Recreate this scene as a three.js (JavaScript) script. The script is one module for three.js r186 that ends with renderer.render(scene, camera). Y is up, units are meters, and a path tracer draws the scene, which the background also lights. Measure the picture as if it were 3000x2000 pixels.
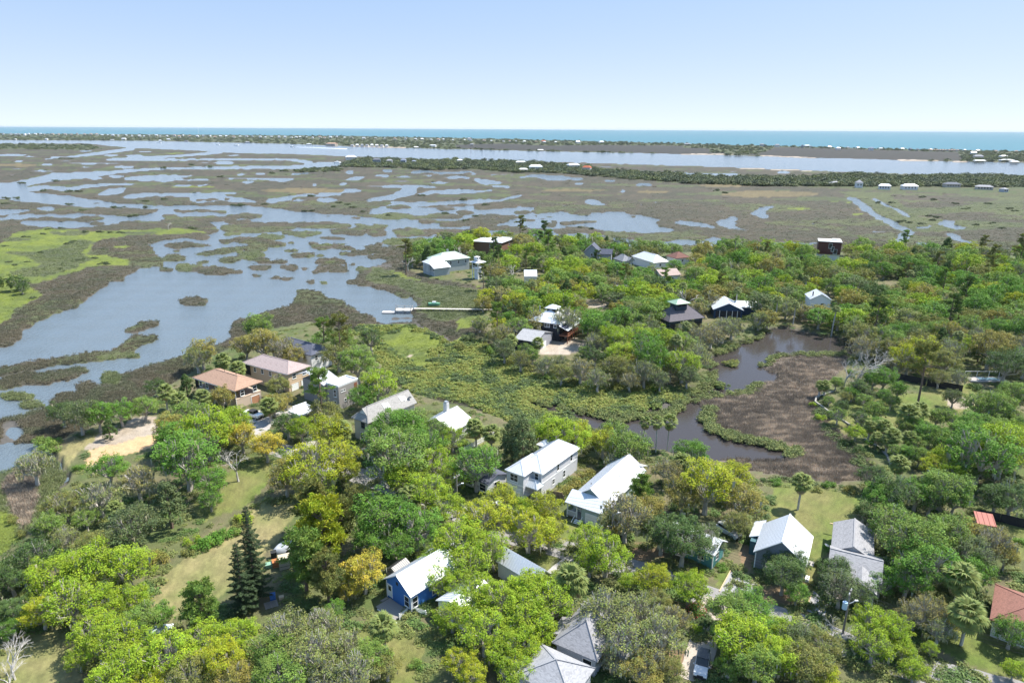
import * as THREE from 'three';
import { mergeGeometries } from 'three/addons/utils/BufferGeometryUtils.js';
import { createNoise2D } from 'simplex-noise';
import { Brush, Evaluator, SUBTRACTION } from 'three-bvh-csg';

// ---------------------------------------------------------------- camera, sky, sun, exposure
const scene = new THREE.Scene();
const CAM_H = 70, PITCH = THREE.MathUtils.degToRad(17.39), ROLL = 0.0054;
const camera = new THREE.PerspectiveCamera(53.13, 1.5, 1, 90000);
camera.position.set(0, CAM_H, 0);
camera.rotation.order = 'YXZ';
camera.rotation.set(-PITCH, 0, ROLL);

const SUN = new THREE.Vector3(0.50, 0.84, -0.20).normalize();
const sun = new THREE.DirectionalLight(new THREE.Color(1.0, 0.955, 0.875), 5.0);
sun.position.copy(SUN).multiplyScalar(900).add(new THREE.Vector3(0, 0, -250));
sun.target.position.set(0, 0, -250);
sun.castShadow = true;
sun.shadow.mapSize.set(4096, 4096);
Object.assign(sun.shadow.camera, { left: -420, right: 420, top: 420, bottom: -420, near: 10, far: 2200 });
scene.add(sun, sun.target);

{ // clear spring sky: deep overhead, pale towards the horizon and round the sun
  const W = 1024, H = 512, d = new Float32Array(W * H * 4);
  const zen = [0.088, 0.235, 0.50], low = [0.51, 0.575, 0.645];
  for (let j = 0; j < H; j++) {
    const el = ((j + 0.5) / H - 0.5) * Math.PI, y = Math.sin(el), cy = Math.cos(el), up = Math.max(0, y);
    const t = Math.pow(1 - up, 1) * 0.22 + 0.78 * Math.exp(-up * 7.5);
    for (let i = 0; i < W; i++) {
      const az = ((i + 0.5) / W - 0.5) * 2 * Math.PI, x = Math.cos(az) * cy, z = Math.sin(az) * cy;
      const c = x * SUN.x + y * SUN.y + z * SUN.z, g = Math.max(0, c);
      const glow = 0.30 * Math.pow(g, 2.2) + 0.55 * Math.pow(g, 24);
      for (let k = 0; k < 3; k++) {
        const base = zen[k] + (low[k] - zen[k]) * t;
        d[(j * W + i) * 4 + k] = base + (1.02 - base * 0.6) * glow * [1, 0.98, 0.92][k] * 0.75;
      }
      d[(j * W + i) * 4 + 3] = 1;
    }
  }
  const sky = new THREE.DataTexture(d, W, H, THREE.RGBAFormat, THREE.FloatType);
  sky.mapping = THREE.EquirectangularReflectionMapping;
  sky.magFilter = sky.minFilter = THREE.LinearFilter;
  sky.needsUpdate = true;
  scene.background = sky; scene.environment = sky;
}
const renderer = new THREE.WebGLRenderer({ antialias: true });
renderer.toneMapping = THREE.LinearToneMapping;
renderer.toneMappingExposure = 1.76;
renderer.shadowMap.enabled = true;
scene.fog = new THREE.FogExp2(new THREE.Color(0.86, 0.93, 1.0), 0.00002);

// ---------------------------------------------------------------- helpers
let seedState = 12345;
const reseed = (s) => { seedState = s >>> 0; };
const rnd = () => { seedState = (seedState + 0x6D2B79F5) | 0; let t = Math.imul(seedState ^ (seedState >>> 15), 1 | seedState); t = (t + Math.imul(t ^ (t >>> 7), 61 | t)) ^ t; return ((t ^ (t >>> 14)) >>> 0) / 4294967296; };
const rr = (a, b) => a + (b - a) * rnd();
const pick = (a) => a[Math.floor(rnd() * a.length)];
const lerp = (a, b, t) => a + (b - a) * t, clamp = (x, a, b) => Math.min(b, Math.max(a, x));
const noiseA = createNoise2D(rnd), noiseB = createNoise2D(rnd), noiseC = createNoise2D(rnd);
const C = (r, g, b) => new THREE.Color().setRGB(r, g, b);

// The place was surveyed from one aerial view of 3000 x 2000 points: at() gives the spot on the level plane at height y.
const sv = new THREE.Quaternion().setFromEuler(new THREE.Euler(-PITCH, 0, ROLL, 'YXZ'));
const horizonAt = (px) => 373.65 + (px - 1500) * 0.0054;
function at(px, py, y = 0) {
  const d = new THREE.Vector3((px - 1500) / 2000, -(py - 1000) / 2000, -1).applyQuaternion(sv);
  const t = (y - CAM_H) / d.y;
  return new THREE.Vector3(d.x * t, y, d.z * t);
}
const svInv = sv.clone().invert();
function toMap(x, y, z) { const v = new THREE.Vector3(x, y - CAM_H, z).applyQuaternion(svInv); return [1500 + 2000 * v.x / -v.z, 1000 - 2000 * v.y / -v.z, -v.z]; }
const frame = (ox, oy, s) => (x, y) => [ox + x / s, oy + y / s];
const Z1 = frame(0, 340, 2.352), Z2 = frame(1000, 340, 2.352), Z3 = frame(2000, 340, 2.352), Z4 = frame(0, 640, 2.352), Z5 = frame(1000, 640, 2.352), Z6 = frame(2000, 640, 2.352), FP = (x, y) => [x, y];

const used = new Map();
function numbered(n) { const k = used.get(n) ?? 0; used.set(n, k + 1); return k ? `${n}_${String(k).padStart(3, '0')}` : n; }
function tag(o, label, category, group) { o.userData.label = label; o.userData.category = category; if (group) o.userData.group = group; return o; }
function thing(name, label, category, group) { const g = new THREE.Group(); g.name = numbered(name); scene.add(g); return tag(g, label, category, group); }
function mesh(name, geo, mat, parent) { const m = new THREE.Mesh(geo, mat); m.name = parent ? name : numbered(name); m.castShadow = m.receiveShadow = true; (parent ?? scene).add(m); return m; }
function struct(name, geo, mat) { const m = mesh(name, geo, mat); m.userData.kind = 'structure'; return m; }

function noiseTexture(size, fn, srgb) { // fn(u, v) -> [r, g, b] 0..1, tileable through the torus trick of the caller
  const d = new Uint8Array(size * size * 4);
  for (let j = 0; j < size; j++) for (let i = 0; i < size; i++) { const c = fn(i / size, j / size), o = (j * size + i) * 4; for (let k = 0; k < 3; k++) d[o + k] = clamp(Math.round(c[k] * 255), 0, 255); d[o + 3] = 255; }
  const t = new THREE.DataTexture(d, size, size);
  t.wrapS = t.wrapT = THREE.RepeatWrapping; t.magFilter = THREE.LinearFilter; t.minFilter = THREE.LinearMipmapLinearFilter; t.generateMipmaps = true;
  if (srgb) t.colorSpace = THREE.SRGBColorSpace;
  t.needsUpdate = true;
  return t;
}
const tile = (n, u, v, f) => { // noise that repeats without a seam
  const w = (x) => x * x * (3 - 2 * x), a = w(u), b = w(v);
  return lerp(lerp(n(u * f, v * f), n((u - 1) * f, v * f), a), lerp(n(u * f, (v - 1) * f), n((u - 1) * f, (v - 1) * f), a), b);
};
const grainTex = noiseTexture(512, (u, v) => { const g = 0.80 + 0.10 * tile(noiseA, u, v, 9) + 0.13 * tile(noiseB, u, v, 38) + 0.14 * tile(noiseC, u, v, 120); return [g, g, g]; });
// ---------------------------------------------------------------- land, marsh and water
const WATER = 0, BROWN = 1, LIME = 2, OLIVE = 3, SHRUB = 4, MUD = 5, UPLAND = 6, REED = 7, DRY = 8, LAWN = 9, SAND = 10, PALE = 11, TAN = 12, WOOD = 13;
const LOOK = { // height, colour, second colour that mottles it
  [WATER]: [-0.45, C(0.11, 0.095, 0.075), C(0.09, 0.08, 0.06)],
  [BROWN]: [0.52, C(0.080, 0.066, 0.042), C(0.054, 0.052, 0.030)],
  [LIME]: [0.50, C(0.165, 0.200, 0.022), C(0.098, 0.130, 0.024)],
  [OLIVE]: [0.52, C(0.092, 0.104, 0.038), C(0.066, 0.080, 0.032)],
  [SHRUB]: [0.55, C(0.165, 0.220, 0.034), C(0.205, 0.230, 0.045)],
  [MUD]: [0.10, C(0.115, 0.105, 0.092), C(0.085, 0.078, 0.068)],
  [UPLAND]: [1.0, C(0.17, 0.145, 0.075), C(0.090, 0.125, 0.030)],
  [REED]: [0.42, C(0.215, 0.172, 0.135), C(0.125, 0.100, 0.078)],
  [DRY]: [1.0, C(0.305, 0.255, 0.115), C(0.195, 0.200, 0.066)],
  [LAWN]: [1.0, C(0.115, 0.165, 0.024), C(0.200, 0.190, 0.060)],
  [SAND]: [1.0, C(0.66, 0.42, 0.215), C(0.60, 0.40, 0.22)],
  [PALE]: [1.0, C(0.47, 0.40, 0.33), C(0.38, 0.31, 0.23)],
  [TAN]: [0.42, C(0.16, 0.125, 0.058), C(0.13, 0.105, 0.05)],
  [WOOD]: [1.0, C(0.060, 0.085, 0.025), C(0.085, 0.085, 0.035)],
  [15]: [1.0, C(0.27, 0.175, 0.100), C(0.19, 0.145, 0.075)],
  [14]: [0.42, C(0.034, 0.028, 0.021), C(0.026, 0.026, 0.016)],
};
const OPS = [];
const poly = (cls, F, pts) => OPS.push({ cls, pts: pts.map(([x, y]) => F(x, y)) });
const wide = (cls, F) => F === Z1 || F === Z2 || F === Z3 ? (cls === WATER ? 1.28 : 1.12) : cls === BROWN || cls === OLIVE ? 1.14 : 1.06;
const stroke = (cls, F, pts, k = 3) => OPS.push({ cls, k, path: pts.map(([x, y, r]) => [...F(x, y), r / 2.352 * wide(cls, F)]) });
const blobs = (cls, F, list) => { for (const [x, y, rx, ry] of list) { const c = F(x, y), s = F === FP ? 1 : 2.352; OPS.push({ cls, path: [[c[0], c[1], ry / s * wide(cls, F)]], k: rx / ry }); } };
// far barrier island and the marsh mainland
poly(WOOD, FP, [[-420, 386], [0, 391], [400, 394], [1000, 398], [1500, 408], [2000, 421], [2500, 434], [3000, 444], [3420, 454], [3420, 488], [3000, 475], [2800, 473], [2400, 462], [2000, 451], [1600, 443], [1300, 436], [1000, 427], [850, 421], [430, 412], [0, 410], [-420, 410]]);
poly(14, Z2, [[780, 200], [1100, 190], [1450, 205], [1700, 200], [2352, 205], [2352, 262], [1700, 245], [1200, 235], [800, 222]]);
poly(14, Z3, [[0, 218], [180, 222], [190, 250], [380, 262], [520, 262], [640, 215], [1100, 225], [1900, 250], [1950, 308], [1500, 302], [940, 288], [500, 270], [0, 262]]);
stroke(PALE, Z3, [[0, 263, 2], [330, 264, 2.5], [420, 268, 2]], 6); stroke(PALE, Z3, [[560, 274, 2], [900, 288, 2]], 6); stroke(PALE, Z3, [[1500, 303, 2], [1950, 314, 2]], 6); stroke(PALE, Z2, [[80, 207, 2.5], [430, 218, 2.5]], 6);
poly(BROWN, FP, [[-420, 424], [0, 421], [250, 420], [380, 433], [620, 443], [700, 449], [820, 450], [1000, 457], [1250, 466], [1500, 472], [1750, 478], [2000, 486], [2200, 493], [2400, 501], [2700, 511], [3000, 520], [3420, 532], [3420, 800], [1000, 1300], [-420, 1300]]);
// river arms and creeks, far left
stroke(WATER, Z1, [[900, 225, 8], [780, 243, 8], [640, 262, 8], [500, 278, 5], [360, 284, 4]]);
stroke(WATER, Z1, [[1500, 250, 8], [1380, 262, 7], [1200, 276, 6], [1000, 284, 6], [860, 292, 7], [740, 302, 5]]);
stroke(WATER, Z1, [[2352, 330, 10], [2200, 335, 14], [2100, 352, 14], [1900, 355, 8], [1650, 355, 9], [1400, 358, 8], [1150, 360, 6], [950, 372, 7], [800, 385, 10], [600, 402, 16], [400, 418, 22], [250, 445, 16], [120, 470, 16], [20, 515, 46], [120, 552, 26], [350, 572, 28], [600, 600, 24], [800, 616, 14], [1050, 628, 10], [1300, 630, 12], [1500, 640, 20], [1750, 655, 26], [2000, 690, 30], [2200, 720, 40], [2352, 740, 50]]);
stroke(WATER, Z1, [[2120, 318, 9], [2000, 300, 6], [1900, 296, 5], [1500, 300, 5], [1200, 300, 6], [900, 298, 8], [740, 302, 5]]);
blobs(WATER, Z1, [[70, 268, 90, 5], [590, 240, 40, 4], [330, 297, 25, 4], [320, 335, 35, 6], [640, 325, 150, 5], [850, 350, 55, 8], [300, 378, 60, 5], [150, 362, 60, 2.5], [210, 278, 40, 4], [1540, 322, 60, 8], [1600, 270, 40, 3], [1000, 245, 40, 3], [760, 270, 40, 6], [920, 272, 50, 5], [660, 430, 40, 8], [800, 415, 45, 8], [1660, 402, 30, 5], [1790, 400, 30, 6], [1700, 455, 40, 6], [2160, 472, 12, 8], [1930, 445, 60, 5], [2060, 580, 40, 6], [2250, 580, 60, 12], [320, 640, 50, 10], [120, 312, 40, 4], [60, 402, 60, 3], [450, 310, 30, 3], [600, 350, 40, 3], [1420, 320, 30, 3]]);
stroke(WATER, Z1, [[880, 432, 8], [1000, 428, 16], [1150, 420, 12], [1320, 412, 4]]); stroke(WATER, Z1, [[1090, 446, 5], [1250, 440, 6], [1430, 437, 4]]);
stroke(WATER, Z1, [[170, 505, 8], [250, 498, 14], [350, 490, 8], [450, 505, 12], [600, 482, 10], [750, 470, 8], [930, 468, 3]]);
stroke(WATER, Z1, [[700, 540, 10], [790, 518, 16], [840, 500, 8]]); stroke(WATER, Z1, [[900, 555, 14], [1000, 545, 12], [1150, 540, 8], [1400, 545, 14], [1550, 535, 6], [1610, 528, 4]]);
stroke(WATER, Z1, [[1380, 572, 22], [1500, 562, 18], [1650, 580, 12], [1740, 590, 7]]); stroke(WATER, Z1, [[1190, 484, 4], [1320, 480, 4], [1440, 476, 4]]);
stroke(WATER, Z1, [[2010, 400, 4], [2090, 394, 5], [2160, 386, 6]]); stroke(WATER, Z1, [[1570, 428, 5], [1800, 432, 5], [1990, 436, 8]]);
stroke(WATER, Z1, [[1870, 585, 12], [1960, 570, 10], [2050, 545, 5], [2200, 545, 8], [2300, 530, 14], [2352, 515, 10]]);
stroke(WATER, Z1, [[-200, 670, 20], [0, 662, 16], [90, 658, 16], [180, 650, 6]]); stroke(WATER, Z1, [[-200, 705, 10], [0, 705, 9], [200, 690, 12], [350, 690, 10], [560, 688, 13], [700, 692, 12], [850, 702, 8]]);
stroke(WATER, Z1, [[170, 735, 10], [300, 745, 18], [480, 748, 18], [620, 748, 14], [720, 720, 18], [900, 720, 16], [1050, 702, 20], [1120, 670, 14], [1150, 640, 10]]);
stroke(WATER, Z1, [[1120, 662, 9], [1250, 680, 11], [1400, 672, 10], [1560, 680, 9], [1650, 680, 10]]);
// middle marsh
poly(WATER, Z2, [[-5, 690], [180, 645], [300, 612], [350, 585], [520, 592], [660, 592], [820, 580], [920, 572], [1100, 576], [1220, 540], [1250, 540], [1230, 562], [1100, 586], [950, 602], [700, 612], [520, 626], [600, 634], [900, 616], [940, 642], [1090, 642], [1240, 622], [1340, 630], [1330, 652], [1290, 672], [1500, 662], [1560, 662], [1570, 682], [1690, 686], [1740, 668], [1960, 656], [1960, 672], [2080, 682], [2200, 716], [2150, 728], [2180, 762], [2352, 792], [2352, 805], [-5, 805]]);
stroke(WATER, Z2, [[200, 485, 4], [400, 485, 8], [600, 485, 8], [640, 490, 4]]); stroke(WATER, Z2, [[480, 500, 10], [450, 525, 18], [400, 548, 12], [300, 565, 12], [200, 580, 8]]);
stroke(WATER, Z2, [[560, 537, 9], [650, 522, 10], [800, 520, 14], [900, 520, 10], [1030, 515, 4]]); stroke(WATER, Z2, [[940, 440, 8], [1000, 455, 14], [1080, 458, 8]]); stroke(WATER, Z2, [[1040, 482, 4], [1150, 490, 6]]);
blobs(WATER, Z2, [[680, 460, 55, 6], [430, 420, 45, 4], [420, 450, 40, 3], [280, 412, 45, 7], [320, 377, 30, 8], [580, 410, 40, 3], [910, 400, 20, 4], [1050, 405, 25, 3], [1110, 405, 20, 4], [1190, 408, 20, 4], [10, 468, 20, 8], [60, 388, 25, 12], [40, 515, 80, 12], [1640, 465, 25, 6], [1850, 445, 30, 6], [2080, 472, 50, 8], [1940, 518, 15, 9], [1540, 620, 18, 4], [2060, 612, 8, 6], [2165, 596, 15, 4], [2080, 390, 70, 9], [2250, 393, 110, 8], [1820, 350, 40, 3], [1840, 380, 20, 6], [270, 347, 12, 6], [510, 352, 20, 4], [70, 352, 14, 5]]);
stroke(WATER, Z2, [[510, 387, 9], [570, 375, 8], [620, 385, 6]]); stroke(WATER, Z2, [[660, 393, 7], [800, 390, 6], [890, 382, 5]]); stroke(WATER, Z2, [[730, 425, 4], [820, 420, 9], [870, 428, 4]]); stroke(WATER, Z2, [[40, 442, 6], [100, 430, 10], [150, 422, 5]]);
stroke(WATER, Z2, [[1240, 422, 4], [1340, 410, 8], [1450, 425, 15], [1560, 430, 10], [1660, 432, 6]]); stroke(WATER, Z2, [[1700, 575, 6], [1720, 595, 11], [1760, 600, 10], [1810, 608, 5]]);
// right marsh
blobs(WATER, Z3, [[200, 403, 150, 9], [700, 388, 40, 8], [345, 385, 15, 4], [800, 430, 30, 4], [970, 425, 20, 3], [2230, 435, 60, 5], [2190, 450, 40, 6], [2080, 750, 30, 6], [1985, 615, 30, 4], [2210, 680, 40, 5], [2140, 633, 12, 4], [270, 657, 18, 5], [910, 748, 15, 4], [1350, 795, 40, 4]]);
stroke(PALE, Z3, [[400, 360, 2.5], [600, 367, 3], [880, 378, 3]], 6);
stroke(WATER, Z3, [[1150, 565, 8], [1180, 575, 10], [1240, 610, 12], [1275, 645, 14], [1330, 685, 8], [1400, 715, 11], [1460, 745, 13], [1550, 790, 13], [1500, 850, 14]], 2); stroke(WATER, Z3, [[1290, 650, 7], [1350, 670, 5]]);
stroke(WATER, Z3, [[1320, 572, 5], [1350, 590, 6], [1400, 612, 4], [1480, 650, 6], [1560, 690, 6]], 2.4); stroke(WATER, Z3, [[1650, 773, 9], [1700, 762, 6]]); stroke(WATER, Z3, [[1800, 740, 12], [1840, 730, 11], [1830, 755, 8], [1900, 770, 10], [1950, 770, 4]]);
stroke(WATER, Z6, [[1350, 0, 12], [1420, 25, 14], [1560, 95, 16], [1520, 150, 8]], 2); stroke(WATER, Z6, [[1650, 175, 12], [1700, 190, 10]]); stroke(WATER, Z6, [[1800, 20, 16], [1830, 45, 14], [1920, 65, 12]], 2); stroke(WATER, Z6, [[1830, 105, 8], [1900, 130, 14], [1950, 165, 8], [2080, 215, 6]], 2);
stroke(WATER, Z3, [[0, 735, 13], [150, 755, 9], [200, 765, 4]]); stroke(WATER, Z3, [[350, 700, 8], [300, 735, 18], [330, 765, 12], [430, 785, 5]]); stroke(WATER, Z3, [[620, 622, 5], [560, 640, 8], [520, 670, 13], [560, 695, 8]]);
stroke(WATER, Z6, [[-10, 160, 12], [100, 170, 14], [220, 150, 22], [200, 185, 8]], 2.4); stroke(WATER, Z6, [[380, 180, 10], [500, 185, 20], [640, 185, 22], [760, 175, 10], [920, 175, 8]], 2.4);
// the bay
poly(WATER, Z4, [[1420, -10], [1500, 90], [1380, 125], [1140, 150], [1000, 180], [1050, 200], [1060, 250], [1140, 290], [1130, 330], [960, 350], [870, 395], [850, 430], [760, 440], [690, 490], [640, 520], [560, 580], [520, 620], [400, 650], [300, 690], [180, 760], [130, 840], [60, 880], [0, 895], [-1000, 1020], [-1000, 1560], [0, 1390], [180, 1350], [330, 1300], [380, 1210], [530, 1190], [690, 1160], [720, 1085], [900, 1050], [1100, 990], [1240, 950], [1480, 880], [1600, 820], [1570, 790], [1590, 720], [1680, 690], [1830, 650], [1980, 600], [2050, 520], [2040, 490], [2110, 490], [2250, 530], [2360, 565], [2360, -10]]);
poly(WATER, Z5, [[-5, -10], [2150, -10], [2200, 70], [2352, 120], [2352, 185], [1900, 200], [1700, 190], [1400, 175], [1150, 160], [900, 150], [640, 165], [480, 180], [430, 185], [230, 200], [130, 215], [100, 240], [240, 245], [230, 275], [330, 285], [180, 340], [90, 380], [110, 420], [20, 430], [60, 460], [200, 470], [330, 510], [420, 550], [500, 545], [530, 600], [490, 620], [500, 700], [440, 725], [330, 720], [260, 725], [230, 690], [120, 640], [-5, 568]]);
poly(MUD, Z4, [[0, 1420], [100, 1400], [170, 1450], [160, 1500], [80, 1552], [0, 1552]]); poly(WATER, Z4, [[40, 1450], [130, 1440], [160, 1470], [120, 1530], [60, 1500]]);
stroke(MUD, Z5, [[500, 700, 10], [530, 750, 6], [640, 790, 5], [720, 830, 6], [740, 870, 5]], 1.4); blobs(MUD, Z5, [[420, 690, 80, 20], [610, 560, 40, 10], [300, 330, 60, 14], [300, 450, 40, 8]]);
// islets of marsh grass
stroke(BROWN, Z4, [[900, 770, 16], [980, 745, 28], [1080, 720, 14]], 1.6);
stroke(BROWN, Z4, [[-200, 1085, 26], [0, 1060, 26], [200, 1020, 28], [400, 985, 24], [600, 960, 30], [780, 945, 24], [880, 890, 32], [960, 840, 34], [1040, 830, 22]], 1.6); blobs(OLIVE, Z4, [[740, 965, 60, 14], [880, 945, 80, 14]]);
stroke(BROWN, Z4, [[-200, 1165, 28], [0, 1150, 28], [150, 1110, 36], [300, 1105, 36], [450, 1080, 36], [560, 1050, 22]], 1.6);
blobs(OLIVE, Z4, [[120, 1228, 100, 28], [210, 1290, 75, 24], [765, 1110, 65, 45], [1290, 342, 80, 24], [1730, 258, 85, 28], [1600, 110, 60, 8], [1850, 130, 90, 18], [2100, 105, 90, 20]]);
blobs(BROWN, Z4, [[1330, 572, 90, 26], [605, 1165, 75, 34], [1145, 352, 40, 13], [1470, 360, 120, 26], [1200, 272, 70, 22], [1205, 222, 25, 8], [1380, 133, 70, 12], [1270, 185, 130, 19], [1365, 252, 18, 7], [1590, 285, 65, 22], [1810, 290, 50, 15], [1900, 307, 55, 10], [1790, 335, 70, 18], [1635, 370, 40, 11], [1705, 393, 25, 7], [1770, 395, 25, 9], [1920, 413, 65, 12], [2000, 338, 55, 20], [2060, 255, 48, 15], [2135, 252, 30, 15], [2210, 253, 25, 8], [2005, 220, 45, 11], [2270, 300, 100, 24], [2210, 350, 40, 16], [2310, 350, 50, 20], [2175, 375, 22, 8], [2220, 197, 65, 17], [2320, 195, 40, 18], [2340, 90, 60, 16], [2160, 170, 30, 11], [2290, 135, 70, 10], [2010, 168, 18, 9], [1700, 150, 80, 22], [1800, 170, 100, 22], [1900, 180, 70, 18], [1760, 205, 80, 18], [1550, 155, 50, 16], [2000, 100, 60, 14], [1940, 40, 50, 18]]);
stroke(BROWN, Z4, [[1410, 245, 11], [1540, 225, 18], [1680, 205, 10]]); stroke(BROWN, Z4, [[1600, 70, 26], [1750, 75, 26], [1900, 60, 26], [2000, 60, 12]]); stroke(BROWN, Z4, [[2000, 45, 11], [2150, 50, 17], [2360, 50, 15]]);
blobs(BROWN, Z5, [[130, 45, 40, 10], [200, 60, 110, 14], [75, 95, 80, 22], [245, 95, 65, 28], [560, 110, 60, 14], [210, 193, 50, 13], [45, 205, 40, 13], [15, 300, 16, 18], [20, 335, 10, 20], [70, 320, 28, 11], [810, 128, 20, 8], [590, 25, 55, 13], [690, 28, 35, 9], [1040, 65, 80, 16], [950, 120, 60, 13], [1300, 12, 28, 8], [1440, 45, 40, 13], [1475, 22, 22, 6], [1380, 155, 24, 11], [1382, 140, 20, 8], [1700, 153, 34, 8], [1820, 148, 60, 16], [2095, 172, 70, 16], [1530, 115, 18, 6], [1505, 125, 14, 4]]);
blobs(OLIVE, Z5, [[470, 95, 90, 28], [380, 160, 90, 20], [540, 148, 60, 13], [140, 348, 50, 15], [1180, 112, 60, 10]]);
stroke(BROWN, Z5, [[20, 250, 9], [120, 235, 18], [240, 225, 11]]); stroke(BROWN, Z5, [[600, 80, 11], [720, 95, 20], [850, 95, 20], [960, 85, 14]]); stroke(BROWN, Z5, [[720, 45, 13], [860, 30, 20], [1010, 25, 20], [1120, 15, 13]]); stroke(BROWN, Z5, [[1120, 75, 10], [1230, 85, 20], [1330, 95, 13], [1380, 95, 6]]); stroke(BROWN, Z5, [[1540, 38, 8], [1620, 30, 11], [1740, 18, 6]]); stroke(BROWN, Z5, [[1500, 90, 15], [1650, 75, 20], [1800, 100, 15], [1950, 115, 20], [2100, 130, 24], [2250, 125, 24], [2360, 110, 28]]);
blobs(BROWN, Z2, [[390, 628, 80, 13], [730, 643, 65, 7], [850, 665, 50, 11], [990, 630, 60, 15], [590, 730, 55, 13], [690, 735, 35, 7], [1000, 688, 100, 12], [1150, 695, 70, 13], [1250, 665, 50, 11], [1300, 718, 30, 7], [1390, 708, 18, 5], [1435, 693, 24, 7], [1340, 688, 18, 4], [1440, 748, 40, 12], [2010, 692, 22, 5], [120, 655, 80, 26], [180, 685, 50, 8], [90, 703, 40, 7], [280, 600, 60, 8], [230, 760, 90, 12], [60, 780, 60, 10], [420, 785, 60, 10], [720, 790, 120, 10]]);
blobs(OLIVE, Z2, [[370, 690, 140, 20]]); stroke(BROWN, Z2, [[490, 705, 10], [640, 690, 16], [800, 690, 13]]); stroke(BROWN, Z2, [[720, 745, 13], [900, 730, 22], [1100, 720, 13]]); stroke(BROWN, Z2, [[930, 770, 10], [1040, 768, 14], [1200, 775, 12], [1380, 785, 8]]); stroke(BROWN, Z2, [[1540, 740, 9], [1640, 735, 10], [1740, 725, 6]]);
blobs(BROWN, Z1, [[1450, 575, 50, 7], [1370, 577, 26, 6], [1560, 572, 30, 5], [1470, 600, 60, 8], [1400, 655, 60, 8], [1170, 688, 60, 12], [1510, 662, 60, 9], [1690, 690, 110, 18], [660, 600, 28, 7], [620, 705, 90, 14], [310, 703, 50, 10], [430, 707, 70, 10], [2250, 690, 16, 6], [2200, 745, 160, 16], [1820, 750, 110, 16], [1640, 730, 80, 14], [660, 738, 50, 10], [1100, 735, 260, 10], [1450, 712, 150, 14]]);
{ reseed(55); const open = [[520, 700], [700, 690], [1000, 660], [1350, 655], [1500, 690], [1300, 730], [1180, 745], [1060, 800], [980, 835], [760, 810], [560, 770]]; for (let k = 0; k < 150; k++) { const x = rr(520, 1500), y = rr(655, 835); let inn = false; for (let i = 0, j = open.length - 1; i < open.length; j = i++) if ((open[i][1] > y) !== (open[j][1] > y) && x < (open[j][0] - open[i][0]) * (y - open[i][1]) / (open[j][1] - open[i][1]) + open[i][0]) inn = !inn; if (!inn || rnd() < 0.25 + (y - 655) / 300) continue; const ry = rr(2.2, 5.5) * (0.6 + (y - 650) / 260); OPS.push({ cls: rnd() < 0.3 ? OLIVE : BROWN, path: [[x, y, ry]], k: rr(2.4, 4.6) }); } }
// greener tracts of the marsh
poly(LIME, Z4, [[-1000, 230], [0, 180], [130, 90], [330, 70], [560, 90], [780, 85], [1000, 80], [1200, 70], [1300, 80], [1420, 95], [1300, 110], [900, 122], [700, 150], [650, 170], [600, 250], [780, 270], [890, 290], [860, 330], [720, 330], [600, 345], [460, 395], [240, 455], [140, 430], [100, 440], [250, 500], [290, 540], [200, 590], [100, 640], [60, 700], [0, 740], [-1000, 900]]);
poly(OLIVE, Z4, [[180, 260], [350, 215], [560, 150], [640, 170], [560, 240], [640, 290], [500, 350], [330, 400], [140, 410], [60, 380], [280, 330]]); blobs(OLIVE, Z4, [[150, 245, 90, 12], [480, 105, 120, 12], [100, 150, 80, 14], [950, 105, 120, 8]]);
blobs(LIME, Z4, [[830, 203, 50, 8]]); poly(LIME, Z5, [[300, 375], [400, 365], [440, 400], [560, 430], [430, 430]]); blobs(LIME, Z5, [[970, 470, 70, 14]]);
poly(LIME, Z5, [[800, 790], [790, 720], [1000, 640], [1090, 680], [1060, 720], [920, 745]]);
poly(OLIVE, Z5, [[230, 330], [500, 440], [1000, 500], [1080, 620], [1000, 650], [800, 710], [640, 720], [520, 640], [560, 560], [400, 480], [150, 430]]);
blobs(TAN, Z2, [[1600, 515, 190, 9], [2150, 525, 110, 8]]); blobs(TAN, Z3, [[300, 480, 160, 10], [600, 540, 300, 20], [1350, 640, 130, 14]]); blobs(TAN, Z1, [[2100, 515, 260, 14], [120, 340, 120, 10]]); blobs(LIME, Z1, [[1330, 490, 130, 4], [1200, 258, 60, 4]]); blobs(LIME, Z3, [[810, 642, 70, 6], [1210, 680, 36, 7], [1050, 594, 36, 4], [1160, 602, 26, 3], [1900, 630, 120, 10], [2280, 695, 80, 4]]);
poly(OLIVE, Z3, [[1080, 520], [1500, 530], [2352, 560], [2352, 800], [1500, 800], [1300, 690], [1200, 600]]); poly(BROWN, Z3, [[1430, 540], [1900, 545], [2200, 580], [1900, 620], [1560, 650]]); poly(BROWN, Z3, [[1600, 690], [2000, 660], [2352, 690], [2352, 740], [1800, 720]]);
poly(BROWN, Z6, [[1850, 90], [2352, 60], [2352, 240], [2120, 220], [1950, 140]]); stroke(WATER, Z3, [[1150, 565, 8], [1180, 575, 10], [1240, 610, 11], [1275, 645, 13], [1330, 685, 8], [1400, 715, 10], [1460, 745, 12], [1550, 790, 12]], 2); stroke(WATER, Z3, [[1320, 572, 5], [1350, 590, 6], [1400, 612, 4], [1480, 650, 6], [1560, 690, 6]], 2.4); stroke(WATER, Z3, [[1800, 740, 12], [1840, 730, 11], [1830, 755, 8], [1900, 770, 10], [1950, 770, 4]]); stroke(WATER, Z6, [[1830, 105, 8], [1900, 130, 14], [1950, 165, 8], [2080, 215, 6]], 2); stroke(WATER, Z3, [[1650, 773, 9], [1700, 762, 6]]);
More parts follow.
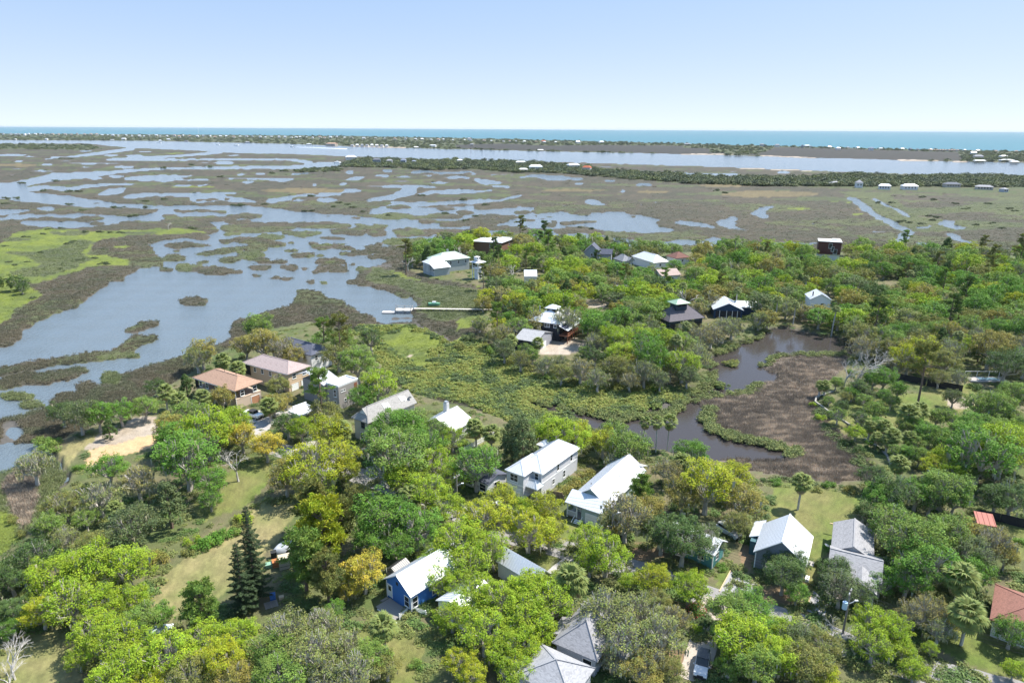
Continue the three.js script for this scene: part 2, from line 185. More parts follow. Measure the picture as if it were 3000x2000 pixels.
// wooded strips far off
poly(WOOD, Z1, [[-300, 196], [0, 195], [250, 190], [600, 200], [720, 225], [600, 232], [250, 230], [0, 226], [-300, 228]]); poly(WOOD, Z1, [[1950, 372], [2100, 365], [2352, 348], [2352, 378], [2150, 386], [1980, 380]]);
poly(WOOD, Z2, [[0, 322], [150, 290], [600, 305], [800, 300], [1200, 310], [1480, 330], [1700, 345], [1760, 372], [2000, 388], [2352, 402], [2352, 456], [2000, 436], [1700, 410], [1480, 392], [1200, 388], [900, 362], [650, 372], [300, 352], [0, 352]]);
poly(WOOD, Z3, [[0, 412], [500, 430], [900, 420], [1200, 402], [1500, 420], [1900, 408], [2352, 422], [2600, 430], [2600, 580], [2352, 562], [1800, 532], [1400, 522], [1050, 500], [600, 482], [0, 462]]);
// the scrub flats, the peninsula and the near shore
poly(SHRUB, Z5, [[140, 740], [480, 740], [640, 790], [740, 870], [860, 810], [1060, 900], [1300, 1080], [1900, 1160], [2352, 1160], [2420, 1240], [2352, 1290], [2100, 1310], [1900, 1380], [1600, 1320], [1320, 1262], [1290, 1285], [1400, 1345], [1520, 1315], [1620, 1400], [1700, 1450], [1500, 1500], [1100, 1460], [980, 1320], [640, 1240], [520, 1250], [420, 1160], [330, 1090], [100, 920], [-150, 900]]);
poly(LIME, Z5, [[230, 830], [420, 765], [560, 790], [700, 860], [640, 900], [560, 960], [620, 1000], [520, 1040], [430, 960], [330, 900]]); stroke(MUD, Z5, [[720, 860, 6], [690, 920, 6], [660, 980, 8], [620, 1040, 8]], 1.3); blobs(PALE, Z5, [[460, 960, 30, 8], [800, 1040, 30, 6]]);
poly(UPLAND, FP, [[1200, 800], [1180, 785], [1230, 742], [1330, 712], [1450, 706], [1700, 716], [1900, 748], [2100, 738], [2350, 748], [2500, 738], [2700, 748], [3000, 752], [3420, 762], [3420, 1520], [2600, 1500], [2560, 1385], [2440, 1245], [2390, 1165], [2480, 1060], [2535, 1008], [2300, 955], [2160, 1005], [2080, 1042], [2070, 1125], [1990, 1145], [1850, 1135], [1560, 1062], [1430, 1000], [1405, 905], [1450, 850], [1330, 832]]);
poly(UPLAND, FP, [[-420, 1860], [0, 1640], [100, 1545], [210, 1400], [140, 1310], [250, 1265], [330, 1230], [480, 1145], [620, 1055], [720, 990], [900, 945], [1060, 990], [1120, 1085], [1180, 1155], [1250, 1172], [1420, 1215], [1580, 1275], [1700, 1262], [1850, 1305], [2000, 1338], [2150, 1372], [2440, 1425], [2560, 1400], [3420, 1480], [3420, 2400], [-420, 2400]]);
poly(OLIVE, FP, [[-420, 1500], [0, 1390], [110, 1330], [150, 1340], [200, 1400], [120, 1500], [60, 1600], [-420, 1800]]); poly(LIME, FP, [[-420, 1560], [0, 1500], [40, 1510], [60, 1590], [0, 1640], [-420, 1800]]); poly(REED, FP, [[0, 1420], [60, 1370], [120, 1380], [110, 1470], [70, 1560], [30, 1500]]);
// brackish pond
const POND = [[1562, 1186], [1620, 1188], [1700, 1203], [1790, 1228], [1805, 1228], [1850, 1206], [1930, 1206], [1985, 1200], [2000, 1165], [2070, 1140], [2086, 1128], [2092, 1070], [2082, 1050], [2110, 1035], [2150, 1030], [2172, 1008], [2260, 962], [2300, 958], [2360, 972], [2430, 985], [2530, 1008], [2490, 1028], [2400, 1034], [2270, 1030], [2262, 1036], [2235, 1060], [2230, 1075], [2270, 1095], [2290, 1105], [2220, 1130], [2190, 1150], [2080, 1160], [2040, 1175], [2085, 1210], [2058, 1235], [2090, 1260], [2170, 1277], [2330, 1316], [2345, 1335], [2300, 1352], [2230, 1352], [2170, 1348], [2060, 1345], [1960, 1322], [1850, 1290], [1780, 1258], [1700, 1222], [1620, 1202], [1562, 1194]];
poly(REED, FP, [[2040, 1165], [2240, 1080], [2300, 1042], [2400, 1038], [2500, 1030], [2470, 1090], [2405, 1140], [2390, 1190], [2440, 1245], [2520, 1330], [2560, 1375], [2540, 1412], [2440, 1424], [2300, 1405], [2150, 1378], [2100, 1350], [2100, 1260]]);
poly(WATER, FP, POND);
blobs(SHRUB, FP, [[2145, 1068, 20, 8], [2110, 1130, 13, 8]]); blobs(MUD, FP, [[1955, 1190, 30, 12]]);
// clearings, lawns, bare sand
poly(DRY, FP, [[430, 1835], [440, 1745], [540, 1650], [640, 1580], [700, 1530], [760, 1475], [850, 1470], [870, 1520], [800, 1610], [700, 1720], [640, 1765], [560, 1790], [480, 1850]]); poly(LAWN, FP, [[560, 1500], [640, 1420], [720, 1360], [790, 1340], [780, 1440], [720, 1500], [600, 1540]]);
poly(PALE, FP, [[225, 1312], [300, 1268], [420, 1230], [485, 1235], [480, 1300], [340, 1322], [240, 1330]]); poly(SAND, FP, [[243, 1378], [262, 1330], [340, 1312], [440, 1284], [478, 1290], [474, 1318], [335, 1350], [255, 1390]]); poly(DRY, FP, [[170, 1340], [230, 1290], [300, 1262], [280, 1300], [230, 1340], [200, 1380]]);
poly(LAWN, FP, [[2240, 1570], [2262, 1440], [2330, 1420], [2450, 1448], [2530, 1470], [2500, 1530], [2420, 1630], [2390, 1720], [2340, 1800], [2320, 1740], [2290, 1560]]); poly(LAWN, FP, [[2700, 1900], [2800, 1830], [2900, 1840], [3060, 1900], [3060, 2000], [2900, 1990]]); poly(LAWN, FP, [[2900, 1560], [2960, 1520], [3060, 1540], [3060, 1680], [2960, 1640]]);
poly(LAWN, FP, [[2425, 1250], [2480, 1190], [2600, 1170], [2700, 1160], [2860, 1130], [2890, 1180], [2800, 1235], [2700, 1270], [2600, 1310], [2530, 1310]]); blobs(PALE, FP, [[2810, 1190, 40, 16], [2780, 1360, 60, 14]]); blobs(PALE, FP, [[1640, 1020, 80, 26], [1740, 1020, 60, 20], [1570, 1035, 40, 14], [1740, 895, 40, 12]]);
poly(LAWN, FP, [[1620, 1560], [1680, 1530], [1720, 1545], [1690, 1600], [1630, 1590]]); poly(LAWN, FP, [[1560, 1660], [1640, 1610], [1640, 1640], [1600, 1680]]); poly(LAWN, FP, [[1360, 1290], [1450, 1260], [1470, 1310], [1420, 1330]]); poly(LAWN, FP, [[2090, 1700], [2140, 1660], [2160, 1680], [2110, 1740]]);
poly(LAWN, FP, [[700, 1880], [900, 1830], [1150, 1850], [1250, 1900], [1200, 2050], [700, 2050]]); blobs(15, FP, [[1340, 1800, 60, 30], [1980, 1960, 90, 40], [1890, 1630, 60, 24], [2190, 1640, 20, 40], [2280, 1760, 60, 24]]); poly(DRY, FP, [[40, 1860], [160, 1830], [250, 1880], [240, 2010], [60, 2040], [-60, 1980]]);

const PX0 = -420, PX1 = 3420, STEP = 6, NX = (PX1 - PX0) / STEP + 1;
const VS = []; for (let v = 17; v < 90; v += 1.4) VS.push(v); for (let v = 90; v < 400; v += 3) VS.push(v); for (let v = 400; v < 980; v += 5) VS.push(v); for (let v = 980; v <= 1940; v += 9) VS.push(v);
const NV = VS.length, cls = new Uint8Array(NX * NV);
const inside = (p, x, y) => { let c = false; for (let i = 0, j = p.length - 1; i < p.length; j = i++) if ((p[i][1] > y) !== (p[j][1] > y) && x < (p[j][0] - p[i][0]) * (y - p[i][1]) / (p[j][1] - p[i][1]) + p[i][0]) c = !c; return c; };
function nearPath(o, x, y) { const p = o.path, k = o.k; if (p.length === 1) { const dx = (x - p[0][0]) / k, dy = y - p[0][1]; return dx * dx + dy * dy < p[0][2] ** 2; } for (let i = 0; i + 1 < p.length; i++) { const ax = p[i][0] / k, ay = p[i][1], bx = p[i + 1][0] / k, by = p[i + 1][1], X = x / k, ex = bx - ax, ey = by - ay, t = clamp(((X - ax) * ex + (y - ay) * ey) / (ex * ex + ey * ey + 1e-9), 0, 1), r = lerp(p[i][2], p[i + 1][2], t); if ((X - ax - ex * t) ** 2 + (y - ay - ey * t) ** 2 < r * r) return true; } return false; }
for (const o of OPS) { let a = 1e9, b = -1e9, c = 1e9, d = -1e9; for (const q of o.pts ?? o.path) { const r = q[2] ?? 0; a = Math.min(a, q[0] - r * (o.k ?? 1)); b = Math.max(b, q[0] + r * (o.k ?? 1)); c = Math.min(c, q[1] - r); d = Math.max(d, q[1] + r); } o.box = [a, b, c, d]; }
function classAt(px, py) { // the last tract painted over a spot is what grows there; shores wander a little
  const v = py - horizonAt(px), a = clamp(v / 300, 0.12, 1), n1 = noiseA(px / (60 * a + 14), py / (26 * a + 4)), n2 = noiseB(px / (60 * a + 14), py / (26 * a + 4)), n3 = noiseC(px / (22 * a + 7), py / (9 * a + 2));
  const x = px + (n1 * 7 + n3 * 3) * a, y = py + (n2 * 2.6 + n3 * 1.2) * a;
  for (let i = OPS.length - 1; i >= 0; i--) { const o = OPS[i], q = o.box; if (x < q[0] || x > q[1] || y < q[2] || y > q[3]) continue; if (o.pts ? inside(o.pts, x, y) : nearPath(o, x, y)) return o.cls; }
  return WATER;
}
for (let j = 0; j < NV; j++) for (let i = 0; i < NX; i++) { const px = PX0 + i * STEP; cls[j * NX + i] = classAt(px, VS[j] + horizonAt(px)); }
const ht = new Float32Array(NX * NV), pos = new Float32Array(NX * NV * 3), col = new Float32Array(NX * NV * 3), uvs = new Float32Array(NX * NV * 2);
for (let j = 0; j < NV; j++) for (let i = 0; i < NX; i++) {
  let s = 0, w = 0, r = 0, g = 0, b = 0, wc = 0; const px = PX0 + i * STEP;
  const here = cls[j * NX + i];
  for (let dj = -1; dj <= 1; dj++) for (let di = -1; di <= 1; di++) { const jj = clamp(j + dj, 0, NV - 1), ii = clamp(i + di, 0, NX - 1), k = cls[jj * NX + ii], q = (di ? 1 : 3) * (dj ? 1 : 3); s += LOOK[k][0] * q; w += q; }
  ht[j * NX + i] = s / w;
  const P = at(px, VS[j] + horizonAt(px), 0);
  const dist = Math.hypot(P.x, P.z);
  const m = clamp(0.5 + 0.55 * noiseA(P.x / 23, P.z / 23) + 0.35 * noiseB(P.x / 6, P.z / 6) + (dist > 400 ? 0.55 * noiseC(P.x / 120, P.z / 120) : 0), 0, 1);
  let L = LOOK[here]; if (here === WATER && ht[j * NX + i] > -0.15) L = LOOK[MUD];
  const k3 = 1 + 0.16 * noiseC(P.x / 2.3, P.z / 2.3) + (here === LAWN || here === DRY ? 0.16 * noiseB(P.x / 1.1, P.z / 1.1) + 0.12 * noiseA(P.x / 4.5, P.z / 4.5) : 0);
  const o = (j * NX + i) * 3;
  if (here === BROWN && noiseA(P.x / 170 + 40, P.z / 90) + 0.5 * noiseB(P.x / 30, P.z / 20) > 0.42) L = LOOK[OLIVE];
  col[o] = lerp(L[1].r, L[2].r, m) * k3; col[o + 1] = lerp(L[1].g, L[2].g, m) * k3; col[o + 2] = lerp(L[1].b, L[2].b, m) * k3;
  pos[o] = P.x; pos[o + 1] = ht[j * NX + i] + (here === WATER ? 0 : (LOOK[here][0] > 0.9 ? 0.03 : 0.10) * noiseB(P.x / 9, P.z / 9)); pos[o + 2] = P.z;
  uvs[(j * NX + i) * 2] = P.x / 7; uvs[(j * NX + i) * 2 + 1] = P.z / 7;
}
const tg = new THREE.BufferGeometry(), tix = [];
for (let j = 0; j + 1 < NV; j++) for (let i = 0; i + 1 < NX; i++) { const a = j * NX + i, b = a + 1, c = a + NX, d = c + 1; if (!cls[a] && !cls[b] && !cls[c] && !cls[d] && ht[a] < -0.4 && ht[d] < -0.4) continue; tix.push(a, c, b, b, c, d); }
tg.setAttribute('position', new THREE.BufferAttribute(pos, 3)); tg.setAttribute('color', new THREE.BufferAttribute(col, 3)); tg.setAttribute('uv', new THREE.BufferAttribute(uvs, 2)); tg.setIndex(tix); tg.computeVertexNormals();
struct('terrain', tg, new THREE.MeshStandardMaterial({ vertexColors: true, map: grainTex, roughness: 0.95, bumpMap: grainTex, bumpScale: 0.12 }));
const groundY = (px, py) => { const i = clamp(Math.round((px - PX0) / STEP), 0, NX - 1), v = py - horizonAt(px); let lo = 0, hi = NV - 1; while (hi - lo > 1) { const m = (lo + hi) >> 1; if (VS[m] > v) hi = m; else lo = m; } return { y: ht[lo * NX + i], c: cls[lo * NX + i] }; };

// water sheets
const rippleTex = noiseTexture(512, (u, v) => { const g = 0.5 + 0.22 * tile(noiseA, u, v, 7) + 0.16 * tile(noiseB, u * 1, v, 19) + 0.10 * tile(noiseC, u, v, 47); return [g, g, g]; });
function waterMat(color, scale, bump, rough) { const t = rippleTex.clone(); t.needsUpdate = true; t.repeat.set(1 / scale, 1 / scale); return new THREE.MeshPhysicalMaterial({ color, roughness: rough, ior: 1.333, bumpMap: t, bumpScale: bump, specularIntensity: 1 }); }
function sheet(pts, y) { // pts in survey points -> flat sheet with uv in metres
  const P = pts.map(([a, b]) => at(a, b, y)), s = new THREE.Shape(P.map((q) => new THREE.Vector2(q.x, -q.z))), g = new THREE.ShapeGeometry(s);
  g.rotateX(-Math.PI / 2); g.translate(0, y, 0);
  const p = g.attributes.position, uv = new Float32Array(p.count * 2); for (let i = 0; i < p.count; i++) { uv[i * 2] = p.getX(i); uv[i * 2 + 1] = p.getZ(i); }
  g.setAttribute('uv', new THREE.BufferAttribute(uv, 2)); return g;
}
{
  const p = (x, z) => new THREE.Vector2(x, -z), mk = (list, y) => { const g = new THREE.ShapeGeometry(new THREE.Shape(list)); g.rotateX(-Math.PI / 2); g.translate(0, y, 0); const q = g.attributes.position, uv = new Float32Array(q.count * 2); for (let i = 0; i < q.count; i++) { uv[i * 2] = q.getX(i); uv[i * 2 + 1] = q.getZ(i); } g.setAttribute('uv', new THREE.BufferAttribute(uv, 2)); return g; };
  const mid = [[-420, 398], [0, 400], [700, 405], [1300, 418], [2000, 436], [2500, 448], [3000, 459], [3420, 470]].map(([a, b]) => at(a, b, 0));
  const L = mid[0], R = mid[mid.length - 1];
  struct('ocean_water', mk([p(-60000, L.z - 1800), ...mid.map((q) => p(q.x, q.z)), p(60000, R.z + 6000), p(60000, -30000), p(-60000, -30000)], 0), waterMat(C(0.018, 0.135, 0.158), 60, 0.9, 0.28));
  const near = [[3420, 900], [2300, 905], [1480, 1000], [1250, 1080], [900, 1040], [480, 1230], [180, 1420], [-420, 1560]].map(([a, b]) => at(a, b, 0));
  struct('bay_water', mk([p(-60000, L.z - 1800), p(-3000, near[7].z), ...near.reverse().map((q) => p(q.x, q.z)), p(60000, R.z + 6000), ...mid.slice().reverse().map((q) => p(q.x, q.z))], 0), waterMat(C(0.115, 0.145, 0.165), 14, 0.22, 0.14));
  struct('pond_water', sheet([[1500, 1160], [1900, 1130], [2100, 980], [2600, 930], [2620, 1060], [2420, 1150], [2440, 1420], [1900, 1360], [1500, 1220]], 0.004), waterMat(C(0.050, 0.043, 0.040), 9, 0.02, 0.02));
}
// ---------------------------------------------------------------- plants: shapes
const V = (x, y, z) => new THREE.Vector3(x, y, z);
class Leaves { // collects small leaf-shaped faces with a tint each
  constructor() { this.p = []; this.c = []; this.i = []; }
  leaf(c, n, len, wid, tint, droop) { // a four-cornered leaf round c, facing n
    const up = Math.abs(n.y) > 0.95 ? V(1, 0, 0) : V(0, 1, 0), a = new THREE.Vector3().crossVectors(n, up).normalize(), ang = rnd() * 6.283;
    const b = new THREE.Vector3().crossVectors(n, a), t = a.clone().multiplyScalar(Math.cos(ang)).addScaledVector(b, Math.sin(ang)); if (droop) { t.y -= droop; t.normalize(); }
    const s = new THREE.Vector3().crossVectors(n, t).normalize(), o = this.p.length / 3;
    const bend = len * 0.18;
    this.p.push(c.x - t.x * len, c.y - t.y * len - bend * 0.5, c.z - t.z * len, c.x + s.x * wid, c.y + s.y * wid + bend, c.z + s.z * wid, c.x + t.x * len, c.y + t.y * len - bend * 0.5, c.z + t.z * len, c.x - s.x * wid, c.y - s.y * wid + bend, c.z - s.z * wid);
    for (let k = 0; k < 4; k++) this.c.push(...tint);
    this.i.push(o, o + 1, o + 2, o, o + 2, o + 3);
  }
  tri(a, b, c, tint) { const o = this.p.length / 3; this.p.push(a.x, a.y, a.z, b.x, b.y, b.z, c.x, c.y, c.z); for (let k = 0; k < 3; k++) this.c.push(...tint); this.i.push(o, o + 1, o + 2); }
  geo() { const g = new THREE.BufferGeometry(); g.setAttribute('position', new THREE.Float32BufferAttribute(this.p, 3)); g.setAttribute('color', new THREE.Float32BufferAttribute(this.c, 3)); g.setIndex(this.i); const f = g.toNonIndexed(); f.computeVertexNormals(); return f; }
}
const dirRand = () => { const z = rr(-1, 1), a = rnd() * 6.283, r = Math.sqrt(1 - z * z); return V(r * Math.cos(a), z, r * Math.sin(a)); };
function limb(out, pts, r0, r1, sides = 5) { // tapered branch through pts
  const n = pts.length, rings = [];
  for (let i = 0; i < n; i++) { const t = pts[Math.min(i + 1, n - 1)].clone().sub(pts[Math.max(i - 1, 0)]).normalize(), a = new THREE.Vector3().crossVectors(t, Math.abs(t.y) > 0.9 ? V(1, 0, 0) : V(0, 1, 0)).normalize(), b = new THREE.Vector3().crossVectors(t, a), r = lerp(r0, r1, i / (n - 1)); rings.push(Array.from({ length: sides }, (_, k) => { const g = k / sides * 6.283; return pts[i].clone().addScaledVector(a, Math.cos(g) * r).addScaledVector(b, Math.sin(g) * r); })); }
  for (let i = 0; i + 1 < n; i++) for (let k = 0; k < sides; k++) { const A = rings[i][k], B = rings[i][(k + 1) % sides], D = rings[i + 1][k], E = rings[i + 1][(k + 1) % sides]; const s = rr(0.85, 1.1), tt = [s, s, s]; out.tri(A, D, B, tt); out.tri(B, D, E, tt); }
}
const curve = (a, b, sag, n = 5) => { const m = a.clone().lerp(b, 0.5).add(V(rr(-1, 1) * sag, Math.abs(sag) * rr(0.2, 1), rr(-1, 1) * sag)); return Array.from({ length: n }, (_, i) => { const t = i / (n - 1); return a.clone().multiplyScalar((1 - t) ** 2).addScaledVector(m, 2 * t * (1 - t)).addScaledVector(b, t * t); }); };
const tintOf = (v = 0.26) => { const k = 1 + rr(-v, v), h = rr(-0.10, 0.10); return [k * (1 + h), k, k * (1 - h * 0.5)]; };

// broad-leaved tree of unit crown radius, base at y = 0
function broadleaf(seed, o) {
  reseed(seed); const L = new Leaves(), T = new Leaves(), M = new Leaves(), cy = o.cy ?? 1.05, flat = o.flat ?? 0.80, nz = rr(0, 100), clumps = [];
  for (let k = 0; k < o.clumps; k++) {
    let d; do d = dirRand(); while (d.y < (o.low ?? -0.5));
    const env = 0.80 + 0.24 * noiseA(d.x * 1.6 + nz, d.z * 1.6 + d.y) , r = env * Math.pow(rr(0.25, 1), 0.38);
    clumps.push({ c: V(d.x * r, cy + d.y * r * flat, d.z * r), r: rr(0.15, 0.27) * (o.clumpR ?? 1), d });
  }
  for (const q of clumps) {
    const base = tintOf(o.vary ?? 0.24), n = Math.round(o.leaves * (q.r / 0.21) ** 2);
    for (let k = 0; k < n; k++) {
      const e = dirRand(); e.y = Math.abs(e.y) * (rnd() < 0.72 ? 1 : -1);
      const rad = q.r * Math.pow(rr(0.12, 1), 0.4), c = q.c.clone().addScaledVector(V(e.x, e.y * 0.72, e.z), rad);
      const nrm = e.clone().multiplyScalar(0.5).add(V(0.22, 0.75, -0.06)).addScaledVector(dirRand(), 0.65).normalize(), tt = tintOf(0.16), s = o.leaf * rr(0.6, 1.25);
      L.leaf(c, nrm, s, s * rr(0.5, 0.75), [base[0] * tt[0], base[1] * tt[1], base[2] * tt[2]]);
    }
    if (o.moss) for (let k = 0; k < o.moss; k++) { if (rnd() < 0.4) continue; const a = q.c.clone().add(V(rr(-1, 1) * q.r, -q.r * rr(0, 0.6), rr(-1, 1) * q.r)), len = rr(0.10, 0.30), w = rr(0.012, 0.03), g = rnd() * 6.28, dx = Math.cos(g) * w, dz = Math.sin(g) * w, tt = tintOf(0.12); for (let u = 0; u < 3; u++) { const b = a.clone().add(V(rr(-0.03, 0.03), 0, rr(-0.03, 0.03))); M.tri(V(b.x - dx, b.y, b.z - dz), V(b.x + dx, b.y, b.z + dz), V(b.x + rr(-0.02, 0.02), b.y - len * rr(0.6, 1.1), b.z + rr(-0.02, 0.02)), tt); } }
  }
  const fork = V(rr(-0.06, 0.06), cy * (o.fork ?? 0.42), rr(-0.06, 0.06)), tr = o.trunk ?? 0.075;
  limb(T, [V(0, -0.05, 0), V(rr(-0.03, 0.03), fork.y * 0.5, rr(-0.03, 0.03)), fork], tr * 1.25, tr * 0.8, 7);
  const ends = clumps.filter((_, i) => i % Math.ceil(clumps.length / (o.limbs ?? 12)) === 0);
  for (const q of ends) { const mid = fork.clone().lerp(q.c, 0.55).add(V(rr(-0.1, 0.1), rr(-0.08, 0.05), rr(-0.1, 0.1))); limb(T, curve(fork, mid, 0.12), tr * 0.55, tr * 0.30, 5); for (let k = 0; k < (o.twigs ?? 3); k++) { const e = k ? clumps[Math.floor(rnd() * clumps.length)].c.clone().lerp(q.c, 0.72) : q.c; limb(T, curve(mid, e.clone().add(V(rr(-0.6, 0.6) * q.r, q.r * rr(0.5, 1.0), rr(-0.6, 0.6) * q.r)), 0.07, 4), tr * 0.28, tr * 0.11, 4); } }
  return { trunk: T.geo(), crown: L.p.length ? L.geo() : null, moss: M.p.length ? M.geo() : null };
}
function bareTree(seed, o = {}) { // grey, all but leafless, forked over and over
  reseed(seed); const T = new Leaves(), L = new Leaves();
  const grow = (p, d, len, r, lvl) => { const e = p.clone().addScaledVector(d, len), k = curve(p, e, len * 0.13, 4); limb(T, k, r, r * 0.6, lvl < 2 ? 6 : 3); if (lvl >= (o.depth ?? 5)) { if (o.leaf) for (let j = 0; j < 3; j++) L.leaf(e.clone().addScaledVector(dirRand(), 0.05), dirRand(), o.leaf, o.leaf * 0.6, tintOf()); return; } const n = lvl === 0 ? 4 : rnd() < 0.55 ? 3 : 2; for (let j = 0; j < n; j++) grow(e, d.clone().addScaledVector(dirRand(), 0.75).add(V(0, lvl > 2 ? 0.02 : 0.16, 0)).normalize(), len * rr(0.62, 0.86), r * 0.58, lvl + 1); };
  grow(V(0, -0.05, 0), V(rr(-0.1, 0.1), 1, rr(-0.1, 0.1)).normalize(), 0.5, 0.05, 0);
  return { trunk: T.geo(), crown: L.p.length ? L.geo() : null };
}
function pineTree(seed, o = {}) { // tall bare trunk, tufted open crown; crown radius 1, height about 4
  reseed(seed); const L = new Leaves(), T = new Leaves(), H = o.h ?? 3.6, from = o.from ?? 1.7; limb(T, [V(0, -0.05, 0), V(rr(-0.05, 0.05), H * 0.5, rr(-0.05, 0.05)), V(rr(-0.08, 0.08), H, rr(-0.08, 0.08))], 0.075, 0.02, 6);
  for (let k = 0; k < (o.boughs ?? 26); k++) { const y = lerp(from, H, Math.pow(rnd(), 0.8)), t = (y - from) / (H - from), reach = (1 - 0.55 * t * t) * rr(0.5, 1) * (t < 0.15 ? 0.8 : 1), a = rnd() * 6.28, e = V(Math.cos(a) * reach, y + rr(0.02, 0.28), Math.sin(a) * reach), s = V(0, y - 0.1, 0); limb(T, curve(s, e, 0.08, 4), 0.022, 0.008, 3); const base = tintOf(0.15);
    for (let u = 0; u < 5; u++) { const c = s.clone().lerp(e, u ? rr(0.45, 1) : 1).add(V(rr(-0.12, 0.12), rr(0, 0.1), rr(-0.12, 0.12))); for (let n = 0; n < 22; n++) { const d = dirRand(); d.y = d.y * 0.6 + 0.25; d.normalize(); const p = c.clone().addScaledVector(d, rr(0.03, 0.16)), tt = tintOf(0.15); L.leaf(p, new THREE.Vector3().crossVectors(d, dirRand()).normalize(), o.leaf ?? 0.075, 0.022, [base[0] * tt[0], base[1] * tt[1], base[2] * tt[2]]); } } }
  return { trunk: T.geo(), crown: L.geo() };
}
function cedarTree(seed, o = {}) { // dense column of foliage
  reseed(seed); const L = new Leaves(), T = new Leaves(), H = o.h ?? 2.7; limb(T, [V(0, -0.05, 0), V(0, H * 0.45, 0), V(rr(-0.05, 0.05), H * 0.9, 0)], 0.10, 0.03, 6);
  for (let k = 0; k < 110; k++) { const t = Math.pow(rnd(), 0.9), y = lerp(0.55, H, t), w = (1 - Math.pow(t, 1.7)) * 0.95 + 0.12, a = rnd() * 6.28, r = w * Math.pow(rr(0.3, 1), 0.5) * (0.85 + 0.25 * noiseA(a * 0.8, t * 3)), c = V(Math.cos(a) * r, y, Math.sin(a) * r), base = tintOf(0.16); for (let n = 0; n < 44; n++) { const e = dirRand(), p = c.clone().addScaledVector(V(e.x, e.y * 0.9, e.z), 0.17 * Math.pow(rnd(), 0.4)), tt = tintOf(0.15); L.leaf(p, e.multiplyScalar(0.6).add(V(Math.cos(a) * 0.4, 0.4, Math.sin(a) * 0.4)).addScaledVector(dirRand(), 0.6).normalize(), 0.055, 0.03, [base[0] * tt[0], base[1] * tt[1], base[2] * tt[2]]); } }
  return { trunk: T.geo(), crown: L.geo() };
}
function frondGeo(seed, dead) { // one fan frond of a cabbage palm, along +x, unit length
  reseed(seed); const L = new Leaves(), n = 18; const stem = new Leaves(); limb(stem, [V(0, 0, 0), V(0.3, 0.10, 0), V(0.55, 0.10, 0)], 0.012, 0.008, 3);
  for (let k = 0; k < n; k++) { const a = lerp(-1.9, 1.9, (k + 0.5) / n), len = 0.52 * (1 - 0.22 * Math.abs(a) / 1.9) * rr(0.88, 1.08), root = V(0.5, 0.10, 0), d = V(Math.cos(a), 0.05, Math.sin(a)), w = 0.045, s = V(-Math.sin(a) * w, 0, Math.cos(a) * w), mid = root.clone().addScaledVector(d, len * 0.62).add(V(0, 0.03 - 0.05 * Math.abs(a), 0)), tip = root.clone().addScaledVector(d, len).add(V(0, -rr(0.10, 0.24), 0)), t = tintOf(0.16); L.tri(root, mid.clone().add(s), mid.clone().sub(s), t); L.tri(mid.clone().add(s), tip, mid.clone().sub(s), t); }
  const g = L.geo(), st = stem.geo(); return mergeGeometries([g, st]);
}
const FROND = [frondGeo(1), frondGeo(2), frondGeo(3)];
function featherGeo(seed) { reseed(seed); const L = new Leaves(); for (let k = 0; k < 22; k++) { const t = (k + 1) / 23, x = t, y = 0.28 * Math.sin(t * 2.2) - 0.35 * t * t, w = 0.24 * Math.sin(Math.PI * Math.min(1, t * 0.9 + 0.12)); for (const s of [-1, 1]) { const a = V(x, y, 0), b = V(x + 0.04, y, 0), e = V(x + 0.12, y - 0.10, s * w); L.tri(a, b, e, tintOf(0.15)); } } return L.geo(); }
const FEATHER = featherGeo(7);
function palmTrunk(seed, h, r) { reseed(seed); const T = new Leaves(), pts = []; const bx = rr(-0.05, 0.05) * h, bz = rr(-0.05, 0.05) * h; for (let i = 0; i <= 6; i++) { const t = i / 6; pts.push(V(bx * t * t, -0.1 + t * (h + 0.1), bz * t * t)); } limb(T, pts, r, r * 0.85, 7); return { g: T.geo(), top: V(bx, h, bz) }; }
function palmHead(seed, dead) { // whole head of fronds in one shape for far palms
  reseed(seed); const list = []; for (let k = 0; k < 26; k++) { const g = pick(FROND).clone(), el = lerp(-0.75, 1.2, Math.pow((k + 0.5) / 26, 0.8)); g.rotateZ(el); g.rotateY(k * 2.4 + rr(-0.2, 0.2)); list.push(g); } return mergeGeometries(list);
}
function bushGeo(seed, n = 260, leaf = 0.11, flat = 0.75) { reseed(seed); const L = new Leaves(), c = Array.from({ length: 11 }, () => { const a = rnd() * 6.28, r = Math.sqrt(rnd()) * 0.72; return { c: V(Math.cos(a) * r, rr(0.15, 0.62) * flat * (1.2 - r * 0.6), Math.sin(a) * r), r: rr(0.24, 0.42), t: tintOf(0.18) }; }); for (let k = 0; k < n; k++) { const q = c[k % 11], e = dirRand(); e.y = Math.abs(e.y) * (rnd() < 0.8 ? 1 : -0.6); const p = q.c.clone().addScaledVector(e, q.r * Math.pow(rr(0.2, 1), 0.4)); if (p.y < 0) p.y = rr(0, 0.1); const tt = tintOf(0.15), s = leaf * rr(0.6, 1.25); L.leaf(p, e.multiplyScalar(0.7).add(V(0, 0.5, 0)).addScaledVector(dirRand(), 0.7).normalize(), s, s * 0.62, [q.t[0] * tt[0], q.t[1] * tt[1], q.t[2] * tt[2]]); } return L.geo(); }

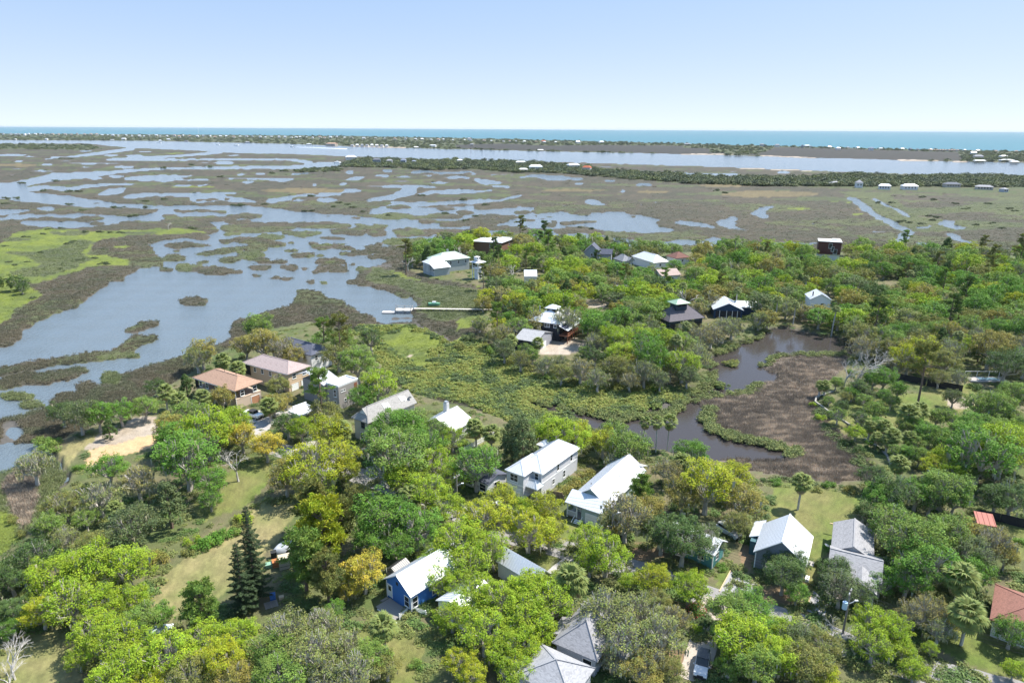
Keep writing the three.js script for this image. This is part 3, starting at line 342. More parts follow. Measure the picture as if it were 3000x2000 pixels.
// ---------------------------------------------------------------- plants: materials
const leafMat = (r, g, b, tr = 0.33) => new THREE.MeshPhysicalMaterial({ color: C(r, g, b), vertexColors: true, roughness: 0.82, transmission: tr, thickness: 0, side: THREE.DoubleSide, specularIntensity: 0.5 });
const LEAF = { B: leafMat(0.275, 0.385, 0.018), b: leafMat(0.345, 0.385, 0.016), G: leafMat(0.130, 0.265, 0.026), g: leafMat(0.185, 0.285, 0.046), D: leafMat(0.090, 0.155, 0.034), d: leafMat(0.135, 0.180, 0.062), O: leafMat(0.290, 0.265, 0.055), o: leafMat(0.220, 0.235, 0.055), Y: leafMat(0.460, 0.400, 0.045), M: leafMat(0.235, 0.275, 0.075), m: leafMat(0.275, 0.260, 0.080), P: leafMat(0.205, 0.255, 0.065), L: leafMat(0.205, 0.250, 0.085), N: leafMat(0.050, 0.090, 0.030) };
const mossMat = new THREE.MeshStandardMaterial({ color: C(0.34, 0.33, 0.23), vertexColors: true, roughness: 1, side: THREE.DoubleSide });
const barkMat = new THREE.MeshStandardMaterial({ color: C(0.40, 0.365, 0.32), vertexColors: true, roughness: 0.95 }), greyBark = new THREE.MeshStandardMaterial({ color: C(0.46, 0.43, 0.39), vertexColors: true, roughness: 0.95 }), pineBark = new THREE.MeshStandardMaterial({ color: C(0.17, 0.12, 0.09), vertexColors: true, roughness: 0.95 });
const palmDead = new THREE.MeshStandardMaterial({ color: C(0.34, 0.27, 0.16), vertexColors: true, roughness: 1, side: THREE.DoubleSide });

// a few of each kind; near ones finely leaved, far ones coarser
const OAK = { near: [11, 12, 13, 14, 15].map((s) => broadleaf(s, { clumps: 140, leaves: 82, leaf: 0.029, moss: 1, clumpR: 0.80, limbs: 16 })), far: [21, 22, 23, 24].map((s) => broadleaf(s, { clumps: 92, leaves: 44, leaf: 0.046, limbs: 10, twigs: 2, clumpR: 0.84, cy: 0.88, low: -0.8 })) };
const MOSSY = { near: [31, 32, 33].map((s) => broadleaf(s, { clumps: 100, leaves: 48, leaf: 0.028, moss: 5, limbs: 24, twigs: 6, trunk: 0.085, clumpR: 0.80 })), far: [35, 36].map((s) => broadleaf(s, { clumps: 86, leaves: 40, leaf: 0.044, moss: 3, limbs: 14, twigs: 4, clumpR: 0.84, cy: 0.85, low: -0.85 })) };
const OPEN = { near: [41, 42, 43].map((s) => broadleaf(s, { clumps: 96, leaves: 84, leaf: 0.029, moss: 1, limbs: 22, twigs: 4, low: -0.55, flat: 0.78, clumpR: 0.80 })) };
OPEN.far = OAK.far; OAK.near.push(...OPEN.near);
const BARE = { near: [51, 52, 53].map((s) => bareTree(s)), far: [54].map((s) => bareTree(s, { depth: 4 })) };
const PINE = { near: [61, 62].map((s) => pineTree(s)), far: [63].map((s) => pineTree(s, { boughs: 20, leaf: 0.10 })) };
const PINEY = { near: [64, 65].map((s) => pineTree(s, { h: 2.5, from: 0.7, boughs: 60 })), far: [66].map((s) => pineTree(s, { h: 2.5, from: 0.7, boughs: 40, leaf: 0.1 })) };
const CEDAR = { near: [71, 72].map((s) => cedarTree(s)), far: [73].map((s) => cedarTree(s)) };
const BUSH = [81, 82, 83].map((s) => bushGeo(s, 900, 0.062, 0.9)), TUFTBUSH = [84, 85].map((s) => bushGeo(s, 240, 0.12, 0.8));
const HEAD = [91, 92].map((s) => palmHead(s)), PALMT = [95, 96, 97].map((s) => palmTrunk(s, 1, 0.04));

// where each tree stands is told by the nearest of these
const MARKS = [
  [640, 1110, 'the brown-roofed tan house'], [810, 1075, 'the pink-roofed tan house'], [880, 1030, 'the slate-roofed white house'], [1000, 1130, 'the flat-roofed grey house'], [1120, 1150, 'the long grey shingle roof'], [1320, 1210, 'the white roof with the chimney'], [1590, 1360, 'the white two-storey house'], [1770, 1430, 'the pale green cottage'], [2080, 1600, 'the teal cottage'], [2290, 1590, 'the grey house on the lawn'], [2480, 1600, 'the cross-gabled grey house'], [2940, 1770, 'the brown-roofed house'], [2860, 1520, 'the rusty roof'], [1190, 1700, 'the blue cottage'], [1760, 1850, 'the big grey-roofed house'], [350, 1330, 'the orange sand lot'], [600, 1680, 'the dry field'], [740, 1620, 'the spire pines'], [2060, 1940, 'the parked silver car'], [2470, 1780, 'the transformer pole'], [1600, 960, 'the black house'], [1990, 920, 'the green cupola'], [2130, 900, 'the blue gabled house'], [2405, 865, 'the small white wood house'], [1290, 755, 'the green-roofed peninsula house'], [1400, 770, 'the white lookout tower'], [1440, 705, 'the flat white roof'], [1740, 735, 'the slate-blue gable'], [1910, 750, 'the white hip roof'], [2430, 725, 'the dark red box house'], [1560, 800, 'the small metal roof'], [1830, 850, 'the grey gable in the wood'], [2650, 1240, 'the park lawn'], [2400, 970, 'the head of the brown pond'], [2250, 1060, 'the reed bed'], [1900, 1250, 'the brown pond'], [2840, 900, 'the eastern wood'], [2700, 820, 'the far wood edge'], [2950, 1040, 'the far right wood'], [120, 1450, 'the near marsh'], [100, 1750, 'the shady yard'], [900, 1900, 'the mossy grove'], [1330, 905, 'the long boardwalk'], [2350, 1470, 'the lone palm'],
];
const labelCount = new Map();
function placeWords(px, py) { let best = null, bd = 1e9; for (const m of MARKS) { const d = Math.hypot(px - m[0], (py - m[1]) * 1.4); if (d < bd) { bd = d; best = m; } } const dx = px - best[0], dy = (py - best[1]) * 1.4; const side = bd < 34 ? 'beside' : Math.abs(dx) > 2.2 * Math.abs(dy) ? (dx < 0 ? 'left of' : 'right of') : Math.abs(dy) > 2.2 * Math.abs(dx) ? (dy < 0 ? 'behind' : 'in front of') : (dy < 0 ? 'back-' : 'front-') + (dx < 0 ? 'left of' : 'right of'); return [side, best[2], bd]; }
const ORD = ['nearest', 'second nearest', 'third nearest', 'fourth nearest', 'fifth nearest', 'sixth nearest', 'seventh nearest', 'eighth nearest', 'ninth nearest', 'tenth nearest'];
const standing = []; // trees waiting for their labels
function nameTrees() { // within a look and a side of a mark, the nearest is called so, then the next
  const by = new Map(); for (const t of standing) { const k = t.look + '|' + t.side + '|' + t.mark; (by.get(k) ?? by.set(k, []).get(k)).push(t); }
  for (const list of by.values()) { list.sort((a, b) => a.d - b.d); list.forEach((t, i) => tag(t.o, `${t.look} ${t.side} ${t.mark}${list.length === 1 ? '' : ', ' + (ORD[i] ?? 'among the farthest')}`, t.cat, t.group)); }
}
const TONE = { B: 'bright green', b: 'yellow-green', G: 'deep green', g: 'fresh green', D: 'dark green', d: 'dull green', O: 'golden olive', o: 'olive', Y: 'golden', M: 'grey-green mossy', m: 'brownish mossy', P: 'green', L: 'pale green', X: 'bare grey', N: 'blackish' };
const KIND = { oak: ['live_oak', 'live oak', 'tree', OAK], open: ['live_oak', 'open live oak', 'tree', OPEN], mossy: ['mossy_oak', 'moss-hung oak', 'tree', MOSSY], bare: ['bare_tree', 'leafless tree', 'tree', BARE], pine: ['slash_pine', 'tall pine', 'tree', PINE], piney: ['feathery_pine', 'feathery conifer', 'tree', PINEY], cedar: ['red_cedar', 'dense cedar', 'tree', CEDAR] };
const sizeWord = (r) => r < 2.6 ? 'small ' : r > 7.2 ? 'large ' : '';
function plant(kind, tone, x, z, R, group, y = 0.95, sy = 1) {
  let [name, word, cat, set] = KIND[kind]; if (name === 'live_oak') name = { G: 'shade_tree', g: 'shade_tree', D: 'dark_oak', d: 'dark_oak', O: 'golden_oak', o: 'golden_oak', Y: 'golden_oak' }[tone] ?? name; const [px, py, zc] = toMap(x, y, z), near = zc < 235 || (R > 7 && zc < 300), s = pick(near ? set.near : set.far);
  const g = new THREE.Group(); g.name = numbered(name); g.position.set(x, y, z); g.rotation.y = rnd() * 6.283; g.scale.set(R * rr(0.94, 1.06), R * sy, R * rr(0.94, 1.06)); scene.add(g);
  mesh('trunk', s.trunk, kind === 'pine' || kind === 'piney' || kind === 'cedar' ? pineBark : kind === 'bare' || kind === 'mossy' ? greyBark : barkMat, g);
  if (s.crown) mesh('crown', s.crown, LEAF[tone] ?? LEAF.M, g); if (s.moss) mesh('spanish_moss', s.moss, mossMat, g).userData.kind = 'stuff';
  const top = toMap(x, y + R * 1.0, z), [side, mark, d] = placeWords(top[0], top[1]);
  standing.push({ o: g, look: `${sizeWord(R)}${kind === 'bare' ? 'grey' : TONE[tone] ?? 'green'} ${word}`.replace('mossy moss-hung', 'moss-hung'), side, mark, d, cat, group });
  return g;
}
function palm(x, z, h, R, group, o = {}) { // cabbage palm: trunk and single fronds when near
  const y = o.y ?? 0.95, [, , zc] = toMap(x, y, z), g = new THREE.Group(); g.name = numbered(o.feather ? 'queen_palm' : 'cabbage_palm'); g.position.set(x, y, z); g.rotation.y = rnd() * 6.283; scene.add(g);
  const t = pick(PALMT), tm = mesh('trunk', t.g, o.dark ? pineBark : greyBark, g); const tr = o.r ?? 0.24; tm.scale.set(tr / 0.04, h, tr / 0.04); const top = V(t.top.x * tr / 0.04, h, t.top.z * tr / 0.04), lm = LEAF[o.tone ?? 'P'];
  if (zc < 240 && !o.simple) {
    const n = o.n ?? 30; for (let k = 0; k < n; k++) { const el = lerp(-0.85, 1.25, Math.pow((k + 0.5) / n, 0.85)), f = mesh('frond', o.feather ? FEATHER : FROND[k % 3], lm, g); f.position.copy(top); f.rotation.order = 'YZX'; f.rotation.set(rr(-0.2, 0.2), k * 2.4 + rr(-0.2, 0.2), o.feather ? el * 0.8 : el); f.scale.setScalar(R * rr(0.88, 1.1)); }
    if (!o.feather) for (let k = 0; k < 9; k++) { const f = mesh('dead_frond', FROND[k % 3], palmDead, g); f.position.copy(top).add(V(0, -0.15, 0)); f.rotation.order = 'YZX'; f.rotation.set(rr(-0.3, 0.3), k * 0.7 + rr(-0.2, 0.2), rr(-1.45, -1.05)); f.scale.setScalar(R * rr(0.75, 1)); }
  } else { const c = mesh('crown', pick(HEAD), lm, g); c.position.copy(top); c.scale.setScalar(R); }
  const tp = toMap(x, y + h, z), [side, mark, d] = placeWords(tp[0], tp[1]); standing.push({ o: g, look: `${o.look ?? (h > 9 ? 'tall slim' : h < 3.5 ? 'low' : 'shaggy')} ${o.feather ? 'feather palm' : 'cabbage palm'}`, side, mark, d, cat: 'palm', group }); return g;
}
// a tree whose crown centre is seen at (px, py) with a half width of r survey points
function crownAt(px, py, r, code, group) {
  const kind = { c: 'cedar', p: 'palm', n: 'pine', f: 'piney', X: 'bare', M: 'mossy', m: 'mossy' }[code[1] ?? code[0]] ?? (code[1] === 'v' ? 'open' : code[1] === 's' ? 'bush' : 'oak'), tone = code[0];
  let R = 5, zc = 150, yc = 6, P; const lift = { palm: 0, cedar: 1.4, pine: 2.9, piney: 1.6, bare: 1.7, bush: 0.4 }[kind] ?? 1.05;
  for (let k = 0; k < 5; k++) { R = r * zc / 2000; yc = 0.95 + (kind === 'palm' ? clamp(R * 1.9, 2.5, 8) : R * lift); P = at(px, py, yc); zc = toMap(P.x, yc, P.z)[2]; }
  if (kind === 'palm') return palm(P.x, P.z, yc - 0.95, R * 1.05, group);
  if (kind === 'bush') return bush(P.x, P.z, R, tone, group);
  return plant(kind, tone, P.x, P.z, R * (kind === 'bare' ? 1.55 : 1.0), group);
}
function bush(x, z, R, tone, group) { const m = mesh('shrub', pick(BUSH), LEAF[tone]); m.position.set(x, 0.9, z); m.rotation.y = rnd() * 6.28; m.scale.set(R, R * rr(0.8, 1.1), R); const [px, py] = toMap(x, 1.2, z), [side, mark, d] = placeWords(px, py); standing.push({ o: m, look: `${TONE[tone]} leafy shrub`, side, mark, d, cat: 'shrub', group }); return m; }
// ---------------------------------------------------------------- planting: the near trees, one by one
const row = (F, s, group, list) => { for (const [x, y, r, c] of list) { const [px, py] = F(x, y); crownAt(px, py, r / s * (c[1] === 'p' || c[1] === 's' ? 1.05 : 1.22), c, group); } };
reseed(777);
const F1 = frame(0, 1250, 2.0907), F2 = frame(750, 1250, 2.0907), F3 = frame(1500, 1250, 2.0907), F4 = frame(2250, 1250, 2.0907), FQ = frame(2300, 1000, 1.92);
row(F1, 2.0907, 'trees on the marsh side of the street', [[300, 110, 80, 'gs'], [200, 230, 105, 'M'], [480, 250, 48, 'Gs'], [660, 250, 105, 'G'], [840, 330, 110, 'm'], [1130, 180, 185, 'G'], [1060, 60, 110, 'G'], [1280, 330, 110, 'G'], [1285, 440, 70, 'G'], [1440, 180, 85, 'X'], [380, 470, 110, 'o'], [600, 430, 115, 'M'], [520, 560, 70, 'g'], [300, 600, 90, 'g'], [390, 680, 80, 'M'], [560, 740, 110, 'o'], [800, 600, 150, 'd'], [1030, 480, 95, 'dc'], [700, 500, 55, 'Pp'], [960, 800, 80, 'Os'], [180, 800, 135, 'D'], [60, 920, 110, 'D'], [330, 900, 150, 'B'], [560, 860, 165, 'B'], [780, 850, 150, 'B'], [430, 1060, 165, 'B'], [250, 1130, 110, 'b'], [620, 1080, 130, 'B'], [820, 1060, 105, 'B'], [80, 1130, 100, 'D'], [560, 1250, 130, 'B'], [700, 1300, 145, 'B'], [850, 1200, 115, 'g'], [980, 1160, 85, 'G'], [1000, 1400, 165, 'Bv'], [750, 1480, 160, 'B'], [1230, 1090, 115, 'gf'], [1230, 1300, 125, 'Bv'], [1350, 1420, 145, 'b'], [1450, 1270, 115, 'B'], [1150, 1520, 140, 'o'], [1400, 1540, 120, 'O'], [50, 1400, 90, 'X'], [60, 1230, 75, 'G'], [30, 1520, 70, 'X'], [1170, 690, 60, 'Bs'], [1230, 720, 75, 'Gs'], [1290, 690, 80, 'Gs'], [1350, 660, 80, 'Gs'], [1410, 640, 75, 'gs'], [1480, 560, 75, 'Bs'], [1150, 750, 60, 'os'], [1440, 590, 60, 'os'], [640, 1560, 110, 'B'], [900, 1560, 110, 'b'], [480, 1420, 80, 'B'], [60, 560, 50, 'os'], [120, 650, 40, 'os']]);
row(F2, 2.0907, 'trees round the blue cottage', [[60, 110, 95, 'Y'], [330, 230, 175, 'b'], [180, 300, 120, 'O'], [500, 180, 125, 'b'], [560, 270, 85, 'b'], [400, 340, 95, 'B'], [620, 400, 75, 'o'], [330, 470, 115, 'of'], [400, 630, 160, 'bf'], [500, 560, 105, 'of'], [290, 800, 135, 'gf'], [430, 900, 110, 'of'], [660, 880, 130, 'Y'], [600, 960, 85, 'Y'], [560, 1010, 60, 'O'], [850, 170, 190, 'g'], [780, 60, 115, 'G'], [1000, 120, 135, 'G'], [900, 310, 120, 'B'], [1100, 210, 110, 'B'], [1350, 230, 145, 'G'], [1210, 310, 85, 'B'], [780, 540, 175, 'G'], [980, 600, 145, 'G'], [700, 680, 115, 'G'], [880, 730, 100, 'G'], [1050, 400, 135, 'B'], [940, 430, 80, 'Pp'], [1150, 480, 115, 'B'], [1240, 690, 150, 'Bv'], [1110, 810, 105, 'Bv'], [1400, 560, 145, 'bv'], [1500, 450, 115, 'bv'], [1310, 830, 125, 'Bv'], [1450, 750, 125, 'Bv'], [1390, 1000, 120, 'Bv'], [1500, 1050, 140, 'B'], [1310, 1080, 110, 'B'], [1200, 1160, 105, 'B'], [1400, 1250, 145, 'B'], [1500, 1380, 115, 'B'], [1250, 1430, 100, 'b'], [1130, 930, 100, 'Bv'], [1230, 960, 100, 'Bv'], [480, 1110, 60, 'G'], [200, 1250, 150, 'M'], [400, 1220, 125, 'M'], [100, 1360, 135, 'g'], [330, 1400, 160, 'M'], [550, 1340, 120, 'M'], [700, 1410, 120, 'g'], [600, 1510, 145, 'M'], [150, 1510, 145, 'g'], [780, 1230, 95, 'Pp'], [800, 1460, 95, 'o'], [1330, 1520, 90, 'b'], [980, 1450, 60, 'gs'], [430, 1540, 120, 'M']]);
row(F3, 2.0907, 'trees along the street', [[100, 620, 145, 'bv'], [200, 500, 115, 'bv'], [60, 500, 85, 'B'], [230, 640, 105, 'bv'], [460, 680, 110, 'Bv'], [580, 770, 140, 'Bv'], [480, 820, 95, 'B'], [420, 350, 90, 'Os'], [330, 390, 80, 'Os'], [300, 430, 55, 'os'], [470, 280, 70, 'Os'], [560, 90, 95, 'b'], [350, 60, 125, 'B'], [720, 120, 130, 'g'], [640, 210, 75, 'M'], [1100, 160, 105, 'G'], [1040, 220, 65, 'Pp'], [960, 270, 90, 'm'], [790, 390, 75, 'gf'], [700, 540, 160, 'm'], [640, 590, 100, 'O'], [850, 490, 95, 'O'], [1200, 340, 175, 'bv'], [1050, 420, 115, 'O'], [1350, 300, 115, 'b'], [1420, 450, 125, 'O'], [1050, 690, 160, 'D'], [920, 650, 125, 'D'], [1200, 680, 105, 'd'], [1380, 590, 85, 'o'], [370, 950, 110, 'Pp'], [240, 960, 85, 'B'], [120, 1010, 140, 'B'], [250, 1080, 150, 'B'], [100, 1180, 150, 'B'], [60, 1330, 130, 'B'], [180, 1270, 100, 'B'], [870, 930, 110, 'b'], [1090, 980, 110, 'B'], [720, 950, 65, 'B'], [900, 1080, 85, 'o'], [600, 1150, 170, 'M'], [790, 1120, 120, 'M'], [470, 1260, 110, 'm'], [700, 1320, 170, 'M'], [900, 1280, 160, 'M'], [1000, 1180, 100, 'm'], [850, 1430, 130, 'm'], [590, 1400, 90, 'm'], [790, 1500, 120, 'O'], [960, 1490, 100, 'o'], [1350, 1130, 140, 'g'], [1480, 1100, 120, 'G'], [1400, 1300, 170, 'B'], [1500, 1450, 140, 'g'], [1330, 1460, 85, 'g'], [1300, 1290, 85, 'G'], [1530, 1250, 115, 'G'], [1290, 850, 50, 'Gs'], [1140, 880, 48, 'Bs'], [1120, 1230, 60, 'Bs'], [40, 1500, 110, 'B'], [160, 560, 90, 'b']]);
row(F4, 2.0907, 'trees on the eastern lots', [[60, 330, 50, 'Gs'], [380, 350, 50, 'Gs'], [500, 380, 48, 'Os'], [300, 380, 40, 'os'], [640, 300, 85, 'D'], [780, 400, 135, 'D'], [700, 430, 110, 'G'], [920, 400, 105, 'G'], [1080, 370, 135, 'g'], [1150, 440, 95, 'G'], [1000, 450, 85, 'D'], [590, 520, 65, 'D'], [780, 600, 150, 'g'], [910, 700, 180, 'g'], [1100, 650, 150, 'g'], [1000, 850, 180, 'G'], [1250, 780, 140, 'd'], [1260, 900, 120, 'G'], [1200, 640, 105, 'O'], [1380, 700, 120, 'm'], [1460, 790, 80, 'O'], [860, 920, 120, 'G'], [720, 850, 70, 'D'], [690, 960, 80, 'G'], [100, 900, 120, 'D'], [160, 820, 95, 'D'], [60, 830, 80, 'D'], [180, 1010, 75, 'G'], [420, 880, 100, 'D'], [450, 980, 130, 'd'], [560, 1010, 90, 'D'], [330, 830, 55, 'Ds'], [380, 740, 42, 'Gs'], [1180, 930, 115, 'Pp'], [1230, 1150, 115, 'Pp'], [1000, 1130, 115, 'm'], [1050, 1240, 90, 'M'], [900, 1150, 100, 'm'], [650, 1200, 120, 'Bv'], [760, 1230, 115, 'Bv'], [650, 1330, 115, 'Bv'], [830, 1360, 75, 'B'], [900, 1490, 80, 'B'], [1000, 1360, 50, 'B'], [1140, 1200, 60, 'Y'], [60, 1250, 110, 'B'], [60, 1400, 135, 'B'], [170, 1300, 115, 'd'], [330, 1340, 120, 'o'], [250, 1450, 140, 'o'], [430, 1250, 85, 'X'], [330, 1510, 105, 'b'], [1500, 1250, 105, 'G'], [1545, 1180, 75, 'g'], [1510, 1490, 70, 'B'], [1300, 150, 185, 'G'], [1450, 130, 165, 'B'], [1250, 60, 115, 'G'], [1530, 60, 95, 'B'], [1500, 440, 120, 'D'], [1400, 430, 95, 'D'], [1560, 700, 60, 'Gs']]);
row(FP, 1, 'trees round the tan houses', [[590, 1030, 44, 'O'], [575, 1045, 40, 'M'], [755, 955, 42, 'g'], [770, 1003, 52, 'O'], [720, 1010, 38, 'O'], [825, 1020, 44, 'm'], [865, 1040, 36, 'O'], [650, 1060, 26, 'Pp'], [692, 1082, 25, 'Dp'], [545, 1130, 22, 'Dc'], [590, 1165, 28, 'Pp'], [650, 1163, 38, 'O'], [815, 1128, 32, 'o'], [800, 1182, 36, 'O'], [788, 1190, 28, 'Pp'], [838, 1168, 24, 'O'], [945, 962, 30, 'gn'], [990, 955, 34, 'on'], [1010, 1000, 40, 'g'], [1085, 990, 36, 'D'], [935, 1000, 26, 'G'], [990, 1038, 44, 'o'], [1045, 1060, 54, 'g'], [1105, 1125, 52, 'B'], [1060, 1160, 40, 'G'], [935, 1120, 42, 'gn'], [945, 1205, 44, 'o'], [842, 1240, 40, 'D'], [965, 1262, 58, 'b'], [1000, 1262, 34, 'Pp'], [560, 1220, 56, 'g'], [605, 1262, 74, 'B'], [500, 1252, 48, 'O'], [680, 1236, 55, 'B'], [705, 1275, 46, 'Y'], [350, 1205, 40, 'G'], [318, 1258, 20, 'Dc'], [230, 1215, 52, 'd'], [180, 1205, 38, 'D'], [285, 1212, 46, 'G'], [482, 1150, 28, 'Dp'], [455, 1130, 28, 'D'], [420, 1190, 38, 'g'], [520, 1175, 28, 'Pp'], [150, 1290, 30, 'gs'], [110, 1290, 28, 'gs'], [880, 1250, 40, 'B'], [1140, 1190, 36, 'g'], [1180, 1260, 70, 'G'], [1270, 1266, 50, 'g'], [1325, 1282, 40, 'B'], [1145, 1238, 52, 'G'], [1212, 1238, 46, 'g'], [1150, 1300, 60, 'g'], [1395, 1255, 32, 'Pp'], [1530, 1300, 48, 'dc'], [1500, 1290, 40, 'dc'], [1440, 1270, 30, 'Pp'], [1620, 1270, 60, 'B'], [1690, 1275, 50, 'b'], [1800, 1270, 44, 'g'], [1560, 1260, 40, 'g'], [1090, 1210, 40, 'Gs']]);
row(FQ, 1.92, 'trees round the park lawn', [[800, 90, 85, 'on'], [700, 90, 95, 'b'], [900, 110, 85, 'o'], [560, 200, 75, 'G'], [500, 210, 65, 'G'], [640, 270, 50, 'G'], [420, 260, 55, 'D'], [320, 370, 45, 'D'], [300, 410, 50, 'g'], [420, 430, 50, 'D'], [510, 390, 60, 'g'], [520, 460, 50, 'G'], [400, 510, 50, 'B'], [200, 420, 38, 'Bs'], [160, 350, 26, 'Bs'], [700, 400, 60, 'Dp'], [770, 390, 55, 'Dp'], [560, 480, 46, 'Pp'], [620, 540, 52, 'Pp'], [200, 250, 32, 'Pp'], [228, 250, 32, 'Pp'], [740, 560, 55, 'g'], [820, 520, 75, 'G'], [900, 560, 75, 'g'], [950, 310, 55, 'd'], [1000, 520, 85, 'g'], [1100, 350, 90, 'g'], [1200, 380, 110, 'g'], [1310, 300, 95, 'g'], [1250, 120, 100, 'D'], [1050, 470, 90, 'G'], [1150, 500, 90, 'g'], [1250, 560, 120, 'B'], [1130, 600, 100, 'B'], [1000, 640, 75, 'G'], [850, 700, 80, 'b'], [650, 690, 60, 'Pp'], [530, 600, 42, 'Ds'], [1200, 480, 80, 'g'], [1320, 470, 75, 'g'], [350, 560, 45, 'Ds'], [420, 600, 45, 'Ds'], [480, 560, 36, 'Gs'], [420, 120, 75, 'X'], [500, 100, 65, 'X'], [350, 150, 55, 'X'], [390, 190, 45, 'X'], [600, 60, 65, 'm'], [560, 30, 55, 'o'], [1080, 250, 50, 'Ds'], [380, 170, 34, 'gs'], [640, 130, 60, 'm'], [980, 200, 55, 'M'], [480, 480, 40, 'Pp'], [1020, 700, 90, 'g'], [600, 330, 45, 'g'], [560, 300, 40, 'G'], [680, 470, 50, 'g'], [760, 470, 55, 'G'], [450, 330, 45, 'g'], [380, 290, 42, 'G'], [340, 310, 36, 'o'], [860, 420, 60, 'g'], [640, 620, 50, 'g'], [700, 630, 55, 'G'], [760, 640, 60, 'g'], [290, 230, 40, 'g'], [470, 300, 40, 'd'], [870, 200, 55, 'o'], [580, 560, 40, 'Pp'], [690, 540, 40, 'Pp'], [520, 540, 36, 'Pp'], [250, 330, 30, 'g'], [900, 640, 70, 'B'], [940, 430, 60, 'g'], [930, 740, 80, 'B'], [1100, 700, 90, 'g']]);
row(FP, 1, 'trees on the peninsula shore', [[1452, 985, 30, 'o'], [1478, 1022, 34, 'd'], [1526, 1052, 30, 'o'], [1560, 1040, 24, 'g'], [1600, 1066, 30, 'M'], [1645, 1090, 32, 'o'], [1700, 1078, 38, 'm'], [1752, 1108, 34, 'M'], [1800, 1075, 44, 'o'], [1846, 1112, 30, 'm'], [1890, 1085, 42, 'M'], [1935, 1112, 30, 'd'], [1965, 1075, 36, 'o'], [1500, 1000, 22, 'Pp'], [1572, 1006, 20, 'Pp'], [1540, 1022, 22, 'g'], [1745, 1040, 28, 'D'], [1715, 1030, 20, 'g'], [1405, 940, 26, 'M'], [1370, 985, 24, 'ds'], [1840, 1040, 38, 'O'], [1905, 1035, 36, 'O'], [2015, 1098, 34, 'd'], [1610, 1100, 22, 'gs'], [1680, 1112, 22, 'os'], [1730, 1122, 24, 'gs'], [1790, 1122, 26, 'os'], [1860, 1132, 24, 'os'], [1550, 1075, 22, 'os'], [1350, 1010, 26, 'os'], [1920, 1132, 24, 'gs'], [1500, 1055, 24, 'os'], [1440, 1025, 24, 'gs'], [1420, 990, 22, 'ds'], [1640, 1060, 26, 'M'], [1770, 1010, 30, 'M']]);
// the lone palm of the back lawn and the three slim ones by the pond
{ const P = at(2338, 1493, 0.95); palm(P.x, P.z, 5.6, 2.3, 'palms', { look: 'lone straight', r: 0.22 });
  for (const [x, y, b, r] of [[1882, 1238, 1300, 1.7], [1918, 1236, 1330, 1.9], [1952, 1235, 1318, 2.2]]) { const Q = at(x + 3, b, 0.95), zc = toMap(Q.x, 0.95, Q.z)[2]; palm(Q.x, Q.z, (b - y) * zc / 2000 / 0.93, r, 'slim palms by the pond', { look: 'slim tall', r: 0.16, n: 22 }); } }
{ // spire-shaped pines beside the dry field: whorls of level branches
  const bg = (() => { reseed(5); const L = new Leaves(), T = new Leaves(); limb(T, [V(0, 0, 0), V(0.5, 0.02, 0), V(1, 0.14, 0)], 0.02, 0.006, 3); for (let k = 0; k < 120; k++) { const t = rr(0.12, 1), w = 0.22 * Math.sin(Math.PI * Math.min(1, t * 0.8 + 0.15)), c = V(t, 0.14 * t * t + rr(0, 0.07), rr(-w, w)); L.leaf(c, V(rr(-0.4, 0.4), 1, rr(-0.4, 0.4)).normalize(), 0.075, 0.03, tintOf()); } return mergeGeometries([L.geo(), T.geo()]); })(); reseed(99);
  const tg2 = (() => { const T = new Leaves(); limb(T, [V(0, 0, 0), V(0, 0.5, 0), V(0, 1, 0)], 0.02, 0.003, 6); return T.geo(); })();
  for (const [bx, by, top, w, word] of [[752, 1762, 1488, 2.5, 'taller'], [716, 1795, 1590, 2.3, 'shorter']]) { const P = at(bx, by, 0.95), zc = toMap(P.x, 0.95, P.z)[2], h = (by - top) * zc / 2000 / 0.86, g = thing('spire_pine', `${word} of the two dark spire-shaped pines beside the dry field`, 'tree', 'spire pines'); g.position.set(P.x, 0.95, P.z); const t = mesh('trunk', tg2, pineBark, g); t.scale.set(12, h, 12); const rows = Math.round(h / 0.55); for (let k = 2; k < rows; k++) { const y = k / rows * h, reach = (w * (1 - (k / rows) ** 1.5) + 0.3) * rr(0.85, 1.1); for (let j = 0; j < 6; j++) { if (rnd() < 0.08) continue; const b = mesh('branch', bg, LEAF.N, g); b.position.y = y; b.rotation.y = j * 1.047 + k * 0.5 + rr(-0.12, 0.12); b.scale.set(reach * rr(0.8, 1.12), 0.8 + reach * 0.4, 0.8 + reach * 0.45); } } } }
// lots go on beyond the view on either hand
reseed(606); for (let k = 0; k < 34; k++) { const right = k < 22, px = right ? rr(3070, 3330) : rr(-330, -60), py = right ? 1150 + (k % 11) * 72 + rr(-20, 20) : 1560 + (k % 6) * 70 + rr(-20, 20); crownAt(px, py, rr(55, 80) * (0.6 + (py - 1100) / 1400), pick(['B', 'g', 'G', 'o', 'd', 'M']), 'trees on the outer lots'); }
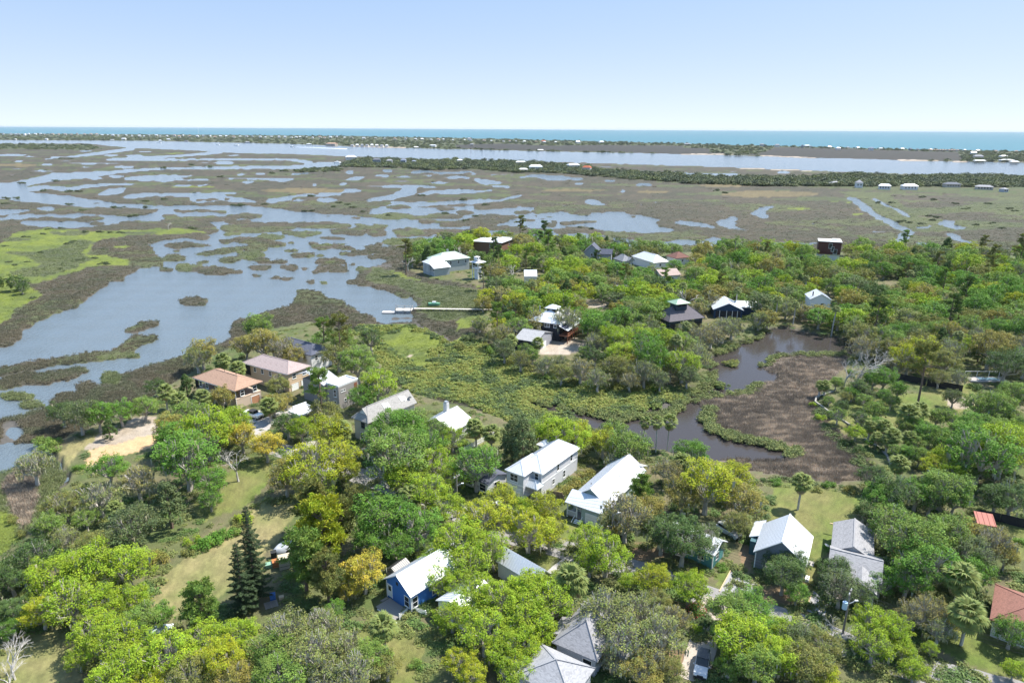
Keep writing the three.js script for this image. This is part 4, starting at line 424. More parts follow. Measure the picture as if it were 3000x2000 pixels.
// ---------------------------------------------------------------- the woods of the peninsula and the east bank
const WOODS = [[1180, 806], [1240, 750], [1330, 718], [1500, 714], [1700, 724], [1900, 755], [2110, 746], [2350, 756], [2500, 746], [2720, 754], [3090, 762], [3090, 1130], [2900, 1090], [2650, 1085], [2500, 1055], [2545, 1012], [2300, 948], [2150, 996], [2062, 1048], [2060, 1118], [1980, 1138], [1850, 1128], [1560, 1058], [1440, 1000], [1412, 905], [1452, 856], [1330, 834]];
const KEEP = [[1500, 888, 1698, 1005, 1012], [1560, 1000, 1770, 1062, 1064], [1950, 872, 2066, 942, 955], [2080, 878, 2190, 925, 932], [2370, 846, 2442, 880, 890], [1234, 724, 1354, 792, 800], [1373, 748, 1428, 796, 802], [1390, 682, 1492, 724, 742], [1532, 788, 1584, 814, 820], [1715, 712, 1768, 752, 768], [1796, 740, 1858, 770, 780], [1866, 733, 1950, 772, 782], [1966, 738, 2002, 756, 768], [1936, 786, 1990, 808, 816], [2392, 700, 2468, 744, 762], [1722, 884, 1778, 908, 908], [2560, 815, 2625, 826, 832], [1440, 895, 1470, 912, 915]];
reseed(4242);
{ const placed = [], grid = new Map(), cell = 6; let made = 0; const oaks = { n: 0 };
  for (let k = 0; k < 26000 && made < 640; k++) {
    const u = rr(1170, 3090), v = Math.pow(rnd(), 1.15) * 410 + 714; if (!inside(WOODS, u, v)) continue;
    const P = at(u, v, 0.95), zc = toMap(P.x, 0.95, P.z)[2], R = rr(4.3, 7.0) * (zc > 320 ? 1.12 : 1), gap = R * (zc > 300 ? 1.18 : 1.08);
    const key = (a, b) => Math.floor(a / cell) + ',' + Math.floor(b / cell); let ok = true;
    for (let a = -2; a <= 2 && ok; a++) for (let b = -2; b <= 2 && ok; b++) for (const q of grid.get(key(P.x + a * cell, P.z + b * cell)) ?? []) if (Math.hypot(q[0] - P.x, q[1] - P.z) < (gap + q[2]) * 0.5) { ok = false; break; }
    if (!ok) continue;
    const r = R * 2000 / zc, cy = v - R * 1.1 * 2000 / zc * 0.93; for (const [x0, y0, x1, y1, by] of KEEP) if (v > by - 14 && u + r * 0.7 > x0 && u - r * 0.7 < x1 && cy - r * 0.5 < y1 && v > y0 && cy + r * 0.9 > y0) { ok = false; break; }
    if (!ok) continue;
    (grid.get(key(P.x, P.z)) ?? grid.set(key(P.x, P.z), []).get(key(P.x, P.z))).push([P.x, P.z, gap]);
    const t = noiseA(P.x / 34, P.z / 34) + rr(-0.6, 0.6), q = rnd(), right = u > 2150; made++;
    const group = right ? 'woods of the east bank' : 'woods of the peninsula';
    if (q < 0.045) { palm(P.x, P.z, rr(5, 9), rr(1.7, 2.2), group, { tone: 'L' }); continue; }
    if (q < 0.10) { plant('pine', pick(['g', 'o', 'D']), P.x, P.z, R * 0.62, group); continue; }
    if (q < 0.125) { plant('bare', 'X', P.x, P.z, R * 1.0, group); continue; }
    if (q < 0.16) { plant('cedar', 'D', P.x, P.z, R * 0.55, group); continue; }
    const south = !right && v > 960;
    if (t > 0.55 || (south && t > -0.1)) { plant('mossy', pick(['M', 'm', 'M']), P.x, P.z, R * 0.95, group); continue; }
    plant('oak', t > 0.2 ? pick(['O', 'o', 'o', 'g']) : t > -0.2 ? pick(['g', 'B', 'g', 'G']) : t > -0.6 ? pick(['B', 'b', 'B', 'g']) : pick(['G', 'D', 'G', 'd']), P.x, P.z, R, group, 0.95, rr(0.9, 1.15));
  }
 
}
// ---------------------------------------------------------------- ground cover that nobody could count
function cover(name, geo, mat, list, kind = 'stuff') { const m = new THREE.InstancedMesh(geo, mat, list.length), M = new THREE.Matrix4(), q = new THREE.Quaternion(), e = new THREE.Euler(); list.forEach((t, i) => { e.set(0, t[5] ?? 0, 0); q.setFromEuler(e); M.compose(V(t[0], t[1], t[2]), q, V(t[3], t[4], t[3])); m.setMatrixAt(i, M); m.setColorAt(i, t[6]); }); m.name = numbered(name); m.userData.kind = kind; m.castShadow = m.receiveShadow = true; scene.add(m); return m; }
const grassGeo = (() => { reseed(6); const L = new Leaves(); for (let k = 0; k < 26; k++) { const a = rnd() * 6.28, r = Math.sqrt(rnd()) * 0.9, x = Math.cos(a) * r, z = Math.sin(a) * r, g = rnd() * 6.28, w = rr(0.05, 0.11), h = rr(0.45, 1.0), lx = rr(-0.75, 0.75), lz = rr(-0.75, 0.75), t = tintOf(0.2); L.tri(V(x - Math.cos(g) * w, 0, z - Math.sin(g) * w), V(x + Math.cos(g) * w, 0, z + Math.sin(g) * w), V(x + lx, h, z + lz), t); } return L.geo(); })();
const white = new THREE.MeshStandardMaterial({ color: 0xffffff, vertexColors: true, roughness: 0.95, side: THREE.DoubleSide });
const coverLeaf = new THREE.MeshPhysicalMaterial({ color: 0xffffff, vertexColors: true, roughness: 0.85, transmission: 0.25, thickness: 0, side: THREE.DoubleSide });
{ reseed(31); const grass = [], scrub = [], reeds = [], under = [];
  for (let j = 0; j + 1 < NV; j++) for (let i = 0; i + 1 < NX; i++) {
    const v = VS[j], px = PX0 + i * STEP, k = cls[j * NX + i]; if (v < 95 || px < -60 || px > 3060) continue; const h0 = ht[j * NX + i];
    if (k === BROWN || k === OLIVE || k === REED || k === TAN || k === LIME) { const n = v > 420 ? 3 : v > 215 ? 1.2 : 0; for (let s = 0; s < n; s++) { if (rnd() > n || (k === LIME && rnd() < 0.5)) continue; const ux = px + rr(-2, 3) * STEP, uy = v + rr(-2, 3) * (VS[j + 1] - v) + horizonAt(px); if (classAt(ux, uy) !== k) continue; const P = at(ux, uy, 0), w = clamp(STEP * toMap(P.x, 0, P.z)[2] / 2000 * 0.75, 0.55, 1.7), L = LOOK[k], m = clamp(0.5 + 0.6 * noiseA(P.x / 23, P.z / 23) + rr(-0.3, 0.3), 0, 1), b = rr(1.7, 2.9) * (k === REED ? 0.75 : k === LIME ? 0.75 : 1); const c = C(lerp(L[1].r, L[2].r, m) * b, lerp(L[1].g, L[2].g, m) * b * 1.03, lerp(L[1].b, L[2].b, m) * b); if (k === REED && noiseA(P.x / 7 + P.z / 9, P.z / 2.6) > 0.3) c.multiplyScalar(1.75); if (noiseB(P.x / 15, P.z / 15) > 0.35 && k === BROWN) { c.r *= 0.95; c.g *= 1.12; } (k === REED ? reeds : grass).push([P.x, h0 - 0.12, P.z, w * 1.1, (k === LIME ? 0.35 : k === REED ? 0.9 : v < 330 ? 0.42 : 0.62) * rr(0.7, 1.25), rnd() * 6.28, c]); } }
    if (k === UPLAND && rnd() < 0.22) { const P = at(px + rr(0, STEP), v + rr(0, VS[j + 1] - v) + horizonAt(px), 0.9), R = rr(0.5, 1.5), q = rr(0.7, 1.3), t = noiseC(P.x / 9, P.z / 9); if (t > -0.25) under.push([P.x, 0.85, P.z, R, R * rr(0.4, 0.9), rnd() * 6.28, t > 0.3 ? C(0.10 * q, 0.175 * q, 0.03 * q) : C(0.17 * q, 0.205 * q, 0.045 * q)]); }
    if (k === SHRUB) for (let u = 0; u < 2; u++) { const far = false; if (rnd() > 0.5) continue; const P = at(px + rr(0, STEP), v + rr(0, VS[j + 1] - v) + horizonAt(px), 0), R = far ? rr(1.6, 3.4) : rr(0.8, 1.9), t = noiseB(P.x / 12, P.z / 12) + rr(-0.4, 0.4); scrub.push([P.x, 0.35, P.z, R, R * rr(0.55, 0.95), rnd() * 6.28, t > 0.4 ? C(0.095, 0.150, 0.034) : t > -0.2 ? C(0.195, 0.250, 0.040) : C(0.265, 0.295, 0.048)]); }
  }
 
  cover('marsh_grass', grassGeo, coverLeaf, grass); cover('reed_bed', grassGeo, coverLeaf, reeds); cover('undergrowth', TUFTBUSH[1], coverLeaf, under); cover('scrub_thicket', TUFTBUSH[0], coverLeaf, scrub);
  // low mangrove along the pond and creek edges
  const edge = []; const along = (pts, w, n, cA = C(0.185, 0.225, 0.06)) => { for (let k = 0; k < n; k++) { const s = rnd() * (pts.length - 1), a = pts[Math.floor(s)], b = pts[Math.floor(s) + 1], f = s % 1, P = at(lerp(a[0], b[0], f) + rr(-w, w), lerp(a[1], b[1], f) + rr(-w, w) * 0.5, 0.3), R = rr(0.8, 1.7), q = rr(0.75, 1.25); edge.push([P.x, 0.15, P.z, R, R * rr(0.8, 1.15), rnd() * 6.28, C(cA.r * q, cA.g * q, cA.b * q)]); } };
  along([[2050, 1170], [2100, 1160], [2190, 1150], [2230, 1128]], 14, 60); along([[2070, 1225], [2100, 1262], [2170, 1285], [2240, 1300], [2330, 1322]], 16, 150); along([[2080, 1195], [2070, 1235]], 18, 50); along([[2240, 1070], [2270, 1045], [2330, 1040], [2420, 1040], [2480, 1040]], 12, 90); along([[2075, 1050], [2080, 1100], [2075, 1130], [2000, 1155], [1990, 1190]], 22, 130); along([[2100, 1030], [2160, 1010], [2250, 965]], 16, 80); along([[1800, 1240], [1850, 1220], [1930, 1215], [1985, 1205], [1990, 1180]], 12, 90); along([[1700, 1195], [1790, 1222], [1560, 1180]], 14, 70); along([[2140, 1068], [2152, 1068]], 8, 12); along([[2106, 1130], [2114, 1130]], 5, 8); along([[2250, 1415], [2330, 1415], [2440, 1440], [2530, 1462]], 14, 90, C(0.14, 0.18, 0.045)); along([[1560, 1215], [1620, 1235], [1700, 1260], [1850, 1310], [1960, 1345], [2080, 1370]], 20, 130, C(0.15, 0.20, 0.04)); along([[2420, 1180], [2400, 1220], [2450, 1290], [2530, 1370]], 14, 90, C(0.12, 0.17, 0.04)); along([[2310, 1338], [2350, 1330]], 8, 14);
  cover('mangrove_scrub', TUFTBUSH[1], coverLeaf, edge);
  // scattered scrub on the bright marsh and the islets
  const dots = []; for (const [F, list] of [[Z4, [[175, 128], [330, 75], [420, 70], [505, 160], [450, 175], [720, 310], [690, 315], [740, 318], [275, 235], [180, 300], [105, 322], [300, 110], [720, 215], [1335, 70], [1310, 66], [1350, 74], [580, 95], [680, 95], [760, 98], [830, 98], [230, 550], [60, 420], [120, 415], [30, 190], [480, 170], [400, 350], [250, 360], [550, 290], [640, 275], [60, 300]]], [Z1, [[300, 517], [40, 570], [110, 565], [480, 612], [560, 650], [780, 632], [830, 632], [1010, 630], [1000, 588], [1120, 578], [900, 690], [940, 685], [1660, 615], [1640, 618], [1820, 608], [1600, 612], [2100, 655], [2140, 655], [2330, 600], [2150, 553], [2300, 625], [1120, 358], [380, 448], [150, 465], [480, 520], [540, 524], [1310, 338], [1440, 350], [1880, 395], [1930, 378], [2040, 378], [480, 295], [430, 292], [1520, 418], [2100, 380], [40, 605]]], [Z2, [[320, 685], [150, 660], [710, 672], [850, 722], [1000, 612], [1720, 780], [1650, 770], [550, 548], [840, 575], [920, 690], [90, 630], [40, 610]]], [Z3, [[1440, 600], [1340, 600], [2110, 605], [1700, 690], [1760, 700], [1720, 720], [1650, 745], [1520, 725], [1490, 730], [1560, 735], [2130, 740], [2020, 750], [2290, 655], [2200, 775], [230, 515], [290, 530], [2250, 640], [1950, 640], [1660, 560], [1730, 580], [1880, 605]]]]) for (const [x, y] of list) { const [px, py] = F(x, y); for (let n = 0; n < 5; n++) { const P = at(px + rr(-7, 7), py + rr(-1.5, 1.5), 0.4), R = rr(1.0, 2.3) * clamp(toMap(P.x, 0, P.z)[2] / 420, 0.8, 2.6), q = rr(0.7, 1.2); dots.push([P.x, 0.3, P.z, R, R * rr(0.55, 0.85), rnd() * 6.28, C(0.075 * q, 0.105 * q, 0.03 * q)]); } }
  for (let k = 0; k < 5200; k++) { const px = rr(-40, 3040), v = rr(60, 300), py = v + horizonAt(px), c = classAt(px, py); if (c !== BROWN && c !== OLIVE) continue; const P = at(px, py, 0.4); if (noiseC(P.x / 60, P.z / 45) < 0.12) continue; const R = rr(0.7, 1.5) * clamp(toMap(P.x, 0, P.z)[2] / 420, 0.8, 2.2), q = rr(0.8, 1.2); dots.push([P.x, 0.25, P.z, R * 1.5, R * rr(0.25, 0.5), rnd() * 6.28, rnd() < 0.6 ? C(0.085 * q, 0.10 * q, 0.04 * q) : C(0.11 * q, 0.09 * q, 0.055 * q)]); }
  cover('marsh_scrub', TUFTBUSH[0], coverLeaf, dots);
  // woods of the barrier island and the river strip, far off
  const far = []; for (let k = 0; k < 26000; k++) { const px = rr(-60, 3060), v = Math.pow(rnd(), 1) * 150 + 17, py = v + horizonAt(px), c = classAt(px, py); if (c !== WOOD && c !== SHRUB) continue; const P = at(px, py, 0.9), zc = toMap(P.x, 0, P.z)[2], R = rr(3, 6) * clamp(zc / 2200, 0.7, 1.5), q = rr(0.7, 1.25); if (zc > 9000) continue; const big = v > 75 && px > 1000 ? 1.55 : 1; far.push([P.x, 0.4, P.z, R * 1.5 * big, R * rr(0.9, 1.5) * big, rnd() * 6.28, rnd() < 0.5 ? C(0.055 * q, 0.085 * q, 0.03 * q) : C(0.10 * q, 0.13 * q, 0.035 * q)]); }
  cover('far_woodland', TUFTBUSH[1], coverLeaf, far);
}
// ---------------------------------------------------------------- houses
const shingleTex = noiseTexture(256, (() => { reseed(3); const rows = 16, cols = 8, tone = Array.from({ length: rows * cols }, () => rr(0.72, 1)); return (u, v) => { const r = Math.floor(v * rows), f = v * rows - r, c = Math.floor((u * cols + (r % 2) * 0.5) % cols), g = tone[r * cols + c] * (f > 0.88 ? 0.72 : 1) * (0.94 + 0.06 * tile(noiseC, u, v, 60)); return [g, g, g]; }; })());
const lapTex = noiseTexture(128, (u, v) => { const f = (v * 8) % 1, g = 0.35 + 0.6 * (1 - f); return [g, g, g]; });
const stuccoTex = noiseTexture(256, (u, v) => { const g = 0.86 + 0.08 * tile(noiseA, u, v, 6) + 0.06 * tile(noiseB, u, v, 40) + 0.05 * tile(noiseC, u, v, 90); return [g, g, g]; });
const shingle = (r, g, b) => new THREE.MeshStandardMaterial({ color: C(r, g, b), map: shingleTex, roughness: 0.95, bumpMap: shingleTex, bumpScale: 0.02 });
const metalRoof = (r, g, b) => new THREE.MeshPhysicalMaterial({ color: C(r, g, b), map: stuccoTex, roughness: 0.42, metalness: 0.15 });
const siding = (r, g, b) => new THREE.MeshStandardMaterial({ color: C(r, g, b), map: stuccoTex, roughness: 0.8, bumpMap: lapTex, bumpScale: 0.02 });
const stucco = (r, g, b) => new THREE.MeshStandardMaterial({ color: C(r, g, b), map: stuccoTex, roughness: 0.92 });
const MAT = {
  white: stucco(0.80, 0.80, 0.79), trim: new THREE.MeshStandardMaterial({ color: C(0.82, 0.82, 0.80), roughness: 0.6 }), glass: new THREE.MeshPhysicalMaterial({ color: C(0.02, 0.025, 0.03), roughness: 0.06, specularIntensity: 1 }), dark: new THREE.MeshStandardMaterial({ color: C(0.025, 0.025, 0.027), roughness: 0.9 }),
  wood: new THREE.MeshStandardMaterial({ color: C(0.30, 0.20, 0.12), map: stuccoTex, roughness: 0.9 }), oldWood: new THREE.MeshStandardMaterial({ color: C(0.30, 0.275, 0.25), map: stuccoTex, roughness: 0.95 }), redWood: new THREE.MeshStandardMaterial({ color: C(0.25, 0.095, 0.05), roughness: 0.8 }), newWood: new THREE.MeshStandardMaterial({ color: C(0.55, 0.40, 0.24), roughness: 0.85 }),
  steel: new THREE.MeshStandardMaterial({ color: C(0.45, 0.47, 0.5), roughness: 0.45, metalness: 0.6 }), concrete: new THREE.MeshStandardMaterial({ color: C(0.46, 0.43, 0.40), map: grainTex, roughness: 0.95 }), whiteMetal: metalRoof(0.80, 0.81, 0.82), paleMetal: metalRoof(0.70, 0.73, 0.76), greyShingle: shingle(0.33, 0.325, 0.335), brownShingle: shingle(0.42, 0.265, 0.185), pinkShingle: shingle(0.42, 0.335, 0.315), slate: shingle(0.105, 0.115, 0.155), solar: new THREE.MeshPhysicalMaterial({ color: C(0.012, 0.018, 0.05), roughness: 0.12 }),
};
function boxG(w, h, d) { const g = new THREE.BoxGeometry(w, h, d), uv = g.attributes.uv, n = g.attributes.normal; for (let i = 0; i < uv.count; i++) { const ax = Math.abs(n.getX(i)), ay = Math.abs(n.getY(i)); uv.setXY(i, uv.getX(i) * (ax > 0.5 ? d : w) / 1.2, uv.getY(i) * (ay > 0.5 ? d : h) / 1.2); } return g; }
const unitBox = new THREE.BoxGeometry(1, 1, 1);
function bar(name, mat, parent, x, y, z, w, h, d, ry = 0, rz = 0) { const m = mesh(name, unitBox, mat, parent); m.position.set(x, y, z); m.scale.set(w, h, d); m.rotation.set(0, ry, rz); return m; }
function flatGeo(faces) { // faces: lists of corner points [x,y,z]; uv: metres along the lower edge and up the face
  const p = [], uv = []; for (const f of faces) { const q = f.map((a) => V(...a)), e = q[1].clone().sub(q[0]).normalize(), n = new THREE.Vector3().crossVectors(q[1].clone().sub(q[0]), q[q.length - 1].clone().sub(q[0])).normalize(), u = new THREE.Vector3().crossVectors(n, e); for (let k = 1; k + 1 < q.length; k++) for (const a of [q[0], q[k], q[k + 1]]) { p.push(a.x, a.y, a.z); const d = a.clone().sub(q[0]); uv.push(d.dot(e) / 2.24, d.dot(u) / 2.24); } }
  const g = new THREE.BufferGeometry(); g.setAttribute('position', new THREE.Float32BufferAttribute(p, 3)); g.setAttribute('uv', new THREE.Float32BufferAttribute(uv, 2)); g.computeVertexNormals(); return g;
}
const csg = new Evaluator(); csg.useGroups = false;
class House {
  constructor(name, label, o) {
    this.o = o; this.base = o.base ?? 0.95; this.over = o.over ?? 0.45; this.g = thing(name, label, o.cat ?? 'house', o.group);
    const y = this.base + o.eave, [A, B, Cc] = [o.A, o.B, o.C].map((q) => at(q[0], q[1], y)), d1 = Cc.clone().sub(B), d2 = A.clone().sub(B), W = Math.hypot(d1.x, d1.z), D = Math.hypot(d2.x, d2.z), x1 = [d1.x / W, d1.z / W], x2 = [-d2.z / D, d2.x / D], wt = o.trust ?? 0.5;
    let cx = x1[0] * wt + x2[0] * (1 - wt), cz = x1[1] * wt + x2[1] * (1 - wt), l = Math.hypot(cx, cz); cx /= l; cz /= l; this.W = o.W ?? W; this.D = o.D ?? D;
    this.g.position.set(B.x + cx * this.W / 2 + cz * this.D / 2, this.base, B.z + cz * this.W / 2 - cx * this.D / 2); this.g.rotation.y = Math.atan2(-cz, cx);
    this.eave = o.eave; HOUSES.push(this);
  }
  walls(mat, b = {}) { const W = b.W ?? this.W - 2 * this.over, D = b.D ?? this.D - 2 * this.over, h = b.h ?? this.eave, y0 = b.y0 ?? -0.5; const m = mesh('wall', boxG(W, h - y0 - 0.02, D), mat, this.g); m.position.set(b.x ?? 0, (h + y0) / 2 - 0.01, b.z ?? 0); return m; }
  // hip or gable roof over a rectangle; ridge runs along 'x' or 'z'; hipA / hipB tell whether the ends are hipped
  roof(mat, b = {}) {
    const W = b.W ?? this.W, D = b.D ?? this.D, y = b.y ?? this.eave, rise = b.rise, ax = b.ridge ?? (W > D ? 'x' : 'z'), t = b.t ?? 0.16, Lh = (ax === 'x' ? W : D) / 2, S = (ax === 'x' ? D : W) / 2, ia = (b.hipA ?? true) ? Math.min(S * (b.run ?? 1), Lh - 0.02) : 0, ib = (b.hipB ?? true) ? Math.min(S * (b.run ?? 1), Lh - 0.02) : 0;
    const P = (l, s, h) => ax === 'x' ? [l, y + h, s] : [s, y + h, -l];
    const f = [], e = [P(-Lh, S, 0), P(Lh, S, 0), P(Lh, -S, 0), P(-Lh, -S, 0)], r = [P(-Lh + ia, 0, rise), P(Lh - ib, 0, rise)], dn = (q) => [q[0], q[1] - t, q[2]], lo = e.map(dn), rl = r.map(dn);
    f.push([e[0], e[1], r[1], r[0]], [e[2], e[3], r[0], r[1]], [lo[1], lo[0], rl[0], rl[1]], [lo[3], lo[2], rl[1], rl[0]], [lo[0], lo[1], e[1], e[0]], [lo[2], lo[3], e[3], e[2]]); // both slopes, their undersides and the eaves' edges
    for (const [hip, i, j, k] of [[ib > 0, 1, 2, 1], [ia > 0, 3, 0, 0]]) if (hip) f.push([e[i], e[j], r[k]], [lo[j], lo[i], rl[k]], [lo[i], lo[j], e[j], e[i]]); else f.push([lo[i], rl[k], r[k], e[i]], [rl[k], lo[j], e[j], r[k]]);
    const m = mesh('roof', flatGeo(f), mat, this.g); m.position.set(b.x ?? 0, 0, b.z ?? 0);
    if (b.endMat) { const o2 = this.over; for (const [hip, l, s] of [[ia > 0, -Lh + o2, -1], [ib > 0, Lh - o2, 1]]) if (!hip) { const gw = S - o2, yb = rise * o2 / S - t, pts = [P(l, s * gw, -0.05), P(l, -s * gw, -0.05), P(l, -s * gw, yb), P(l, 0, rise - t - 0.01), P(l, s * gw, yb)]; const gm = mesh('gable_wall', flatGeo([pts]), b.endMat, this.g); gm.position.copy(m.position); } }
    const seamStep = b.seam; if (seamStep) { const sl = Math.hypot(S, rise); for (const side of [1, -1]) for (let l = -Lh + seamStep / 2; l < Lh; l += seamStep) { const run = Math.min(S, ia ? (l + Lh) * S / ia : S, ib ? (Lh - l) * S / ib : S); if (run < 0.3) continue; this.seam(m, P(l, side * S, 0), P(l, side * (S - run), rise * run / S), b.seamMat ?? mat); }
      if (ia) for (let s = -S + seamStep / 2; s < S; s += seamStep) { const run = (S - Math.abs(s)) * ia / S; if (run > 0.3) this.seam(m, P(-Lh, s, 0), P(-Lh + run, s, rise * run / ia), b.seamMat ?? mat); } if (ib) for (let s = -S + seamStep / 2; s < S; s += seamStep) { const run = (S - Math.abs(s)) * ib / S; if (run > 0.3) this.seam(m, P(Lh, s, 0), P(Lh - run, s, rise * run / ib), b.seamMat ?? mat); } }
    if (b.cap) { const c = (a, q) => { const k = this.seam(m, a, q, mat); k.name = 'ridge_cap'; k.scale.y = 0.07; k.scale.z = 0.24; }; c(r[0], r[1]); if (ia) { c(e[0], r[0]); c(e[3], r[0]); } if (ib) { c(e[1], r[1]); c(e[2], r[1]); } }
    if (b.gutter) { for (const [a, q] of [[0, 1], [2, 3]]) { const k = this.seam(m, lo[a], lo[q], MAT.trim); k.name = 'gutter'; k.scale.y = 0.12; k.scale.z = 0.1; } }
    return m;
  }
  seam(parent, a, b, mat) { const A = V(...a), B = V(...b), d = B.clone().sub(A), m = mesh('roof_seam', unitBox, mat, parent); m.position.copy(A).lerp(B, 0.5).add(V(0, 0.02, 0)); m.quaternion.setFromUnitVectors(V(1, 0, 0), d.clone().normalize()); m.scale.set(d.length(), 0.055, 0.045); return m; }
  shed(mat, x0, x1, z0, z1, yLow, yHigh, low, t = 0.14, name = 'roof') { // single slope; low = 'F','K','L','R': the side of the lower edge
    const h = { F: [yHigh, yHigh, yLow, yLow], K: [yLow, yLow, yHigh, yHigh], L: [yLow, yHigh, yHigh, yLow], R: [yHigh, yLow, yLow, yHigh] }[low], p = [[x0, h[0], z0], [x1, h[1], z0], [x1, h[2], z1], [x0, h[3], z1]], q = p.map((a) => [a[0], a[1] - t, a[2]]); return mesh(name, flatGeo([[p[3], p[2], p[1], p[0]], [q[0], q[1], q[2], q[3]], ...[0, 1, 2, 3].map((k) => [q[(k + 1) % 4], q[k], p[k], p[(k + 1) % 4]])]), mat, this.g);
  }
  face(side, b = {}) { const W = (b.W ?? this.W - 2 * this.over), D = (b.D ?? this.D - 2 * this.over), x = b.x ?? 0, z = b.z ?? 0; return { F: { len: W, p: (u, y, o) => [x + u * W, y, z + D / 2 + o], r: 0 }, K: { len: W, p: (u, y, o) => [x - u * W, y, z - D / 2 - o], r: Math.PI }, L: { len: D, p: (u, y, o) => [x - W / 2 - o, y, z + u * D], r: -Math.PI / 2 }, R: { len: D, p: (u, y, o) => [x + W / 2 + o, y, z - u * D], r: Math.PI / 2 } }[side]; }
  win(side, u, y, w = 1.0, h = 1.4, o = {}) { // y is the middle of the window
    const f = this.face(side, o.b), m = mesh('window', unitBox, o.pane ?? MAT.glass, this.g); m.position.set(...f.p(u, y, 0.005)); m.rotation.y = f.r; m.scale.set(w, h, 0.05);
    const fr = (nm, x, yy, ww, hh, dz = 0.06) => { const k = mesh(nm, unitBox, o.frame ?? MAT.trim, m); k.position.set(x / w, yy / h, 0.3 / 1); k.scale.set(ww / w, hh / h, dz / 0.05); return k; };
    const t = o.t ?? 0.10; fr('frame', 0, h / 2, w + 2 * t, t); fr('frame', 0, -h / 2, w + 2 * t, t); fr('frame', -w / 2 - t / 2, 0, t, h); fr('frame', w / 2 + t / 2, 0, t, h); if (!o.plain) { fr('muntin', 0, 0, w, 0.06); if (o.twin) fr('muntin', 0, 0, 0.08, h); } fr('sill', 0, -h / 2 - t * 0.8, w + 3 * t, 0.07, 0.14); return m;
  }
  panel(name, side, u, y, w, h, mat, o = {}) { const f = this.face(side, o.b), m = mesh(name, unitBox, mat, this.g); m.position.set(...f.p(u, y, o.out ?? 0.01)); m.rotation.y = f.r; m.scale.set(w, h, o.d ?? 0.07); if (o.frame) for (const [x, yy, ww, hh] of [[0, h / 2 + 0.06, w + 0.24, 0.12], [-w / 2 - 0.06, 0, 0.12, h], [w / 2 + 0.06, 0, 0.12, h]]) { const k = mesh('frame', unitBox, o.frameMat ?? MAT.trim, m); k.position.set(x / w, yy / h, 0.4); k.scale.set(ww / w, hh / h, 1.4); } if (o.rows) for (let i = 1; i < o.rows; i++) { const k = mesh('panel_groove', unitBox, MAT.dark, m); k.position.set(0, i / o.rows - 0.5, 0.49); k.scale.set(0.98, 0.02 / h, 0.1); } return m; }
  trimCorners(mat = MAT.trim, b = {}) { const W = (b.W ?? this.W - 2 * this.over), D = (b.D ?? this.D - 2 * this.over), h = b.h ?? this.eave; for (const [sx, sz] of [[-1, 1], [1, 1], [-1, -1]]) bar('corner_trim', mat, this.g, (b.x ?? 0) + sx * (W / 2 - 0.04), h / 2 - 0.2, (b.z ?? 0) + sz * (D / 2 - 0.04), 0.16, h, 0.16); }
  carve(wall, side, u, y, w, h, deep, b) { // a real opening with a room behind it
    const f = this.face(side, b), A = new Brush(wall.geometry, wall.material), B = new Brush(boxG(w, h, deep), wall.material); A.position.copy(wall.position); A.updateMatrixWorld(); B.position.set(...f.p(u, y, -deep / 2 + 0.2)); B.rotation.y = f.r; B.updateMatrixWorld();
    const r = csg.evaluate(A, B, SUBTRACTION), g = r.geometry; wall.geometry = g; wall.position.set(0, 0, 0); return wall;
  }
  band(side, y, mat = MAT.trim, h = 0.22, b) { const f = this.face(side, b), m = mesh('trim_band', unitBox, mat, this.g); m.position.set(...f.p(0, y, 0.01)); m.rotation.y = f.r; m.scale.set(f.len + 0.02, h, 0.06); }
}
const HOUSES = [];
const ZA = frame(520, 960, 5.2267), ZB = frame(780, 960, 4.9), ZC = frame(1000, 1080, 4.9), ZD = frame(1450, 1260, 4.9), ZE = frame(1480, 870, 7.128), ZF = frame(1080, 1580, 6.534), ZG = frame(1480, 1700, 3.6185), ZH = frame(1900, 1480, 3.92), ZI = frame(2400, 1480, 3.015), ZJ = frame(1200, 660, 5.88), ZK = frame(1600, 680, 5.6), ZL = frame(1900, 780, 3.92), ZM = frame(1380, 1460, 4.6125);

{ // tan house, brown hip roof
  const h = new House('tan_house', 'tan stucco house with brown hip roof and a white pickup outside', { A: ZA(205, 765), B: ZA(870, 970), C: ZA(1305, 820), eave: 5.4 }); const m = stucco(0.60, 0.47, 0.36);
  const wl = h.walls(m); h.roof(MAT.brownShingle, { rise: 2.0, ridge: 'z', cap: true, gutter: true }); h.band('F', 2.75, m, 0.12);
  h.win('F', -0.24, 4.05, 1.05, 1.5); h.win('F', 0.26, 4.05, 1.05, 1.5); h.carve(wl, 'F', -0.2, 1.05, 2.5, 2.1, 5); bar('garage_shelf', MAT.wood, h.g, -0.9, 0.9, h.D / 2 - 4.6, 1.6, 1.6, 0.5); h.panel('garage_door', 'F', 0.25, 1.05, 2.5, 2.1, new THREE.MeshStandardMaterial({ color: C(0.45, 0.22, 0.12), roughness: 0.7 }), { frame: true, rows: 4 });
  for (const u of [-0.36, -0.2, 0.05, 0.22]) h.win('L', u, 4.1, 0.9, 1.4); h.panel('porch_shade_panel', 'L', -0.46, 3.9, 1.4, 2.4, MAT.dark); bar('gutter_pipe', MAT.trim, h.g, -h.W / 2 + 0.4, 2.6, h.D / 2 - 0.4, 0.09, 5.2, 0.09); for (const [x, z] of [[0.8, -2], [1.1, 2.5]]) bar('vent_pipe', MAT.dark, h.g, x, 7.1, z, 0.12, 0.6, 0.12);  // dark porch panel paints the shade of the open porch corner
}
